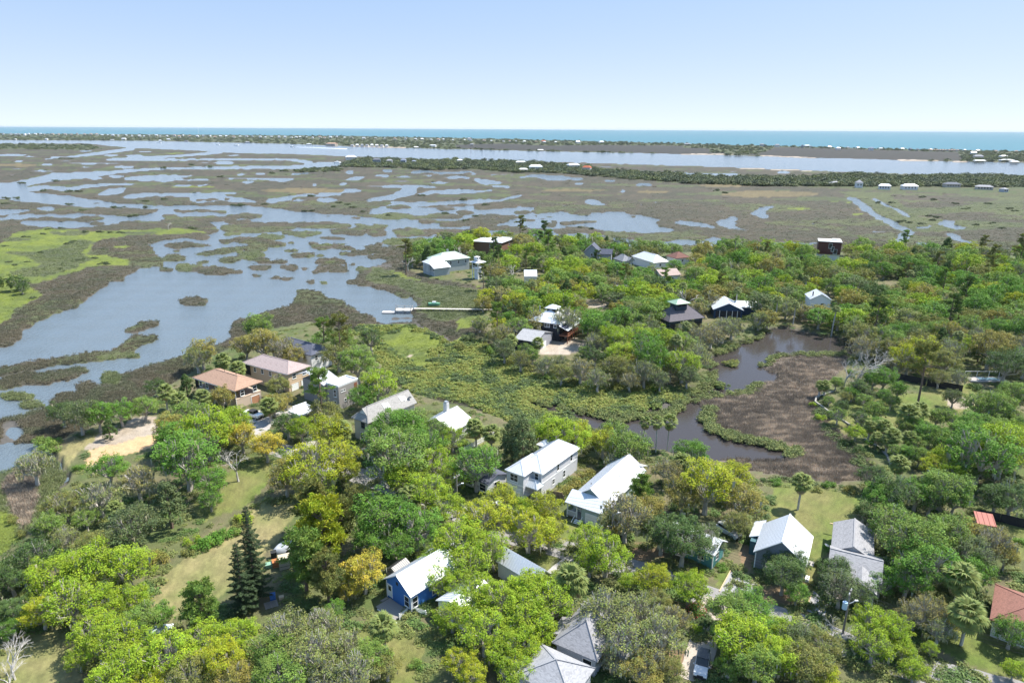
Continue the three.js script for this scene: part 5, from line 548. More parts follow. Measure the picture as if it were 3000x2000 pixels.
{ const h = new House('tan_house', 'tan stucco house with pinkish grey hip roof and two white garage doors', { A: [708.4, 1061.4], B: [842, 1097], C: [909.6, 1071.2], eave: 5.4 }); const m = stucco(0.66, 0.50, 0.34);
  h.walls(m); h.roof(MAT.pinkShingle, { rise: 2.0, ridge: 'z', cap: true, gutter: true }); h.band('F', 2.75, m, 0.12); h.win('F', -0.22, 4.1, 1.2, 1.3); h.win('F', 0.27, 4.1, 1.2, 1.3); h.panel('garage_door', 'F', -0.22, 1.05, 2.5, 2.1, MAT.trim, { frame: true, rows: 4, frameMat: m }); h.panel('garage_door', 'F', 0.25, 1.05, 2.5, 2.1, MAT.trim, { frame: true, rows: 4, frameMat: m }); for (const u of [-0.25, -0.08, 0.1, 0.3]) h.win('L', u, 4.1, 0.8, 1.3); h.panel('porch_shade_panel', 'L', -0.42, 3.6, 2.2, 3.2, MAT.dark, { frame: true, frameMat: MAT.wood }); }  // framed dark panel stands in for the shade inside the porch
{ const h = new House('white_house', 'white house with dark slate-blue roof behind the tan houses', { A: ZB(60, 225), B: ZB(635, 400), C: ZB(950, 295), eave: 5.4 }); h.walls(MAT.white); h.roof(MAT.slate, { rise: 1.9, ridge: 'z', cap: true }); h.win('F', 0.3, 4.0, 0.9, 1.5, { frame: MAT.trim }); h.win('F', -0.25, 4.0, 0.9, 1.5); for (const u of [-0.38, -0.2, 0, 0.2]) h.win('L', u, 3.9, 0.7, 0.8); }
{ // flat-roofed grey house with a low garage wing
  const h = new House('modern_house', 'grey modern house with flat white roofs and low garage wing', { A: ZB(855, 800), B: ZB(1030, 850), C: ZB(1320, 738), eave: 6.3, over: 0 }); const m = stucco(0.36, 0.335, 0.315), rf = stucco(0.78, 0.79, 0.80); h.walls(m, { h: 6.15 }); h.W0 = h.W;
  for (const [x, z, w, d] of [[0, h.D / 2 - 0.12, h.W, 0.24], [0, -h.D / 2 + 0.12, h.W, 0.24], [-h.W / 2 + 0.12, 0, 0.24, h.D - 0.48], [h.W / 2 - 0.12, 0, 0.24, h.D - 0.48]]) bar('parapet', rf, h.g, x, 6.35, z, w + 0.02, 0.5, d); bar('flat_roof', rf, h.g, 0, 6.2, 0, h.W - 0.5, 0.1, h.D - 0.5);
  h.shed(shingle(0.46, 0.47, 0.49), -h.W / 2 - 1, h.W / 2 - 2.2, -h.D / 2 - 6.2, -h.D / 2 + 0.1, 6.1, 8.4, 'F'); h.shed(shingle(0.46, 0.47, 0.49), -h.W / 2 - 1, h.W / 2 - 2.2, -h.D / 2 - 10.2, -h.D / 2 - 6.2, 7.0, 8.4, 'K'); h.walls(m, { W: h.W - 2, D: 8.5, h: 6, x: -1.2, z: -h.D / 2 - 4.6 }); 
  h.win('F', -0.34, 4.9, 0.5, 0.6, { plain: true, frame: MAT.trim }); h.win('F', -0.22, 4.9, 0.5, 0.6, { plain: true }); h.win('F', -0.2, 2.2, 0.5, 0.7, { plain: true }); h.win('L', 0.2, 4.3, 0.8, 1.9); h.win('L', 0.15, 1.6, 0.7, 1.1); h.panel('balcony_door', 'F', 0.35, 4.6, 1.0, 2.2, MAT.redWood);
  const k = new House('garage', 'low grey flat-roofed garage with curved white parapet beside the drive', { A: ZB(330, 1195), B: ZB(480, 1275), C: ZB(740, 1165), eave: 3.1, over: 0, cat: 'garage' }); const kw = k.walls(m, { h: 2.95 }); bar('flat_roof', rf, k.g, 0, 3.0, 0, k.W - 0.4, 0.1, k.D - 0.4); for (const [x, z, w, d] of [[0, k.D / 2 - 0.1, k.W, 0.2], [0, -k.D / 2 + 0.1, k.W, 0.2], [-k.W / 2 + 0.1, 0, 0.2, k.D - 0.4], [k.W / 2 - 0.1, 0, 0.2, k.D - 0.4]]) bar('parapet', rf, k.g, x, 3.12, z, w + 0.02, 0.4, d); bar('parapet', rf, k.g, 0.5, 3.6, -k.D / 2 + 0.12, k.W * 0.7, 0.9, 0.22); k.carve(kw, 'F', -0.05, 1.05, Math.min(2.6, k.W - 1), 2.1, Math.min(5, k.D - 0.6));
}
{ // long grey shingle house
  const h = new House('cream_house', 'cream house under a long grey shingle roof with four skylights', { A: ZC(135, 700), B: ZC(380, 787), C: ZC(1100, 490), eave: 5.2 }); const m = stucco(0.62, 0.57, 0.47); h.walls(m); const r = h.roof(shingle(0.36, 0.345, 0.325), { rise: 2.7, ridge: 'x', hipA: true, hipB: false, endMat: m, cap: true, run: 0.8 });
  h.win('L', 0.12, 4.0, 1.2, 1.4, { pane: MAT.dark, frame: new THREE.MeshStandardMaterial({ color: C(0.06, 0.12, 0.14), roughness: 0.6 }) }); h.win('L', 0.0, 1.3, 0.8, 1.5); for (const u of [-0.35, -0.1, 0.1, 0.3]) h.win('F', u, 3.9, 0.9, 1.4);
  { const s = mesh('gablet', flatGeo([[[-h.W / 2 + 1.1, 6.2, 1.6], [-h.W / 2 + 1.1, 6.2, -1.6], [-h.W / 2 + 1.1, 7.7, 0]].reverse()]), MAT.white, h.g); s.position.x = 0; h.roof(shingle(0.36, 0.345, 0.325), { W: 3.6, D: 3.6, x: -h.W / 2 + 2.7, z: 0, y: 6.2, rise: 1.65, ridge: 'x', hipA: false, hipB: false, t: 0.1 }); }
  for (const [x, z] of [[-1.2, 1.1], [-0.2, 1.3], [4.2, 1.1], [5.2, 1.3]]) { const s = bar('skylight', MAT.trim, h.g, x, 5.2 + 2.7 * (1 - z / (h.D / 2)) + 0.1, z, 0.7, 0.1, 1.3); s.rotation.x = Math.atan2(2.7, h.D / 2); }
  const d = mesh('satellite_dish', new THREE.SphereGeometry(0.7, 16, 6, 0, 6.283, 0, 0.75), MAT.steel, h.g); d.position.set(h.W / 2 - 1.2, 7.1, 1.6); d.rotation.set(2.4, 0, 0.6); bar('dish_arm', MAT.steel, h.g, h.W / 2 - 1.2, 7.0, 1.7, 0.08, 0.9, 0.08);
}
{ // white metal cottage with chimney
  const h = new House('metal_roof_cottage', 'cottage with bright white metal roof and square chimney beside the scrub', { A: ZC(1130, 790), B: ZC(1600, 915), C: ZC(1905, 735), eave: 3.3 }); const m = stucco(0.52, 0.51, 0.47); h.walls(m); h.roof(MAT.whiteMetal, { rise: 2.5, ridge: 'x', hipA: false, hipB: false, endMat: m, seam: 0.55, cap: true }); h.win('F', 0.3, 1.9, 1.0, 1.4); h.win('F', -0.05, 1.9, 1.0, 1.4); h.win('F', 0.43, 1.9, 0.7, 1.4); bar('chimney', siding(0.6, 0.6, 0.6), h.g, h.W * 0.18, 5.6, -1.3, 1.0, 3.4, 1.0); bar('chimney_cap', MAT.steel, h.g, h.W * 0.18, 7.45, -1.3, 0.8, 0.4, 0.8); for (const [x, z] of [[2, 2.2], [-1.5, 1]]) bar('vent_pipe', MAT.steel, h.g, x, 4.9, z, 0.1, 0.5, 0.1); }
{ // white two-storey house
  const h = new House('white_house', 'white two-storey house with stepped front, metal hip roof and small porch roof', { A: ZD(300, 490), B: ZD(680, 635), C: ZD(1175, 240), eave: 5.3, over: 0.35 }); const m = siding(0.66, 0.66, 0.68); h.walls(m); h.roof(MAT.whiteMetal, { rise: 2.2, ridge: 'x', seam: 0.5, cap: true, gutter: true });
  const w = new House('front_wing', '', { A: ZD(132, 548), B: ZD(415, 640), C: ZD(650, 470), eave: 5.3, over: 0.3 }); scene.remove(w.g); used.set('front_wing', 0); HOUSES.pop(); // measured only: joined to the house below
  const q = h.g.worldToLocal ? (h.g.updateMatrixWorld(), h.g.worldToLocal(w.g.position.clone())) : V(0, 0, 0), ww = Math.max(5.0, w.W), wd = Math.max(4.6, w.D); const wx = -h.W / 2 - 0.6, wz = -h.D / 2 + wd / 2 - 0.4;
  h.walls(m, { W: 5.2, D: wd - 0.6, x: wx + 0.6, z: wz }); h.roof(MAT.whiteMetal, { W: 6.2, D: wd, x: wx + 0.9, z: wz, rise: 1.7, ridge: 'x', hipB: false, seam: 0.5, cap: true, y: 5.31 }); const b = { W: 5.2, D: wd - 0.6, x: wx + 0.6, z: wz };
  h.win('L', -0.05, 4.2, 1.7, 1.5, { twin: true, b }); h.band('L', 2.9, MAT.trim, 0.24, b); h.win('L', 0.3, 4.2, 0.75, 1.35); h.band('F', 2.9); h.trimCorners(); h.win('F', -0.06, 4.1, 0.75, 1.5); h.win('F', 0.12, 1.6, 0.75, 1.5); h.win('F', -0.18, 1.6, 0.75, 1.1); h.win('F', 0.32, 4.1, 0.75, 1.5);
  h.roof(MAT.paleMetal, { W: 2.4, D: 3.6, x: -h.W / 2 - 0.6, z: h.D / 2 - 1.75, y: 2.75, rise: 1.2, ridge: 'z', seam: 0.42, run: 0.95, cap: true }); for (const z of [0.25, 3.0]) bar('porch_post', MAT.trim, h.g, -h.W / 2 - 1.5, 1.3, h.D / 2 - z, 0.18, 2.6, 0.18); h.panel('front_door', 'L', 0.32, 1.1, 0.95, 2.1, MAT.trim, { frame: true }); h.panel('garage_door', 'L', 0, 1.1, 3.0, 2.1, MAT.trim, { b, rows: 4, frame: true });
  h.roof(MAT.whiteMetal, { W: 3.4, D: 3, x: h.W / 2 - 1.9, z: -h.D / 2 - 0.6, y: 5.0, rise: 0.9, ridge: 'z', seam: 0.5 }); h.walls(m, { W: 2.8, D: 2.4, x: h.W / 2 - 1.9, z: -h.D / 2 - 0.5, h: 5.0 }); for (const [x, z] of [[1, 1.6], [4, 1.8], [-2.5, 1.6]]) bar('vent_pipe', MAT.dark, h.g, x, 6.4, z, 0.1, 0.5, 0.1);
}
{ // pale green cottage with metal roof
  const h = new House('green_cottage', 'pale green cottage with long metal gable roof, corner porch and garage', { A: ZD(985, 1045), B: ZD(1540, 1210), C: ZD(2265, 610), eave: 3.3, over: 0.5 }); const m = siding(0.42, 0.52, 0.50);
  h.walls(m, { W: h.W - 3.0, x: 1.0 }); h.walls(m, { W: 2.4, D: h.D * 0.52, x: -h.W / 2 + 1.6, z: h.D * 0.19 }); h.roof(MAT.whiteMetal, { W: h.W - 2.6, x: 1.3, rise: 2.7, ridge: 'x', hipA: false, hipB: false, endMat: m, seam: 0.5, cap: true }); h.shed(MAT.paleMetal, -h.W / 2, -h.W / 2 + 2.75, -h.D / 2, h.D / 2, 3.3, 4.75, 'L'); for (let z = -h.D / 2 + 0.3; z < h.D / 2; z += 0.5) h.seam(h.g, [-h.W / 2, 3.3, z], [-h.W / 2 + 2.7, 4.72, z], MAT.paleMetal);
  const fb = { W: 2.4, D: h.D * 0.52, x: -h.W / 2 + 1.6, z: h.D * 0.19 }; h.panel('garage_door', 'L', 0.08, 1.1, 2.7, 2.1, MAT.trim, { b: fb, rows: 4, frame: true }); h.panel('front_door', 'L', -0.18, 1.65, 0.95, 2.0, MAT.wood, { frame: true, b: { W: h.W - 3, x: 1.0 } }); h.win('L', -0.36, 1.9, 0.9, 1.3, { b: { W: h.W - 3, x: 1.0 } }); for (const z of [-h.D / 2 + 0.35, -h.D / 2 + 2.3]) bar('porch_post', MAT.trim, h.g, -h.W / 2 + 0.5, 1.7, z, 0.2, 3.1, 0.2); bar('porch_floor', MAT.oldWood, h.g, -h.W / 2 + 1.5, 0.55, -h.D / 2 + 1.7, 2.4, 0.15, 3.0); for (let k = 0; k < 14; k++) bar('baluster', MAT.trim, h.g, -h.W / 2 + 0.5, 1.05, -h.D / 2 + 0.5 + k * 0.13, 0.04, 0.9, 0.04); bar('porch_rail', MAT.trim, h.g, -h.W / 2 + 0.5, 1.52, -h.D / 2 + 1.3, 0.09, 0.07, 2.0); for (let k = 0; k < 5; k++) bar('step', MAT.trim, h.g, -h.W / 2 - 0.2 - k * 0.28, 0.5 - k * 0.16, -h.D / 2 + 3.0, 0.3, 0.06, 1.4); for (const z of [2.25, 3.75]) { const r = bar('stair_rail', MAT.trim, h.g, -h.W / 2 - 0.7, 1.0, -h.D / 2 + z, 1.7, 0.08, 0.08); r.rotation.z = 0.5; }
  for (const u of [-0.3, 0, 0.3]) h.win('F', u, 1.9, 0.9, 1.4); for (const [x, z] of [[2, 1.6], [-4, -1.5]]) bar('vent_pipe', MAT.dark, h.g, x, 5.0, z, 0.1, 0.5, 0.1); h.shed(MAT.whiteMetal, h.W / 2 - 0.6, h.W / 2 + 2.4, -h.D / 2 + 0.8, h.D / 2 - 0.8, 3.2, 4.4, 'R'); h.walls(m, { W: 2.4, D: h.D - 2.6, x: h.W / 2 + 0.7, h: 3.0 }); }
{ const h = new House('teal_cottage', 'teal cottage with white metal roof behind the large dark oak', { A: ZH(130, 420), B: ZH(765, 580), C: ZH(1000, 455), eave: 3.0 }); const m = siding(0.10, 0.30, 0.29); h.walls(m); h.roof(MAT.whiteMetal, { rise: 1.5, ridge: 'z', hipA: false, hipB: false, endMat: m, seam: 0.6 }); h.win('F', -0.1, 1.7, 0.9, 1.2); h.trimCorners(); for (const u of [-0.3, 0, 0.25]) h.win('L', u, 1.6, 0.9, 1.2); }
{ const h = new House('grey_house', 'grey-sided house with tall white metal gable roof on the lawn', { A: ZH(1205, 545), B: ZH(1820, 700), C: ZH(1905, 440), eave: 3.3, over: 0.3, W: 9.5 }); const m = siding(0.20, 0.225, 0.25); h.walls(m); h.roof(MAT.whiteMetal, { rise: 3.1, ridge: 'x', hipA: false, hipB: false, endMat: m, seam: 0.45, cap: true, gutter: true }); h.win('L', 0.3, 1.7, 0.9, 1.3); h.win('L', -0.2, 1.7, 0.9, 1.3); h.trimCorners(); h.shed(MAT.paleMetal, 0.5, h.W / 2 + 1.2, -h.D / 2 - 1.6, -h.D / 2 + 0.3, 2.6, 3.4, 'K'); h.walls(siding(0.06, 0.14, 0.16), { W: 5, D: 1.2, x: 1.8, z: -h.D / 2 - 0.6, h: 2.6 }); bar('window_box', MAT.trim, h.g, -h.W / 2 + 1.2, 0.3, h.D / 2 + 0.3, 1.2, 0.5, 0.6); bar('porch_step', MAT.concrete, h.g, 1.5, -0.05, h.D / 2 + 0.4, 1.4, 0.3, 0.9); }
{ // grey shingle cross-gabled house on the east
  const h = new House('grey_roof_house', 'house with grey shingle cross gables under the large oak', { A: ZI(130, 375), B: ZI(75, 570), C: ZI(560, 690), eave: 3.0, over: 0.35, trust: 0.8, D: 7.5 }); const m = siding(0.55, 0.58, 0.60); h.walls(m); h.roof(MAT.greyShingle, { rise: 1.7, ridge: 'x', hipA: false, hipB: false, endMat: m, cap: true }); h.roof(MAT.greyShingle, { W: 6.4, D: 9.5, x: -h.W / 2 + 3.4, z: -h.D / 2 - 3.2, rise: 1.65, ridge: 'z', hipA: false, hipB: false, endMat: m, cap: true }); h.walls(m, { W: 5.7, D: 8, x: -h.W / 2 + 3.4, z: -h.D / 2 - 3.4 }); h.roof(MAT.greyShingle, { W: 4.4, D: 5, x: h.W * 0.12, z: h.D / 2 + 0.6, rise: 1.2, ridge: 'z', hipA: false, hipB: false, endMat: MAT.white, y: 2.9 }); h.walls(MAT.white, { W: 3.8, D: 4, x: h.W * 0.12, z: h.D / 2 + 0.7, h: 2.9 }); for (const u of [-0.3, 0.35]) h.win('F', u, 1.6, 1, 1.3); const d = mesh('satellite_dish', new THREE.SphereGeometry(0.55, 16, 6, 0, 6.283, 0, 0.8), MAT.trim, h.g); d.position.set(-h.W / 2 - 0.3, 3.6, -h.D / 2 + 0.6); d.rotation.set(2.2, 0, 0.4); for (const [x, z, w, dd] of [[-h.W / 2 + 3.4, -h.D / 2 - 9.2, 7.4, 0.2], [-h.W / 2 + 7.0, -h.D / 2 - 8.2, 0.2, 2.0]]) bar('deck_rail', MAT.newWood, h.g, x, 1.9, z, w, 0.16, dd); }
{ const h = new House('brown_roof_house', 'white house with wide reddish brown shingle roof at the frame edge', { A: ZI(1490, 775), B: ZI(1510, 1005), C: ZI(1980, 1180), eave: 3.0, over: 0.5, trust: 0.75, D: 10, W: 15 }); h.walls(MAT.white); h.roof(shingle(0.29, 0.135, 0.10), { rise: 2.1, ridge: 'x', cap: true, hipB: false, endMat: MAT.white }); for (const u of [-0.42, -0.28, -0.05, 0.2]) h.win('F', u, 1.5, 1.1, 1.3); h.panel('vent_strip', 'F', -0.2, 2.6, 1, 0.2, MAT.dark); }
{ const h = new House('rusty_shed', 'open shed with rusty red metal roof at the wood edge', { A: ZI(1340, 70), B: ZI(1400, 160), C: ZI(1575, 195), eave: 2.5, over: 0.2, trust: 0.7, cat: 'shed' }); const rust = metalRoof(0.28, 0.07, 0.045); h.walls(MAT.oldWood, { h: 2.3 }); h.shed(rust, -h.W / 2, h.W / 2, -h.D / 2, h.D / 2, 2.5, 3.1, 'F'); for (let x = -h.W / 2 + 0.4; x < h.W / 2; x += 0.8) h.seam(h.g, [x, 2.5, h.D / 2], [x, 3.1, -h.D / 2], rust); }
{ // black house with cupola, solar porch and front wing
  const h = new House('black_house', 'black raised house with metal hip roof, cupola and solar panels', { A: ZE(475, 490), B: ZE(1170, 575), C: ZE(1510, 375), eave: 6.2, over: 0.5 }); const m = siding(0.030, 0.032, 0.042); h.walls(m); h.roof(MAT.whiteMetal, { rise: 3.2, ridge: 'x', seam: 0.6, cap: true, run: 0.9 }); bar('cupola_wall', m, h.g, 0, 9.2, 0, 3.0, 1.5, 3.0); h.roof(MAT.paleMetal, { W: 4.4, D: 4.4, y: 9.9, rise: 1.1, ridge: 'x', seam: 0.5 });
  h.win('L', -0.2, 5.2, 1.0, 1.1); h.win('L', 0.06, 5.2, 1.9, 1.2, { twin: true }); h.win('L', 0.33, 5.2, 1.0, 1.1); for (const x of [1.4, 2.6]) { const s = bar('skylight', MAT.dark, h.g, x, 8.0, 2.9, 0.7, 0.12, 2.0); s.rotation.x = Math.atan2(3.2, h.D / 2); } const fl = mesh('flue', new THREE.CylinderGeometry(0.2, 0.2, 2.2, 10), MAT.steel, h.g); fl.position.set(-1.6, 9.2, -4.2);
  h.shed(MAT.paleMetal, -h.W / 2 - 1.2, h.W / 2 - 0.2, h.D / 2 - 0.3, h.D / 2 + 3.0, 4.7, 6.0, 'F', 0.12, 'porch_roof'); const sl = Math.atan2(1.3, 3.3); for (let r = 0; r < 3; r++) for (let k = 0; k < 8; k++) { const s = bar('solar_panel', MAT.solar, h.g, -h.W / 2 - 0.5 + k * 1.05, 6.0 - 0.5 - r * 0.40 + 0.12, h.D / 2 + 0.65 + r * 0.98, 0.99, 0.05, 1.02); s.rotation.x = sl; }
  bar('deck', MAT.redWood, h.g, -0.2, 2.6, h.D / 2 + 1.3, h.W + 1.5, 0.2, 3.2); bar('deck_rail', MAT.redWood, h.g, -0.2, 3.6, h.D / 2 + 2.8, h.W + 1.5, 0.14, 0.1); for (let k = 0; k < 3; k++) bar('deck_rail', MAT.redWood, h.g, -0.2, 2.9 + k * 0.22, h.D / 2 + 2.8, h.W + 1.5, 0.06, 0.05); for (let k = 0; k < 8; k++) bar('deck_post', MAT.redWood, h.g, -h.W / 2 - 0.8 + k * (h.W + 1.2) / 7, 2.2, h.D / 2 + 2.8, 0.18, 5.0, 0.18);
  const w = new House('grey_roof_wing', 'grey shingle gabled garage wing joined to the black house', { A: ZE(175, 875), B: ZE(655, 945), C: ZE(1040, 740), eave: 3.6, over: 0.3, cat: 'garage' }); const gm = siding(0.36, 0.37, 0.41); w.walls(m, { h: 3.55 }); w.panel('gable_front', 'F', 0, 1.8, w.W - 0.7, 3.5, gm, { d: 0.1 }); w.roof(shingle(0.40, 0.40, 0.41), { rise: 1.9, ridge: 'z', hipA: false, hipB: false, endMat: gm, cap: true }); w.panel('garage_door', 'F', 0, 1.1, 2.6, 2.1, MAT.trim, { rows: 4, out: 0.06 });
}
{ const h = new House('purple_roof_house', 'dark house with charcoal hip roof and green-roofed cupola', { A: ZL(60, 560), B: ZL(240, 640), C: ZL(640, 585), eave: 3.8, over: 0.6 }); const m = siding(0.03, 0.06, 0.085); h.walls(m); h.roof(shingle(0.155, 0.14, 0.155), { rise: 4.0, ridge: 'x', run: 0.85, cap: true }); bar('cupola_wall', m, h.g, -0.5, 8.0, 0, 4.6, 2.6, 3.8); for (const x of [-1.5, 0.5]) bar('cupola_window', MAT.glass, h.g, x, 8.4, 1.92, 1.6, 0.7, 0.06); h.roof(metalRoof(0.33, 0.47, 0.33), { W: 6.4, D: 5.4, x: -0.5, y: 9.2, rise: 1.2, ridge: 'x', cap: true }); h.panel('veranda_dark_panel', 'F', 0, 1.6, h.W - 2, 2.4, MAT.dark); }  // one flat dark panel laid along the veranda front
{ const h = new House('blue_gable_house', 'white-roofed house with dark blue gable facing the pond', { A: ZL(830, 410), B: ZL(745, 495), C: ZL(1098, 505), eave: 3.4, over: 0.5, trust: 0.9, D: 12 }); const m = siding(0.02, 0.06, 0.13); h.walls(m); h.roof(MAT.whiteMetal, { rise: 2.6, ridge: 'z', hipA: false, hipB: false, endMat: m, seam: 0.7 }); h.panel('porch_dark_panel', 'F', 0, 1.6, h.W - 2.2, 2.6, MAT.dark); for (const u of [-0.3, -0.05, 0.15, 0.33]) { const f = h.face('F'), p = bar('porch_post', MAT.trim, h.g, ...f.p(u, 1.6, 0.06), 0.16, 2.8, 0.1); } h.roof(MAT.paleMetal, { W: 8, D: 6, x: h.W / 2 + 2, z: -3, y: 3.2, rise: 1.9, ridge: 'x', hipA: false, hipB: false, endMat: m, seam: 0.7 }); h.walls(m, { W: 7, D: 5, x: h.W / 2 + 2, z: -3, h: 3.1 }); }  // flat dark panel on the front wall, behind the porch posts
{ const h = new House('small_white_house', 'small white house with pale gable roof deep in the wood', { A: ZL(1850, 325), B: ZL(1858, 378), C: ZL(2112, 388), eave: 7.5, over: 0.4, trust: 0.9, D: 9 }); h.walls(MAT.white); h.roof(MAT.whiteMetal, { rise: 2.2, ridge: 'z', hipA: false, hipB: false, endMat: MAT.white, seam: 0.8 }); bar('flue', MAT.dark, h.g, -2.5, 9.2, 2, 0.35, 1.6, 0.35); h.win('F', 0.1, 5.5, 1, 1.2); }
// houses on the peninsula
{ const h = new House('peninsula_house', 'grey house with pale green hip roof and white metal wings near the bay', { A: ZJ(320, 465), B: ZJ(480, 620), C: ZJ(930, 530), eave: 6.0, over: 0.5, D: 12 }); const m = siding(0.42, 0.46, 0.47); h.walls(m); h.roof(metalRoof(0.50, 0.60, 0.50), { rise: 3.0, ridge: 'x', cap: true, seam: 0.8 }); h.roof(MAT.whiteMetal, { W: 9, D: 8, x: -h.W / 2 - 1.5, z: h.D / 2 - 1.5, y: 5.6, rise: 2.6, ridge: 'x', hipB: false, seam: 0.8 }); h.walls(m, { W: 8, D: 7, x: -h.W / 2 - 1.5, z: h.D / 2 - 1.5, h: 5.5 }); h.shed(MAT.whiteMetal, -h.W / 2 - 5.5, -h.W / 2 + 4, h.D / 2 + 1.5, h.D / 2 + 6.5, 4.0, 5.8, 'F'); h.walls(m, { W: 8.6, D: 4, x: -h.W / 2 - 0.8, z: h.D / 2 + 3.8, h: 3.8 }); for (let k = 0; k < 6; k++) h.win('L', -0.4 + k * 0.16, 3, 0.9, 1.6, { b: { W: 8.6, D: 4, x: -h.W / 2 - 0.8, z: h.D / 2 + 3.8 }, plain: true }); for (let k = 0; k < 5; k++) bar('balcony_post', MAT.trim, h.g, -h.W / 2 - 5.8, 3.2, h.D / 2 - 4 + k * 1.5, 0.16, 3.4, 0.16); bar('balcony_rail', MAT.trim, h.g, -h.W / 2 - 5.8, 4.9, h.D / 2 - 1, 0.12, 0.16, 6.4); for (const u of [-0.35, -0.1, 0.15, 0.38]) h.win('F', u, 4.4, 1.0, 1.5); bar('chimney', MAT.steel, h.g, 0, 9.3, -1, 0.9, 1.6, 0.9); }
{ const h = new House('lookout_tower', 'white lookout tower with flat pyramid roof and small roof box', { A: ZJ(1030, 627), B: ZJ(1175, 655), C: ZJ(1320, 628), eave: 8.2, over: 0.5, cat: 'tower' }); h.roof(MAT.whiteMetal, { rise: 0.9, ridge: 'x', cap: true }); bar('roof_box', MAT.trim, h.g, -0.5, 10.0, 0, 2.2, 1.5, 2.2); for (const x of [-1.15, 0.15]) bar('roof_box_window', MAT.glass, h.g, x, 10.1, 1.12, 0.7, 0.7, 0.05); for (const [x, z] of [[-1, -1], [1, -1], [1, 1], [-1, 1]]) bar('tower_post', MAT.trim, h.g, x * (h.W / 2 - 1), 4, z * (h.D / 2 - 1), 0.28, 8.4, 0.28); bar('deck', MAT.trim, h.g, 0, 5.2, 0, h.W - 1.6, 0.2, h.D - 1.6); for (const [x, z, w, d] of [[0, 1, 1, 0], [0, -1, 1, 0], [1, 0, 0, 1], [-1, 0, 0, 1]]) bar('deck_rail', MAT.trim, h.g, x * (h.W / 2 - 0.9), 6.2, z * (h.D / 2 - 0.9), w ? h.W - 1.8 : 0.12, 0.12, d ? h.D - 1.8 : 0.12); bar('core_wall', MAT.white, h.g, 0, 2.4, 0, 2.4, 5.4, 2.4); }
{ const h = new House('flat_roof_house', 'brown house with large flat white roof above the bay shore', { A: ZJ(1135, 250), B: ZJ(1590, 310), C: ZJ(1695, 212), eave: 7.0, over: 0.8 }); const m = siding(0.20, 0.11, 0.07); h.walls(m, { h: 6.8 }); h.shed(MAT.whiteMetal, -h.W / 2, h.W / 2, -h.D / 2, h.D / 2, 7.0, 7.35, 'K', 0.3); for (const u of [0.15, 0.3, 0.42]) h.win('L', u, 5, 1.8, 2.2); h.win('F', 0.1, 5, 1.2, 2.6); h.win('F', 0.3, 5, 1.2, 2.6); }
{ const h = new House('metal_roof_house', 'small house with pale metal roof among the peninsula oaks', { A: ZJ(1972, 770), B: ZJ(1975, 880), C: ZJ(2200, 880), eave: 4.0, over: 0.3, trust: 0.9, D: 9 }); h.walls(MAT.white); h.roof(MAT.paleMetal, { rise: 2.2, ridge: 'x', hipA: false, hipB: false, endMat: MAT.white, seam: 0.8 }); h.win('F', 0, 2, 1, 1.3); }
{ const h = new House('slate_gable_house', 'grey house with steep slate-blue gables by the creek', { A: ZK(830, 272), B: ZK(610, 330), C: ZK(800, 272), eave: 6.2, over: 0.4, trust: 0.3, W: 9, D: 10 }); const m = siding(0.30, 0.33, 0.37); h.walls(m); h.roof(MAT.slate, { rise: 4.2, ridge: 'z', hipA: false, hipB: false, endMat: m }); h.roof(MAT.slate, { W: 9, D: 6, x: 6, z: -1, y: 5.2, rise: 2.4, ridge: 'x', hipA: false, hipB: false, endMat: m }); h.walls(m, { W: 8, D: 5, x: 6, z: -1, h: 5.1 }); h.win('F', 0, 5, 1.2, 1.4); h.win('F', 0.28, 3, 1, 1.3); }
{ const h = new House('grey_hip_house', 'house with weathered grey hip roof and small front gable by the creek', { A: ZK(1115, 428), B: ZK(1250, 480), C: ZK(1425, 462), eave: 4.5, over: 0.5 }); const m = siding(0.40, 0.44, 0.48); h.walls(m); h.roof(shingle(0.27, 0.28, 0.30), { rise: 2.8, ridge: 'z', cap: true }); h.roof(shingle(0.27, 0.28, 0.30), { W: 4, D: 5, x: h.W / 4, z: h.D / 2 - 1.5, rise: 1.6, ridge: 'z', hipA: false, hipB: false, endMat: m, y: 4.7 }); h.win('F', 0.2, 3, 1, 1.3); }
{ const h = new House('white_hip_house', 'long house with bright white hip roof and front gablets by the creek', { A: ZK(1500, 385), B: ZK(1760, 500), C: ZK(1980, 470), eave: 4.2, over: 0.5 }); h.walls(MAT.white); h.roof(MAT.whiteMetal, { rise: 3.0, ridge: 'z', cap: true, seam: 0.9 }); h.roof(MAT.whiteMetal, { W: 5, D: 5, x: h.W / 4, z: 2, y: 5, rise: 1.7, ridge: 'z', hipA: false, hipB: false, endMat: siding(0.3, 0.25, 0.22) }); h.win('F', 0, 2.6, 1, 1.3); }
{ const h = new House('red_roof_house', 'house with dark reddish roof at the creek bend', { A: ZK(2070, 350), B: ZK(2130, 430), C: ZK(2330, 400), eave: 4.0, over: 0.5, trust: 0.7, D: 9 }); h.walls(MAT.white); h.roof(shingle(0.20, 0.095, 0.075), { rise: 2.6, ridge: 'x', cap: true }); h.win('F', 0, 2.4, 1, 1.2); }
{ const h = new House('pink_roof_house', 'house with faded pink shingle roof among the oaks', { A: ZK(1880, 640), B: ZK(1890, 720), C: ZK(2200, 690), eave: 4.0, over: 0.4, trust: 0.8, D: 10 }); h.walls(MAT.white); h.roof(shingle(0.45, 0.35, 0.31), { rise: 2.2, ridge: 'x', hipA: false, hipB: false, endMat: MAT.white }); h.win('F', 0.1, 2.4, 1, 1.2); }
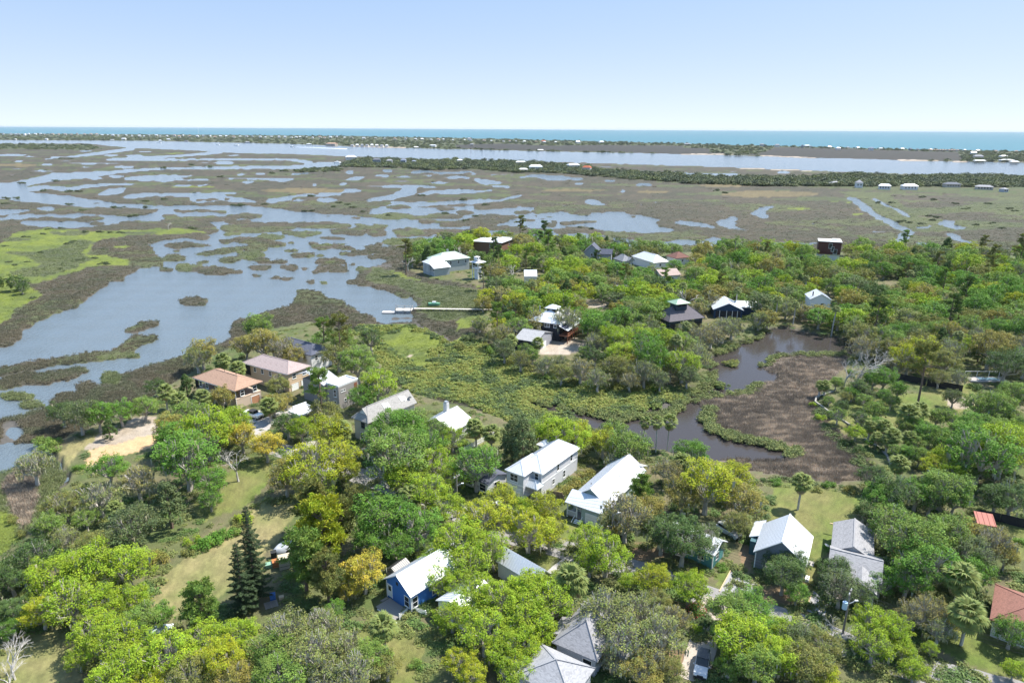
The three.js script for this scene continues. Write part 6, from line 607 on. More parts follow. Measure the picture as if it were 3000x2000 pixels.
{ const h = new House('grey_gable_house', 'small grey gabled house half hidden in the peninsula wood', { A: ZK(1210, 880), B: ZK(1210, 980), C: ZK(1400, 965), eave: 4.5, over: 0.3, trust: 0.8, D: 8 }); const m = stucco(0.42, 0.41, 0.40); h.walls(m); h.roof(shingle(0.42, 0.40, 0.39), { rise: 2.0, ridge: 'x', hipA: false, hipB: false, endMat: m }); h.win('F', 0, 2.4, 1, 1.2); }
{ const h = new House('box_house', 'dark red box-shaped house with flat white roof and three windows', { A: [2395, 712], B: [2396, 738], C: [2463, 742], eave: 4.5, over: 0, trust: 0.95, D: 10, base: 0.95 }); const m = siding(0.105, 0.032, 0.024); h.walls(m, { h: 10.4, y0: 3.6 }); h.walls(MAT.white, { h: 3.58, W: h.W - 0.6, D: 9 }); bar('flat_roof', MAT.white, h.g, 0, 10.5, 0, h.W + 0.4, 0.25, 10.4); bar('roof_hatch', MAT.trim, h.g, h.W * 0.28, 11.0, -1, 4, 0.8, 3); h.win('F', 0.03, 8.2, 1.6, 2.6, { plain: true }); h.win('F', 0.14, 6.6, 1.3, 2.6, { plain: true }); h.win('F', 0.26, 5.2, 1.8, 2.6, { plain: true }); }
// the blue cottage and its neighbours under the oaks
{ const h = new House('blue_cottage', 'bright blue wooden cottage with metal roof, white door and front deck', { A: ZF(215, 790), B: ZF(800, 1110), C: ZF(1380, 800), eave: 3.2, over: 0.35, W: 10 }); const m = siding(0.05, 0.20, 0.55); h.walls(m); h.roof(MAT.paleMetal, { rise: 2.2, ridge: 'x', hipA: false, hipB: false, endMat: m, seam: 0.45, cap: true }); h.panel('front_door', 'L', -0.36, 1.45, 0.95, 2.1, MAT.trim, { frame: true }); { const p = h.panel('door_glass', 'L', -0.36, 1.95, 0.6, 0.8, MAT.glass, { out: 0.05 }); } h.win('L', 0.33, 1.6, 0.95, 1.7); h.win('F', -0.42, 1.6, 0.9, 1.7); h.win('F', 0.0, 1.6, 0.9, 1.5); h.win('F', 0.3, 1.6, 0.9, 1.5); h.panel('attic_vent', 'L', -0.05, 3.6, 0.5, 0.6, MAT.dark, { out: -0.02 }); h.trimCorners();
  for (let k = 0; k < 14; k++) bar('deck_board', MAT.oldWood, h.g, -h.W / 2 - 1.3 + 0.12, 0.28 + 0.002 * (k % 2), -h.D / 2 + 1.4 + k * 0.32, 2.7, 0.08, 0.30); bar('deck_skirt', MAT.trim, h.g, -h.W / 2 - 2.6, 0, 0.8, 0.06, 0.5, 4.6); for (let k = 0; k < 3; k++) bar('step', MAT.oldWood, h.g, -h.W / 2 - 0.5, 0.25 - k * 0.17, -h.D / 2 + 0.9 - k * 0.3, 1.2, 0.06, 0.3); }
{ const h = new House('weathered_shed', 'low shed with weathered grey tin roof left of the blue cottage', { A: ZF(340, 560), B: ZF(560, 700), C: ZF(800, 480), eave: 2.6, over: 0.2, cat: 'shed' }); const tin = metalRoof(0.13, 0.125, 0.12); h.walls(MAT.oldWood, { h: 2.4 }); h.roof(tin, { rise: 0.9, ridge: 'x', hipA: false, hipB: false, endMat: MAT.oldWood, seam: 0.35 }); }
{ const h = new House('metal_roof_cottage', 'blue cottage with white metal roof half hidden by oaks, behind the blue cottage', { A: ZF(960, 330), B: ZF(1300, 500), C: ZF(1800, 300), eave: 3.0, over: 0.3 }); const m = siding(0.04, 0.16, 0.45); h.walls(m); h.roof(MAT.paleMetal, { rise: 1.9, ridge: 'x', hipA: false, hipB: false, endMat: m, seam: 0.5 }); h.win('F', 0, 1.6, 0.9, 1.4); }
{ const h = new House('white_roof_cottage', 'white cottage with bright metal roof between the oaks and the path', { A: ZM(560, 1000), B: ZM(900, 1180), C: ZM(1120, 1045), eave: 3.0, over: 0.3, D: 9 }); h.walls(MAT.white); h.roof(MAT.whiteMetal, { rise: 1.9, ridge: 'z', hipA: false, hipB: false, endMat: MAT.white, seam: 0.5 }); h.win('F', 0, 1.6, 0.9, 1.4); }
{ const h = new House('pale_roof_cottage', 'cottage with pale tin roof under the bright oaks near the wooden fence', { A: ZF(1630, 1440), B: ZF(1830, 1520), C: ZF(2080, 1400), eave: 2.8, over: 0.3, W: 7, D: 6 }); h.walls(MAT.white); h.roof(MAT.paleMetal, { rise: 1.4, ridge: 'x', hipA: false, hipB: false, endMat: MAT.white, seam: 0.5 }); }
{ const h = new House('sunroom_house', 'low white house with glazed front beside the white two-storey house', { A: [1395, 1340], B: [1428, 1420], C: [1478, 1385], eave: 2.6, over: 0.3, D: 7, W: 6, trust: 0.8 }); h.walls(MAT.white); h.roof(MAT.slate, { rise: 1.1, ridge: 'z', hipA: false, hipB: false, endMat: MAT.white }); for (const u of [-0.3, 0, 0.3]) h.win('L', u, 1.3, 1.6, 1.5); h.win('F', 0, 1.3, 1.6, 1.5); }
{ // big grey-roofed house at the bottom
  const h = new House('grey_shingle_house', 'large house of grey shingle hips spread under the mossy oak', { A: ZG(880, 240), B: ZG(495, 655), C: ZG(1010, 800), eave: 3.2, over: 0.5, trust: 0.3 }); const m = stucco(0.52, 0.54, 0.57); h.walls(m); h.roof(MAT.greyShingle, { rise: 2.6, ridge: 'z', cap: true, hipB: true, hipA: true }); h.shed(MAT.greyShingle, -h.W / 2 - 1.4, -h.W / 2 + 1, -h.D / 2 + 4, -h.D / 2 + 8, 2.7, 3.6, 'L');
  h.roof(MAT.greyShingle, { W: 8, D: 7, x: h.W / 2 + 2.2, z: -h.D * 0.12, rise: 2.0, ridge: 'x', hipA: false, cap: true, y: 3.1 }); h.walls(m, { W: 7, D: 6, x: h.W / 2 + 2, z: -h.D * 0.12, h: 3.0 }); h.win('R', 0.2, 1.7, 1.2, 1.4); h.win('F', 0.3, 1.7, 1.2, 1.4);
  const w = new House('grey_shingle_garage', 'grey shingle garage in front of the large grey-roofed house', { A: ZG(430, 690), B: ZG(100, 1000), C: ZG(760, 1170), eave: 2.9, over: 0.4, trust: 0.3, cat: 'garage' }); w.walls(m); w.roof(shingle(0.37, 0.37, 0.385), { rise: 1.9, ridge: 'z', cap: true }); w.win('F', 0.2, 1.6, 1, 1.2);
}
// ---------------------------------------------------------------- street, drives, paths
const asphalt = new THREE.MeshStandardMaterial({ color: C(0.30, 0.285, 0.275), map: grainTex, roughness: 0.95 }), gravelMat = new THREE.MeshStandardMaterial({ color: C(0.38, 0.375, 0.375), map: grainTex, roughness: 1, bumpMap: grainTex, bumpScale: 0.05 }), dirtMat = new THREE.MeshStandardMaterial({ color: C(0.50, 0.43, 0.36), map: grainTex, roughness: 1 });
function slab(pts, y, t = 0.12) { // flat slab over a loop of survey points
  const P = pts.map(([a, b]) => at(a, b, y)), s = new THREE.Shape(P.map((q) => new THREE.Vector2(q.x, -q.z))), g = new THREE.ExtrudeGeometry(s, { depth: t, bevelEnabled: false }); g.rotateX(-Math.PI / 2); g.translate(0, y - t, 0); const p = g.attributes.position, uv = g.attributes.uv; for (let i = 0; i < p.count; i++) uv.setXY(i, p.getX(i) / 5, p.getZ(i) / 5); return g;
}
function ribbon(pts, w, y, t = 0.1) { const c = new THREE.CatmullRomCurve3(pts.map(([a, b]) => at(a, b, y))), n = pts.length * 8, L = [], R = []; for (let i = 0; i <= n; i++) { const p = c.getPoint(i / n), d = c.getTangent(i / n), l = Math.hypot(d.x, d.z), j = 1 + 0.05 * noiseA(i * 0.3, 5); L.push(new THREE.Vector2(p.x - d.z / l * w / 2 * j, -(p.z + d.x / l * w / 2 * j))); R.push(new THREE.Vector2(p.x + d.z / l * w / 2 * j, -(p.z - d.x / l * w / 2 * j))); } const g = new THREE.ExtrudeGeometry(new THREE.Shape([...L, ...R.reverse()]), { depth: t, bevelEnabled: false }); g.rotateX(-Math.PI / 2); g.translate(0, y - t, 0); const p = g.attributes.position, uv = g.attributes.uv; for (let i = 0; i < p.count; i++) uv.setXY(i, p.getX(i) / 6, p.getZ(i) / 6); return g; }
struct('road', ribbon([[700, 1262], [800, 1310], [930, 1352], [1080, 1402], [1200, 1445], [1330, 1495], [1480, 1560], [1640, 1605], [1790, 1650], [1930, 1690], [2070, 1745], [2200, 1785], [2360, 1835], [2520, 1905], [2680, 1958], [2850, 1998], [3050, 2050]], 5.4, 1.06), asphalt);
struct('driveway', ribbon([[752, 1285], [775, 1240], [830, 1212], [885, 1192]], 4.2, 1.068), MAT.concrete); struct('driveway', ribbon([[735, 1275], [740, 1240], [735, 1205]], 5, 1.072), MAT.concrete); struct('driveway', ribbon([[870, 1335], [900, 1290], [905, 1245]], 4, 1.068), MAT.concrete); struct('driveway', ribbon([[1095, 1405], [1100, 1350], [1085, 1310]], 4, 1.068), MAT.concrete);
struct('driveway', ribbon([[2098, 1752], [2080, 1830], [2056, 1900], [2030, 1995]], 3.8, 1.068), dirtMat); struct('driveway', ribbon([[1720, 1625], [1755, 1585], [1775, 1562]], 4.6, 1.068), MAT.concrete); struct('driveway', ribbon([[1430, 1540], [1470, 1500], [1520, 1475]], 4.6, 1.068), asphalt); struct('path', ribbon([[1660, 1640], [1630, 1662], [1606, 1684]], 1.3, 1.07), MAT.concrete);
struct('parking_pad', slab([ZH(950, 755), ZH(820, 985), ZH(1215, 1025), ZH(1270, 905)], 1.075), gravelMat); struct('parking_pad', slab([ZH(1900, 985), ZH(1805, 1200), ZH(2020, 1290), ZH(2075, 1105)], 1.075), gravelMat);
function edging(name, label, a, b, mat, w = 0.15, h = 0.2, y = 1.1, cat = 'edging') { const A = at(...a, y), B = at(...b, y), m = mesh(name, unitBox, mat); m.position.copy(A).lerp(B, 0.5); m.rotation.y = Math.atan2(-(B.z - A.z), B.x - A.x); m.scale.set(A.distanceTo(B), h, w); return tag(m, label, cat); }
edging('timber_edging', 'left timber edging of the gravel pad by the grey house', ZH(945, 752), ZH(815, 990), MAT.newWood); edging('timber_edging', 'right timber edging of the gravel pad by the grey house', ZH(1275, 905), ZH(1218, 1028), MAT.newWood); edging('timber_edging', 'left timber edging of the gravel pad near the transformer pole', ZH(1895, 985), ZH(1800, 1205), MAT.newWood);

// ---------------------------------------------------------------- fences and walls
function fence(name, label, pts, o) { // pts survey points; boards, rails and posts are parts
  const g = thing(name, label, 'fence'), P = pts.map((q) => at(...q, 1.0)); const base = P[0].clone(); g.position.copy(base);
  for (let i = 0; i + 1 < P.length; i++) { const a = P[i].clone().sub(base), b = P[i + 1].clone().sub(base), L = a.distanceTo(b), ry = Math.atan2(-(b.z - a.z), b.x - a.x), put = (nm, t, y, w, h, d, mat) => { const m = mesh(nm, unitBox, mat, g); m.position.copy(a).lerp(b, t / L); m.position.y = y; m.rotation.y = ry; m.scale.set(w, h, d); };
    for (let t = 0; t <= L + 0.01; t += o.post ?? 2.4) put('post', Math.min(t, L), o.h / 2, 0.12, o.h + 0.12, 0.12, o.mat); for (const y of o.rails ?? [0.35, o.h - 0.3]) put('rail', L / 2, y, L, 0.08, 0.05, o.mat); if (o.board) for (let t = o.board / 2; t < L; t += o.board) put('board', t, o.h / 2 + rr(-0.02, 0.02), o.board * (o.fill ?? 0.95), o.h, 0.03, o.mats ? pick(o.mats) : o.mat); }
  return g;
}
reseed(8); const boards = [MAT.wood, new THREE.MeshStandardMaterial({ color: C(0.36, 0.25, 0.15), roughness: 0.9 }), new THREE.MeshStandardMaterial({ color: C(0.26, 0.18, 0.11), roughness: 0.9 })];
fence('picket_fence', 'long white picket fence on the lawn beside the white-roofed cottage', [ZC(1770, 1195), ZC(1910, 1120), ZC(2195, 968)], { h: 1.3, board: 0.22, fill: 0.5, mat: MAT.trim });
fence('board_fence', 'brown board fence between the white house and the green cottage', [ZD(742, 975), ZD(955, 1015), ZD(990, 1060)], { h: 1.8, board: 0.2, mat: MAT.wood, mats: boards }); fence('board_fence', 'brown board fence left of the white two-storey house', [ZD(-20, 850), ZD(165, 900)], { h: 1.8, board: 0.2, mat: MAT.wood, mats: boards }); fence('board_fence', 'pale board fence left of the large grey-roofed house', [ZG(375, 690), ZG(490, 555)], { h: 1.8, board: 0.2, mat: MAT.newWood }); fence('board_fence', 'weathered board fence at the bottom beside the grey garage', [ZG(-20, 1080), ZG(200, 900)], { h: 1.8, board: 0.2, mat: MAT.oldWood });
fence('picket_railing', 'white picket railing in the yard right of the blue cottage', [ZF(830, 1370), ZF(1110, 1470)], { h: 0.95, board: 0.18, fill: 0.45, mat: MAT.trim }); fence('picket_railing', 'white picket railing in front of the blue cottage deck', [ZF(590, 1530), ZF(750, 1400)], { h: 0.95, board: 0.18, fill: 0.45, mat: MAT.trim });
fence('rail_fence', 'low brown rail fence near the red-flowered shrub', [ZG(1760, 270), ZG(1930, 310)], { h: 1.1, rails: [0.25, 0.6, 0.95], mat: MAT.wood }); fence('screen_fence', 'black screen fence behind the park lawn', [FQ(630, 215), FQ(800, 250), FQ(1000, 285)], { h: 2.0, board: 1.2, fill: 1, mat: MAT.dark }); fence('screen_fence', 'dark screen fence behind the rusty shed', [ZI(1390, 110), ZI(1600, 150), ZI(1850, 210)], { h: 1.8, board: 1.2, fill: 1, mat: MAT.dark });
function wallRun(label, pts, F) { const g = thing('sea_wall', label, 'wall', 'stone edges of the reed bed'); const P = pts.map((q) => at(...F(...q), 0.6)); g.position.copy(P[0]); const st = stucco(0.36, 0.34, 0.30); for (let i = 0; i + 1 < P.length; i++) { const a = P[i].clone().sub(P[0]), b = P[i + 1].clone().sub(P[0]), L = a.distanceTo(b), n = Math.max(1, Math.round(L / 1.1)); for (let k = 0; k < n; k++) { const m = mesh('stone', unitBox, st, g); m.position.copy(a).lerp(b, (k + 0.5) / n); m.position.y = 0.5; m.rotation.y = Math.atan2(-(b.z - a.z), b.x - a.x) + rr(-0.05, 0.05); m.scale.set(L / n * 0.97, 0.55 * rr(0.9, 1.1), 0.4); } } }
wallRun('pale stone edge curving along the upper reed bed', [[270, 292], [175, 325], [170, 350], [240, 400], [370, 485]], FQ); wallRun('pale stone edge along the lower reed bed', [[445, 560], [530, 610], [570, 650], [602, 722]], FQ);

// ---------------------------------------------------------------- boardwalk, docks
{ const g = thing('boardwalk', 'long pale boardwalk crossing the marsh to the small dock', 'boardwalk'), A = at(1212, 903, 1.4), B = at(1458, 906.5, 1.4), L = A.distanceTo(B); g.position.set(A.x, 0, A.z); g.rotation.y = Math.atan2(-(B.z - A.z), B.x - A.x); const wood = new THREE.MeshStandardMaterial({ color: C(0.62, 0.57, 0.50), map: stuccoTex, roughness: 0.9 }); const n = Math.round(L / 1.2); for (let k = 0; k < n; k++) bar('deck_plank', wood, g, (k + 0.5) * L / n, 1.4, 0, L / n * 0.95, 0.1, 1.5); for (let x = 0; x < L; x += 2.6) for (const z of [-0.7, 0.7]) bar('post', MAT.oldWood, g, x, 0.5, z, 0.16, 1.9, 0.16);
  const d = thing('dock', 'small wooden dock with railing and low float at the cove', 'dock'), Q = at(1180, 906, 1.3); d.position.set(Q.x, 0, Q.z); bar('deck', wood, d, 0.5, 1.3, 0, 6.5, 0.14, 4.2); bar('float', new THREE.MeshStandardMaterial({ color: C(0.6, 0.55, 0.52), roughness: 0.9 }), d, -5.4, 0.35, 0.8, 5.2, 0.35, 2.6); for (const x of [-2.6, 0.4, 3.4]) for (const z of [-2, 2]) bar('post', MAT.oldWood, d, x, 1.1, z, 0.2, 2.6, 0.2); for (const [x, z, w, dd] of [[0.5, -2, 6.3, 0.08], [0.5, 2, 6.3, 0.08], [3.6, -1.4, 0.08, 1.2]]) { bar('rail', wood, d, x, 2.25, z, w, 0.1, dd); } bar('ladder', MAT.steel, d, -2.9, 2.2, -0.6, 0.1, 2.4, 0.5);
  const boat = (label, F, x, y, len, ry, mat = MAT.trim) => { const P = at(...F(x, y), 0.2), s = new THREE.Shape(); s.moveTo(-0.5, -0.17); s.lineTo(0.2, -0.19); s.quadraticCurveTo(0.42, -0.12, 0.5, 0); s.quadraticCurveTo(0.42, 0.12, 0.2, 0.19); s.lineTo(-0.5, 0.17); const h = new THREE.ExtrudeGeometry(s, { depth: 0.16, bevelEnabled: true, bevelSize: 0.02, bevelThickness: 0.03, bevelSegments: 2 }); h.rotateX(-Math.PI / 2); const b = thing('motorboat', label, 'boat'); b.position.copy(P); b.rotation.y = ry; b.scale.setScalar(len); mesh('hull', h, mat, b); bar('cabin', MAT.trim, b, 0.0, 0.24, 0, 0.32, 0.14, 0.2); bar('windscreen', MAT.glass, b, 0.17, 0.25, 0, 0.02, 0.1, 0.2); bar('outboard_motor', MAT.dark, b, -0.54, 0.1, 0, 0.08, 0.2, 0.08); return b; };
  const canoe = boat('green canoe lying beside the boardwalk', Z5, 640, 606, 4.6, 0.1, new THREE.MeshStandardMaterial({ color: C(0.12, 0.3, 0.18), roughness: 0.5 })); canoe.position.y = 0.9;
  boat('speeding white boat trailing a long wake on the river', Z1, 2010, 212, 13, Math.PI - 0.05); const A2 = at(...Z1(2040, 214), 0), B2 = at(...Z1(2400, 226), 0); const wl2 = A2.distanceTo(B2), wg = flatGeo([[[0, 0, 1.5], [wl2, 0, 9], [wl2, 0.7, 0], [0, 1.9, 0]], [[wl2, 0, -9], [0, 0, -1.5], [0, 1.9, 0], [wl2, 0.7, 0]]]), wm = struct('boat_wake_water', wg, new THREE.MeshStandardMaterial({ color: C(0.8, 0.84, 0.86), roughness: 0.8 })); wm.position.set(A2.x, 0.05, A2.z); wm.rotation.y = Math.atan2(-(B2.z - A2.z), B2.x - A2.x);
  boat('small white boat off the far townhouses', Z1, 1098, 184, 14, 0.3); boat('white boat in the middle of the river, left of two', Z1, 1502, 198, 11, 0.4); boat('larger white boat in the middle of the river', Z1, 1630, 202, 16, 0.2); boat('white boat in the creek bend near the river', Z1, 2325, 322, 12, 0.3);
  for (const [x, y, w] of [[892, 240, 'leftmost'], [970, 243, 'middle'], [1052, 245, 'rightmost']]) { const P = at(...Z2(x, y), 0), m = thing('channel_marker', `${w} of three dark channel markers in the river`, 'channel marker', 'channel markers'); m.position.copy(P); bar('post', MAT.dark, m, 0, 3.5, 0, 0.8, 7, 0.8); bar('sign_board', MAT.dark, m, 0, 7.5, 0, 3.2, 3.2, 0.3, 0, 0.78); }
  const dock = (label, F, x0, x1, y, roofed, h = 5) => { const a = at(...F(x0, y), 0), b = at(...F(x1, y), 0), L = a.distanceTo(b), t = thing('boat_dock', label, 'dock'); t.position.copy(a).lerp(b, 0.5); t.rotation.y = Math.atan2(-(b.z - a.z), b.x - a.x); bar('deck', MAT.oldWood, t, 0, 1.4, 0, L, 0.3, 5); for (let k = 0; k <= 6; k++) for (const z of [-2.3, 2.3]) bar('pile', MAT.oldWood, t, -L / 2 + k * L / 6, roofed ? h / 2 : 0.9, z, 0.4, roofed ? h : 2.2, 0.4); if (roofed) { const r = mesh('roof', flatGeo([[[-L / 2 - 1, h, 4], [L / 2 + 1, h, 4], [L / 2 - 2, h + 2, 0], [-L / 2 + 2, h + 2, 0]], [[L / 2 + 1, h, -4], [-L / 2 - 1, h, -4], [-L / 2 + 2, h + 2, 0], [L / 2 - 2, h + 2, 0]], [[L / 2 + 1, h, 4], [L / 2 + 1, h, -4], [L / 2 - 2, h + 2, 0]], [[-L / 2 - 1, h, -4], [-L / 2 - 1, h, 4], [-L / 2 + 2, h + 2, 0]], [[-L / 2 - 1, h - 0.1, -4], [L / 2 + 1, h - 0.1, -4], [L / 2 + 1, h - 0.1, 4], [-L / 2 - 1, h - 0.1, 4]]]), MAT.white, t); } };
  dock('covered dock standing in the river at the right', Z3, 2008, 2082, 326, true, 6); dock('covered dock at the right end of the river', Z3, 2258, 2310, 334, true, 6); dock('dark low dock on the far river bank', Z3, 370, 500, 280, false); dock('open boathouse with white roof beside the marsh island houses', Z2, 1224, 1282, 388, true, 5); dock('boat lift dock behind the flat white roof', ZJ, 1460, 1600, 184, false); dock('pale dock on the far shore near the townhouses', Z2, 500, 532, 224, true, 5); dock('pier running into the creek behind the wood', Z6, 268, 335, 196, false); dock('small dock on the far bank beyond the channel markers', Z2, 1350, 1392, 242, true, 4);
}
// ---------------------------------------------------------------- vehicles
const tyreG = (() => { const g = new THREE.CylinderGeometry(0.36, 0.36, 0.24, 18); g.rotateX(Math.PI / 2); return g; })(), rimG = (() => { const g = new THREE.CylinderGeometry(0.22, 0.22, 0.26, 12); g.rotateX(Math.PI / 2); return g; })(); const tyreM = new THREE.MeshStandardMaterial({ color: C(0.02, 0.02, 0.02), roughness: 0.9 });
function vehicle(name, label, cat, px, py, ry, prof, cab, o) { // profiles along x, front at +x
  const P = at(px, py, 1.07), g = thing(name, label, cat), paint = new THREE.MeshPhysicalMaterial({ color: o.paint, roughness: 0.35, clearcoat: 1, clearcoatRoughness: 0.08, metalness: o.metal ?? 0.1 }); g.position.copy(P); g.rotation.y = ry; const W = o.w ?? 1.8, ext = (pts, w, bevel) => { const s = new THREE.Shape(pts.map((q) => new THREE.Vector2(...q))), e = new THREE.ExtrudeGeometry(s, { depth: w - 2 * bevel, bevelEnabled: true, bevelSize: bevel, bevelThickness: bevel, bevelSegments: 3 }); e.translate(0, 0, -w / 2 + bevel); return e; };
  mesh('body', ext(prof, W, 0.08), paint, g); mesh('cabin_glass', ext(cab, W - 0.22, 0.05), MAT.glass, g); const xs = cab.map((q) => q[0]), top = Math.max(...cab.map((q) => q[1])), tx = cab.filter((q) => q[1] > top - 0.05).map((q) => q[0]); bar('roof', o.roof ?? paint, g, (Math.min(...tx) + Math.max(...tx)) / 2, top + 0.06, 0, Math.max(...tx) - Math.min(...tx) + 0.25, 0.09, W - 0.24); const fx = Math.max(...prof.map((q) => q[0])), bx = Math.min(...prof.map((q) => q[0]));
  for (const s of [-1, 1]) { for (const x of [fx - 0.85, bx + 0.95]) { const t = mesh('wheel', tyreG, tyreM, g); t.position.set(x, 0.36, s * (W / 2 - 0.1)); t.scale.setScalar(o.tyre ?? 1); mesh('rim', rimG, MAT.steel, t); } const hl = bar('headlight', MAT.trim, g, fx + 0.05, 0.78, s * (W / 2 - 0.3), 0.08, 0.16, 0.34); bar('tail_light', new THREE.MeshStandardMaterial({ color: C(0.4, 0.02, 0.02), roughness: 0.4 }), g, bx - 0.05, 0.85, s * (W / 2 - 0.18), 0.08, 0.24, 0.16); bar('mirror', paint, g, cab[cab.length - 1][0] - 0.35, 1.05, s * (W / 2 + 0.1), 0.14, 0.14, 0.2); } bar('bumper', MAT.dark, g, fx + 0.06, 0.5, 0, 0.12, 0.22, W - 0.2); bar('grille', MAT.dark, g, fx + 0.07, 0.75, 0, 0.06, 0.2, W - 1.0); bar('windscreen_pillar', paint, g, tx[0], top - 0.2, 0, 0.1, 0.4, W - 0.2); return g;
}
const SUVP = [[-2.2, 0.42], [2.15, 0.42], [2.25, 0.7], [2.1, 0.98], [0.95, 1.08], [-2.15, 1.08], [-2.25, 0.8]], SUVC = [[-2.1, 1.05], [-1.85, 1.62], [-0.1, 1.66], [1.0, 1.05]], PUP = [[-2.7, 0.55], [2.6, 0.55], [2.68, 0.85], [2.6, 1.15], [1.2, 1.22], [-2.7, 1.22]], PUC = [[-0.9, 1.2], [-0.8, 1.78], [0.75, 1.8], [1.2, 1.2]];
{ const t = vehicle('pickup_truck', 'white pickup truck with black roof parked before the brown-roofed tan house', 'truck', 742, 1222, -0.5, PUP, PUC, { paint: C(0.8, 0.8, 0.8), w: 1.85, tyre: 1.15, roof: MAT.dark }); bar('truck_bed', MAT.dark, t, -1.85, 1.24, 0, 1.5, 0.06, 1.5); bar('roll_bar', MAT.dark, t, -1.1, 1.55, 0, 0.1, 0.5, 1.6); }
vehicle('silver_car', 'silver car parked on the pale drive at the bottom of the picture', 'car', 2056, 1958, -1.95, SUVP, SUVC, { paint: C(0.45, 0.47, 0.50), metal: 0.5, roof: MAT.glass }); vehicle('black_car', 'black car parked beside the pale green cottage garage', 'car', 1800, 1590, -2.3, SUVP, SUVC, { paint: C(0.02, 0.022, 0.025) }); vehicle('white_van', 'white car parked on the drive of the white two-storey house', 'car', 1475, 1500, -0.5, SUVP, SUVC, { paint: C(0.8, 0.8, 0.8) }); vehicle('dark_car', 'dark car half hidden by trees near the mossy grove', 'car', 545, 1910, -0.4, SUVP, SUVC, { paint: C(0.03, 0.035, 0.04) });
vehicle('grey_car', 'grey car in the drive right of the teal cottage', 'car', 2135, 1565, -1.0, SUVP, SUVC, { paint: C(0.5, 0.5, 0.5) });
// ---------------------------------------------------------------- poles and wires
const poleWood = new THREE.MeshStandardMaterial({ color: C(0.24, 0.21, 0.18), roughness: 0.95 }), poleG = new THREE.CylinderGeometry(0.11, 0.17, 1, 8), tops = [];
function utilityPole(label, px, py, h, o = {}) { const P = at(px, py, 1), g = thing('utility_pole', label, 'utility pole'); g.position.copy(P); const p = mesh('pole', poleG, o.mat ?? poleWood, g); p.scale.set(1, h, 1); p.position.y = h / 2 - 0.2; bar('crossarm', poleWood, g, 0, h - 0.6, 0, 1.6, 0.14, 0.14, 0.9); for (const x of [-0.6, 0, 0.6]) bar('insulator', MAT.trim, g, x * 0.62, h - 0.42, -x * 0.78, 0.1, 0.22, 0.1); if (o.can) { const c = mesh('transformer', new THREE.CylinderGeometry(0.34, 0.34, 1.1, 14), new THREE.MeshStandardMaterial({ color: C(0.42, 0.56, 0.66), roughness: 0.5 }), g); c.position.set(-0.55, h - 2.6, 0.2); bar('transformer_bracket', MAT.steel, g, -0.25, h - 2.6, 0.1, 0.4, 0.12, 0.2); } if (o.lamp) { const a = bar('lamp_arm', MAT.steel, g, 0.5, h - 2.1, 0.15, 1.0, 0.08, 0.08, 0.2, 0.35); bar('lamp_head', MAT.trim, g, 1.05, h - 1.9, 0.05, 0.45, 0.12, 0.22); } tops.push(P.clone().add(V(0, h - 0.4, 0))); return g; }
utilityPole('white metal pole beside the cream house drive', 986, 1325, 7.5, { mat: MAT.steel }); utilityPole('wooden utility pole with curved street lamp in the middle of the street trees', 1340, 1515, 9, { lamp: true }); utilityPole('utility pole beside the black car by the green cottage', 1790, 1607, 9, { lamp: true }); utilityPole('utility pole with pale blue transformer and lamp arm', 2470, 1856, 7.6, { can: true, lamp: true }); tops.push(at(3120, 2120, 1).add(V(0, 9, 0)));
for (let i = 0; i + 1 < tops.length; i++) for (let k = 0; k < 3; k++) { const a = tops[i].clone().add(V((k - 1) * 0.35, -k * 0.45, (k - 1) * 0.4)), b = tops[i + 1].clone().add(V((k - 1) * 0.35, -k * 0.45, (k - 1) * 0.4)), m = a.clone().lerp(b, 0.5); m.y -= a.distanceTo(b) * 0.025; tag(mesh('overhead_wire', new THREE.TubeGeometry(new THREE.QuadraticBezierCurve3(a, m, b), 20, 0.016, 3), MAT.dark), `${['upper', 'middle', 'lower'][k]} overhead wire of the ${['first', 'second', 'third', 'last'][i]} street span from the left`, 'wire', 'overhead wires'); }
{ const P = at(1122, 1372, 1), g = thing('street_sign', 'small blue sign on a post beside the street', 'sign'); g.position.copy(P); bar('post', MAT.newWood, g, 0, 0.9, 0, 0.1, 2.0, 0.1); bar('sign_board', new THREE.MeshStandardMaterial({ color: C(0.05, 0.2, 0.5), roughness: 0.5 }), g, 0, 1.9, 0.02, 0.8, 0.5, 0.05); }
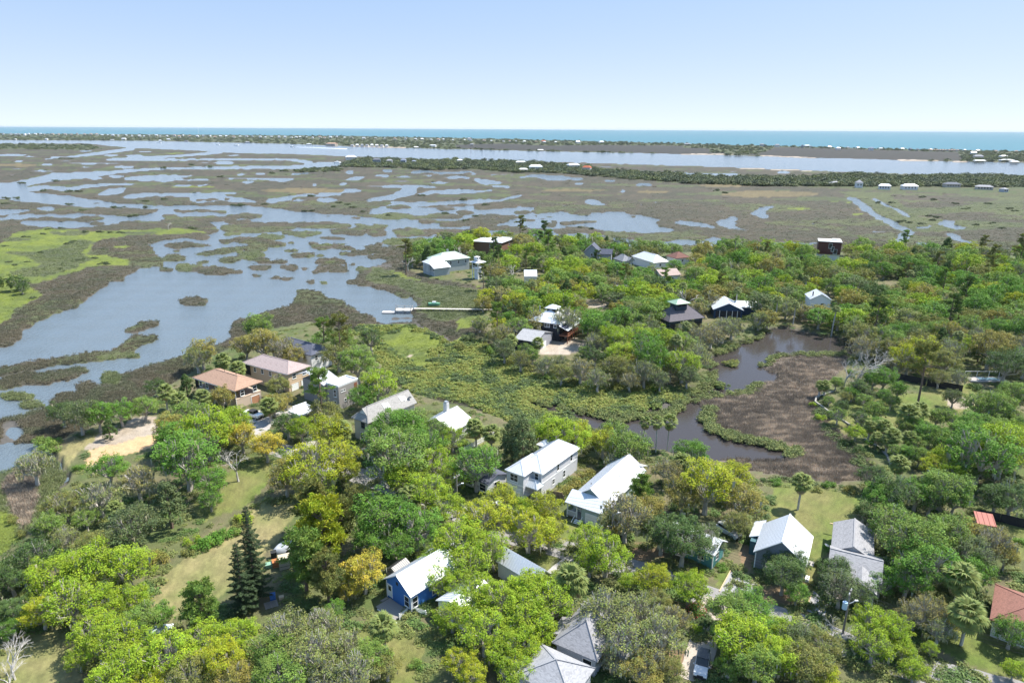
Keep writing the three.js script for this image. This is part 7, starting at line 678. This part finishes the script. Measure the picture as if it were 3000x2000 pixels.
// ---------------------------------------------------------------- yard things
{ const ZY = frame(700, 1460, 4.9), P = at(...ZY(730, 720), 1), g = thing('covered_boat', 'boat trailer under a crumpled grey tarpaulin at the field edge', 'boat'); g.position.copy(P); g.rotation.y = 0.5; const tp = new THREE.SphereGeometry(1, 20, 10, 0, 6.283, 0, 1.57), pa = tp.attributes.position; for (let i = 0; i < pa.count; i++) pa.setXYZ(i, pa.getX(i) * 2.9, pa.getY(i) * (1.5 + 0.25 * noiseA(pa.getX(i) * 3, pa.getZ(i) * 3)), pa.getZ(i) * 1.3); tp.computeVertexNormals(); mesh('tarpaulin', tp, new THREE.MeshStandardMaterial({ color: C(0.5, 0.52, 0.54), roughness: 0.7 }), g); bar('trailer_tongue', MAT.steel, g, 3.3, 0.4, 0, 1.4, 0.1, 0.1); for (const z of [-1, 1]) { const w = mesh('wheel', tyreG, tyreM, g); w.position.set(-0.5, 0.3, z * 1.2); }
  const bx = (nm, lab, x, y, w, h, d, col, ry = 0.4) => { const Q = at(...ZY(x, y), 1), t = thing(nm, lab, nm.split('_').pop()); t.position.copy(Q); t.rotation.y = ry; const m = new THREE.MeshStandardMaterial({ color: col, roughness: 0.85 }); bar('body', m, t, 0, h / 2, 0, w, h, d); bar('lid', m, t, 0, h + 0.05, 0, w * 1.06, 0.09, d * 1.06); bar('band', MAT.dark, t, 0, h * 0.3, 0, w * 1.01, 0.06, d * 1.01); return t; };
  bx('storage_crate', 'rusty orange crate in the yard junk by the spire pines', 550, 960, 1.5, 0.9, 1.1, C(0.42, 0.15, 0.05)); bx('storage_crate', 'green crate in the yard junk by the spire pines', 430, 985, 1.0, 0.6, 0.9, C(0.2, 0.34, 0.24)); bx('storage_shed', 'small beige shed in the yard junk by the field', 660, 980, 1.8, 1.9, 1.5, C(0.5, 0.43, 0.32)); bx('trash_bin', 'black bin behind the yard junk', 500, 850, 0.9, 1.1, 0.9, C(0.02, 0.02, 0.02)); bx('water_barrel', 'blue barrel among the yard junk under the trees', 485, 1450, 0.8, 0.9, 0.8, C(0.04, 0.14, 0.4)); bx('patio_box', 'tan box beside the blue barrel', 610, 1450, 0.7, 0.5, 0.6, C(0.5, 0.38, 0.25)); const pl = thing('wood_pallet', 'pale slatted pallet on the grass below the yard junk', 'pallet'), Q = at(...ZY(460, 1530), 1.05); pl.position.copy(Q); pl.rotation.y = 0.5; for (let k = 0; k < 6; k++) bar('slat', MAT.oldWood, pl, 0, 0.12, -0.7 + k * 0.28, 1.9, 0.05, 0.16); for (const x of [-0.8, 0, 0.8]) bar('bearer', MAT.oldWood, pl, x, 0.05, 0, 0.1, 0.1, 1.6); }
{ const t = thing('boat_tarp', 'pale blue covered dinghy under the bright trees at lower left', 'dinghy'), P = at(465, 1848, 1); t.position.copy(P); t.rotation.y = 0.4; const g = new THREE.SphereGeometry(1, 16, 8, 0, 6.283, 0, 1.57); g.scale(1.9, 0.8, 0.9); mesh('cover', g, new THREE.MeshStandardMaterial({ color: C(0.55, 0.66, 0.70), roughness: 0.6 }), t); bar('gunwale', MAT.trim, t, 0, 0.06, 0, 3.8, 0.12, 1.7); }
{ const P = at(...FQ(1130, 215), 1), g = thing('pool_screen', 'low white-framed pool enclosure at the lawn edge', 'pool enclosure'); g.position.copy(P); bar('deck', MAT.concrete, g, 0, 0.1, 0, 11, 0.25, 4); bar('pool', new THREE.MeshPhysicalMaterial({ color: C(0.12, 0.2, 0.26), roughness: 0.08 }), g, 1, 0.2, 0, 6, 0.12, 2.4); for (const x of [-5, -1.5, 2, 5]) bar('frame_post', MAT.trim, g, x, 1.0, -1.8, 0.1, 1.8, 0.1); bar('frame_rail', MAT.trim, g, 0, 1.9, -1.8, 10.2, 0.1, 0.1); }
{ const P = at(...ZC(2160, 885), 1.02), g = thing('fire_pit', 'round paved fire pit with chimney on the lawn', 'fire pit'); g.position.copy(P); const c = new THREE.CylinderGeometry(1.5, 1.5, 0.14, 24); mesh('paving', c, new THREE.MeshStandardMaterial({ color: C(0.5, 0.38, 0.3), roughness: 0.95 }), g); const k = mesh('chimney_pot', new THREE.LatheGeometry([[0, 0], [0.3, 0.05], [0.34, 0.4], [0.14, 0.8], [0.11, 1.5], [0.15, 1.55]].map((q) => new THREE.Vector2(...q)), 14), new THREE.MeshStandardMaterial({ color: C(0.45, 0.28, 0.2), roughness: 0.9 }), g); k.position.y = 0.07; const t = thing('round_table', 'white round table beside the fire pit', 'table'); t.position.copy(at(...ZC(2095, 895), 1)); const tt = mesh('tabletop', new THREE.CylinderGeometry(0.75, 0.75, 0.06, 20), MAT.trim, t); tt.position.y = 0.72; bar('leg', MAT.steel, t, 0, 0.36, 0, 0.12, 0.72, 0.12); }
{ // dead snag on the bright marsh, red flowering shrub
  reseed(17); const P = at(...Z4(1160, 76), 0.5); const s = plant('bare', 'X', P.x, P.z, 4.2, 'marsh snags', 0.4); const Q = at(...F3(1130, 1130), 1.2), f = bush(Q.x, Q.z, 1.7, 'G', 'shrubs'); const L = new Leaves(); for (let k = 0; k < 260; k++) { const d = dirRand(); d.y = Math.abs(d.y); L.leaf(V(d.x * 0.95, d.y * 0.9 + 0.1, d.z * 0.95).multiplyScalar(rr(0.85, 1.05)), dirRand(), 0.05, 0.035, tintOf()); } mesh('flower', L.geo(), new THREE.MeshStandardMaterial({ color: C(0.5, 0.03, 0.06), vertexColors: true, roughness: 0.8, side: THREE.DoubleSide }), f).userData.kind = 'stuff'; standing[standing.length - 1].look = 'red-flowering shrub';
  const T = at(...Z4(60, 510), 0.5); for (const [dx, dz, r] of [[-6, 0, 5.5], [2, -3, 5], [-14, 2, 6], [8, 3, 3.4]]) plant('oak', 'D', T.x + dx, T.z + dz, r, 'oaks on the bright marsh', 0.4); standing.slice(-4).forEach((t, i) => { t.mark = 'the lime green marsh at left'; t.side = 'on'; t.d = i; }); standing.forEach((t) => { if (t.o === s) { t.mark = 'the bright marsh'; t.side = 'at the far edge of'; } }); }
// ---------------------------------------------------------------- houses far off
const wallsFar = [stucco(0.80, 0.79, 0.76), stucco(0.55, 0.57, 0.60), stucco(0.62, 0.55, 0.46), stucco(0.30, 0.36, 0.44), stucco(0.72, 0.70, 0.66)], roofFar = { w: MAT.whiteMetal, g: shingle(0.36, 0.36, 0.38), d: shingle(0.16, 0.17, 0.20), t: shingle(0.50, 0.33, 0.24), r: shingle(0.55, 0.17, 0.09), b: shingle(0.26, 0.30, 0.38) };
function farHouse(F, x0, x1, yb, yt, wall, roof, label, group, flat) { const A = at(...F(x0, yb), 1), B = at(...F(x1, yb), 1), w = A.distanceTo(B) * 0.8, zc = toMap(A.x, 1, A.z)[2], h = Math.max(4, (F(0, yb)[1] - F(0, yt)[1]) * zc / 2000 * 0.8), g = thing('distant_house', label, 'house', group), d = Math.max(8, w * 0.55), eh = flat ? h : h * 0.66; g.position.copy(A).lerp(B, 0.5); g.position.y = 0.6; g.position.z -= d / 2; g.rotation.y = rr(-0.5, 0.5); const b = mesh('wall', unitBox, wallsFar[wall], g); b.scale.set(w * 0.92, eh, d * 0.9); b.position.y = eh / 2; const H = { g, over: 0.4, seam() {} }; House.prototype.roof.call(Object.assign(Object.create(House.prototype), { g, over: 0.4, W: w, D: d, eave: eh }), roofFar[roof], { rise: flat ? 0.4 : h - eh, ridge: 'x', run: flat ? 0.2 : rr(0.5, 1) }); const n = Math.max(2, Math.round(w / 4)); for (let k = 0; k < n; k++) bar('window', MAT.glass, g, -w * 0.4 + (k + 0.5) * w * 0.8 / n, eh * 0.6, d * 0.45 + 0.02, 1.4, 1.6, 0.1); return g; }
reseed(2024); const NTH = ['first', 'second', 'third', 'fourth', 'fifth', 'sixth', 'seventh', 'eighth', 'ninth', 'tenth', 'eleventh', 'twelfth', 'thirteenth', 'fourteenth', 'fifteenth', 'sixteenth', 'seventeenth', 'eighteenth', 'nineteenth', 'twentieth', 'twenty-first', 'twenty-second', 'twenty-third', 'twenty-fourth', 'twenty-fifth', 'twenty-sixth', 'twenty-seventh', 'twenty-eighth', 'twenty-ninth', 'thirtieth'], nth = {}, th = (k) => NTH[(nth[k] = (nth[k] ?? -1) + 1)] ?? 'last';
for (const a of [[Z2, 12, 112, 302, 262, 0, 'w', 'large white mansion at the end of the marsh island'], [Z2, 204, 276, 322, 280, 3, 'd', 'dark two-storey house on the marsh island'], [Z2, 302, 356, 322, 290, 1, 'g', 'grey hip-roofed house on the marsh island'], [Z2, 402, 450, 326, 284, 3, 'b', 'blue house with tower on the marsh island'], [Z2, 478, 518, 322, 298, 3, 'b', 'small blue house right of the tower house'], [Z2, 788, 846, 314, 292, 0, 'w', 'low white-roofed house behind the island trees'], [Z2, 1192, 1280, 332, 302, 0, 'w', 'white flat-topped house near the boathouse'], [Z2, 1280, 1400, 374, 324, 0, 'w', 'big white house with dark verandas near the boathouse'], [Z2, 1545, 1652, 356, 318, 0, 'w', 'white gabled house behind the tall island trees'], [Z2, 1656, 1732, 380, 330, 4, 'r', 'cream house with red tile roof on the island'], [Z3, 1010, 1104, 480, 440, 1, 'g', 'grey house left among the strip of trees'], [Z3, 1196, 1252, 494, 425, 0, 'g', 'tall white house with cupola in the strip of trees'], [Z3, 1354, 1452, 506, 456, 0, 'w', 'white house half hidden by dark trees'], [Z3, 1514, 1638, 508, 456, 0, 'w', 'white house with bright roof at the marsh edge'], [Z3, 1808, 1934, 492, 446, 2, 'd', 'house with dark hip roof right of the bright roof'], [Z3, 2032, 2162, 508, 466, 2, 'g', 'house with grey hip roof near the right edge'], [Z3, 2206, 2252, 524, 482, 1, 'g', 'small grey house at the right end of the strip'], [Z3, 1990, 2034, 262, 238, 0, 'w', 'white house on the far bank at right'], [Z3, 2012, 2082, 298, 258, 2, 'g', 'brown house beside the covered river dock'], [Z3, 2190, 2250, 288, 264, 1, 'w', 'pale house on the far bank, right of the brown one'], [Z3, 2200, 2300, 314, 292, 0, 'w', 'low white boathouse on the far bank'], [Z2, 600, 660, 212, 192, 0, 'w', 'white shore house right of the townhouses'], [Z2, 880, 918, 202, 186, 2, 'g', 'tan house in front of the dark far trees'], [Z1, 825, 870, 166, 146, 0, 'w', 'white shore house across the river at left'], [Z1, 1085, 1112, 176, 160, 0, 'w', 'small white shore house across the river'], [Z1, 1140, 1172, 166, 152, 0, 'w', 'pale shore house right of the small white one'], [Z1, 2230, 2330, 202, 178, 2, 't', 'brown and tan shore houses at the river bend'], [Z1, 2100, 2150, 198, 186, 0, 'w', 'white boathouse across the river'], [Z1, 1680, 1722, 184, 172, 1, 'g', 'grey boathouse across the river'], [Z1, 1262, 1296, 174, 164, 2, 'd', 'dark boathouse across the river'], [Z1, 750, 786, 166, 158, 1, 'w', 'pale boathouse across the river at left'], [Z1, 84, 112, 162, 152, 0, 'w', 'white boathouse near the left edge'], [Z1, 300, 330, 164, 150, 0, 'w', 'white shore cottage near the left edge'], [Z3, 636, 674, 212, 188, 0, 'g', 'square white house on stilts by the ocean'], [Z3, 840, 884, 212, 194, 0, 'w', 'white beach house with broad roof'], [Z3, 1056, 1096, 230, 210, 0, 'w', 'white gabled beach house at right'], [Z3, 818, 838, 218, 192, 3, 'd', 'narrow dark beach house with steep roof'], [Z3, 532, 566, 206, 184, 1, 'g', 'grey beach house above the green dune'], [Z3, 1288, 1322, 236, 208, 0, 'b', 'blue-grey beach house at right'], [Z3, 10, 64, 202, 182, 2, 'g', 'long tan beach building at mid right'], [Z3, 1560, 1590, 236, 216, 3, 'd', 'dark pointed beach house'], [Z2, 1610, 1650, 188, 164, 0, 'w', 'pair of white beach houses at mid right'], [Z2, 1772, 1816, 188, 166, 0, 'w', 'white balconied beach house at mid right'], [Z2, 1375, 1412, 182, 162, 2, 'r', 'beach house with orange tile roof'], [Z2, 864, 896, 164, 144, 0, 'g', 'square white beach house above the trees']]) farHouse(...a, 'houses far off');
for (let k = 0; k < 8; k++) farHouse(Z2, 58 + k * 34, 88 + k * 34, 208 + k * 0.8, 188 + rr(-2, 4), 0, pick(['w', 'g']), `${['first', 'second', 'third', 'fourth', 'fifth', 'sixth', 'seventh', 'eighth'][k]} white townhouse from the left of the far shore row`, 'far shore townhouses');
for (let k = 0; k < 11; k++) farHouse(Z3, 1692 + k * 20, 1708 + k * 20, 240 + k * 0.5, 224, 2, 't', `${th('tt')} tan terrace house from the left by the ocean at right`, 'tan ocean terrace');
{ const ocean = [[0, 120], [300, 118], [610, 122], [900, 128], [1250, 132], [1700, 136], [2000, 140], [2352, 142]]; const along = (t) => { for (let i = 0; i + 1 < ocean.length; i++) if (t <= ocean[i + 1][0]) return lerp(ocean[i][1], ocean[i + 1][1], (t - ocean[i][0]) / (ocean[i + 1][0] - ocean[i][0])); return 142; };
  for (let x = 8; x < 2340; x += rr(24, 52)) { const tanRow = x > 290 && x < 620, w = rr(14, 30), y = along(x) + rr(2, 9); farHouse(Z1, x, x + w, y + 6, y - rr(6, 12), tanRow ? 2 : pick([0, 0, 4, 1]), tanRow ? 't' : pick(['w', 'w', 'g', 'w', 't']), tanRow ? `${th('tr')} terracotta-roofed beach house from the left` : x < 1180 ? `${th('pl')} pale beach house from the left edge along the ocean` : `${th('pc')} pale beach house of the ocean row left of the townhouses`, tanRow ? 'terracotta beach houses' : x < 1180 ? 'pale beach houses, left' : 'pale beach houses, centre left'); }
  for (let x = 10; x < 1500; x += rr(40, 90)) { const y = lerp(146, 178, x / 1500); farHouse(Z2, x, x + rr(16, 30), y + 8, y - rr(4, 10), pick([0, 0, 4, 1]), pick(['w', 'g', 'w', 't']), `${th('pm')} pale beach house of the ocean row above the townhouses, from the left`, 'pale beach houses, centre'); } for (let x = 880; x < 2340; x += rr(70, 150)) { const y = lerp(212, 244, (x - 880) / 1460); farHouse(Z3, x, x + rr(20, 34), y + 6, y - rr(6, 14), pick([0, 4, 1, 2]), pick(['w', 'g', 'd', 't']), `${th('pr')} beach house of the right ocean row, counted from the left`, 'beach houses, right'); }
  const P = at(...Z1(1372, 150), 1), m = thing('radio_mast', 'thin pale mast rising above the far shore', 'mast'); m.position.copy(P); bar('mast', MAT.trim, m, 0, 32, 0, 1.0, 64, 1.0); bar('base', MAT.concrete, m, 0, 1, 0, 5, 2, 5); }
nameTrees();
renderer.render(scene, camera);
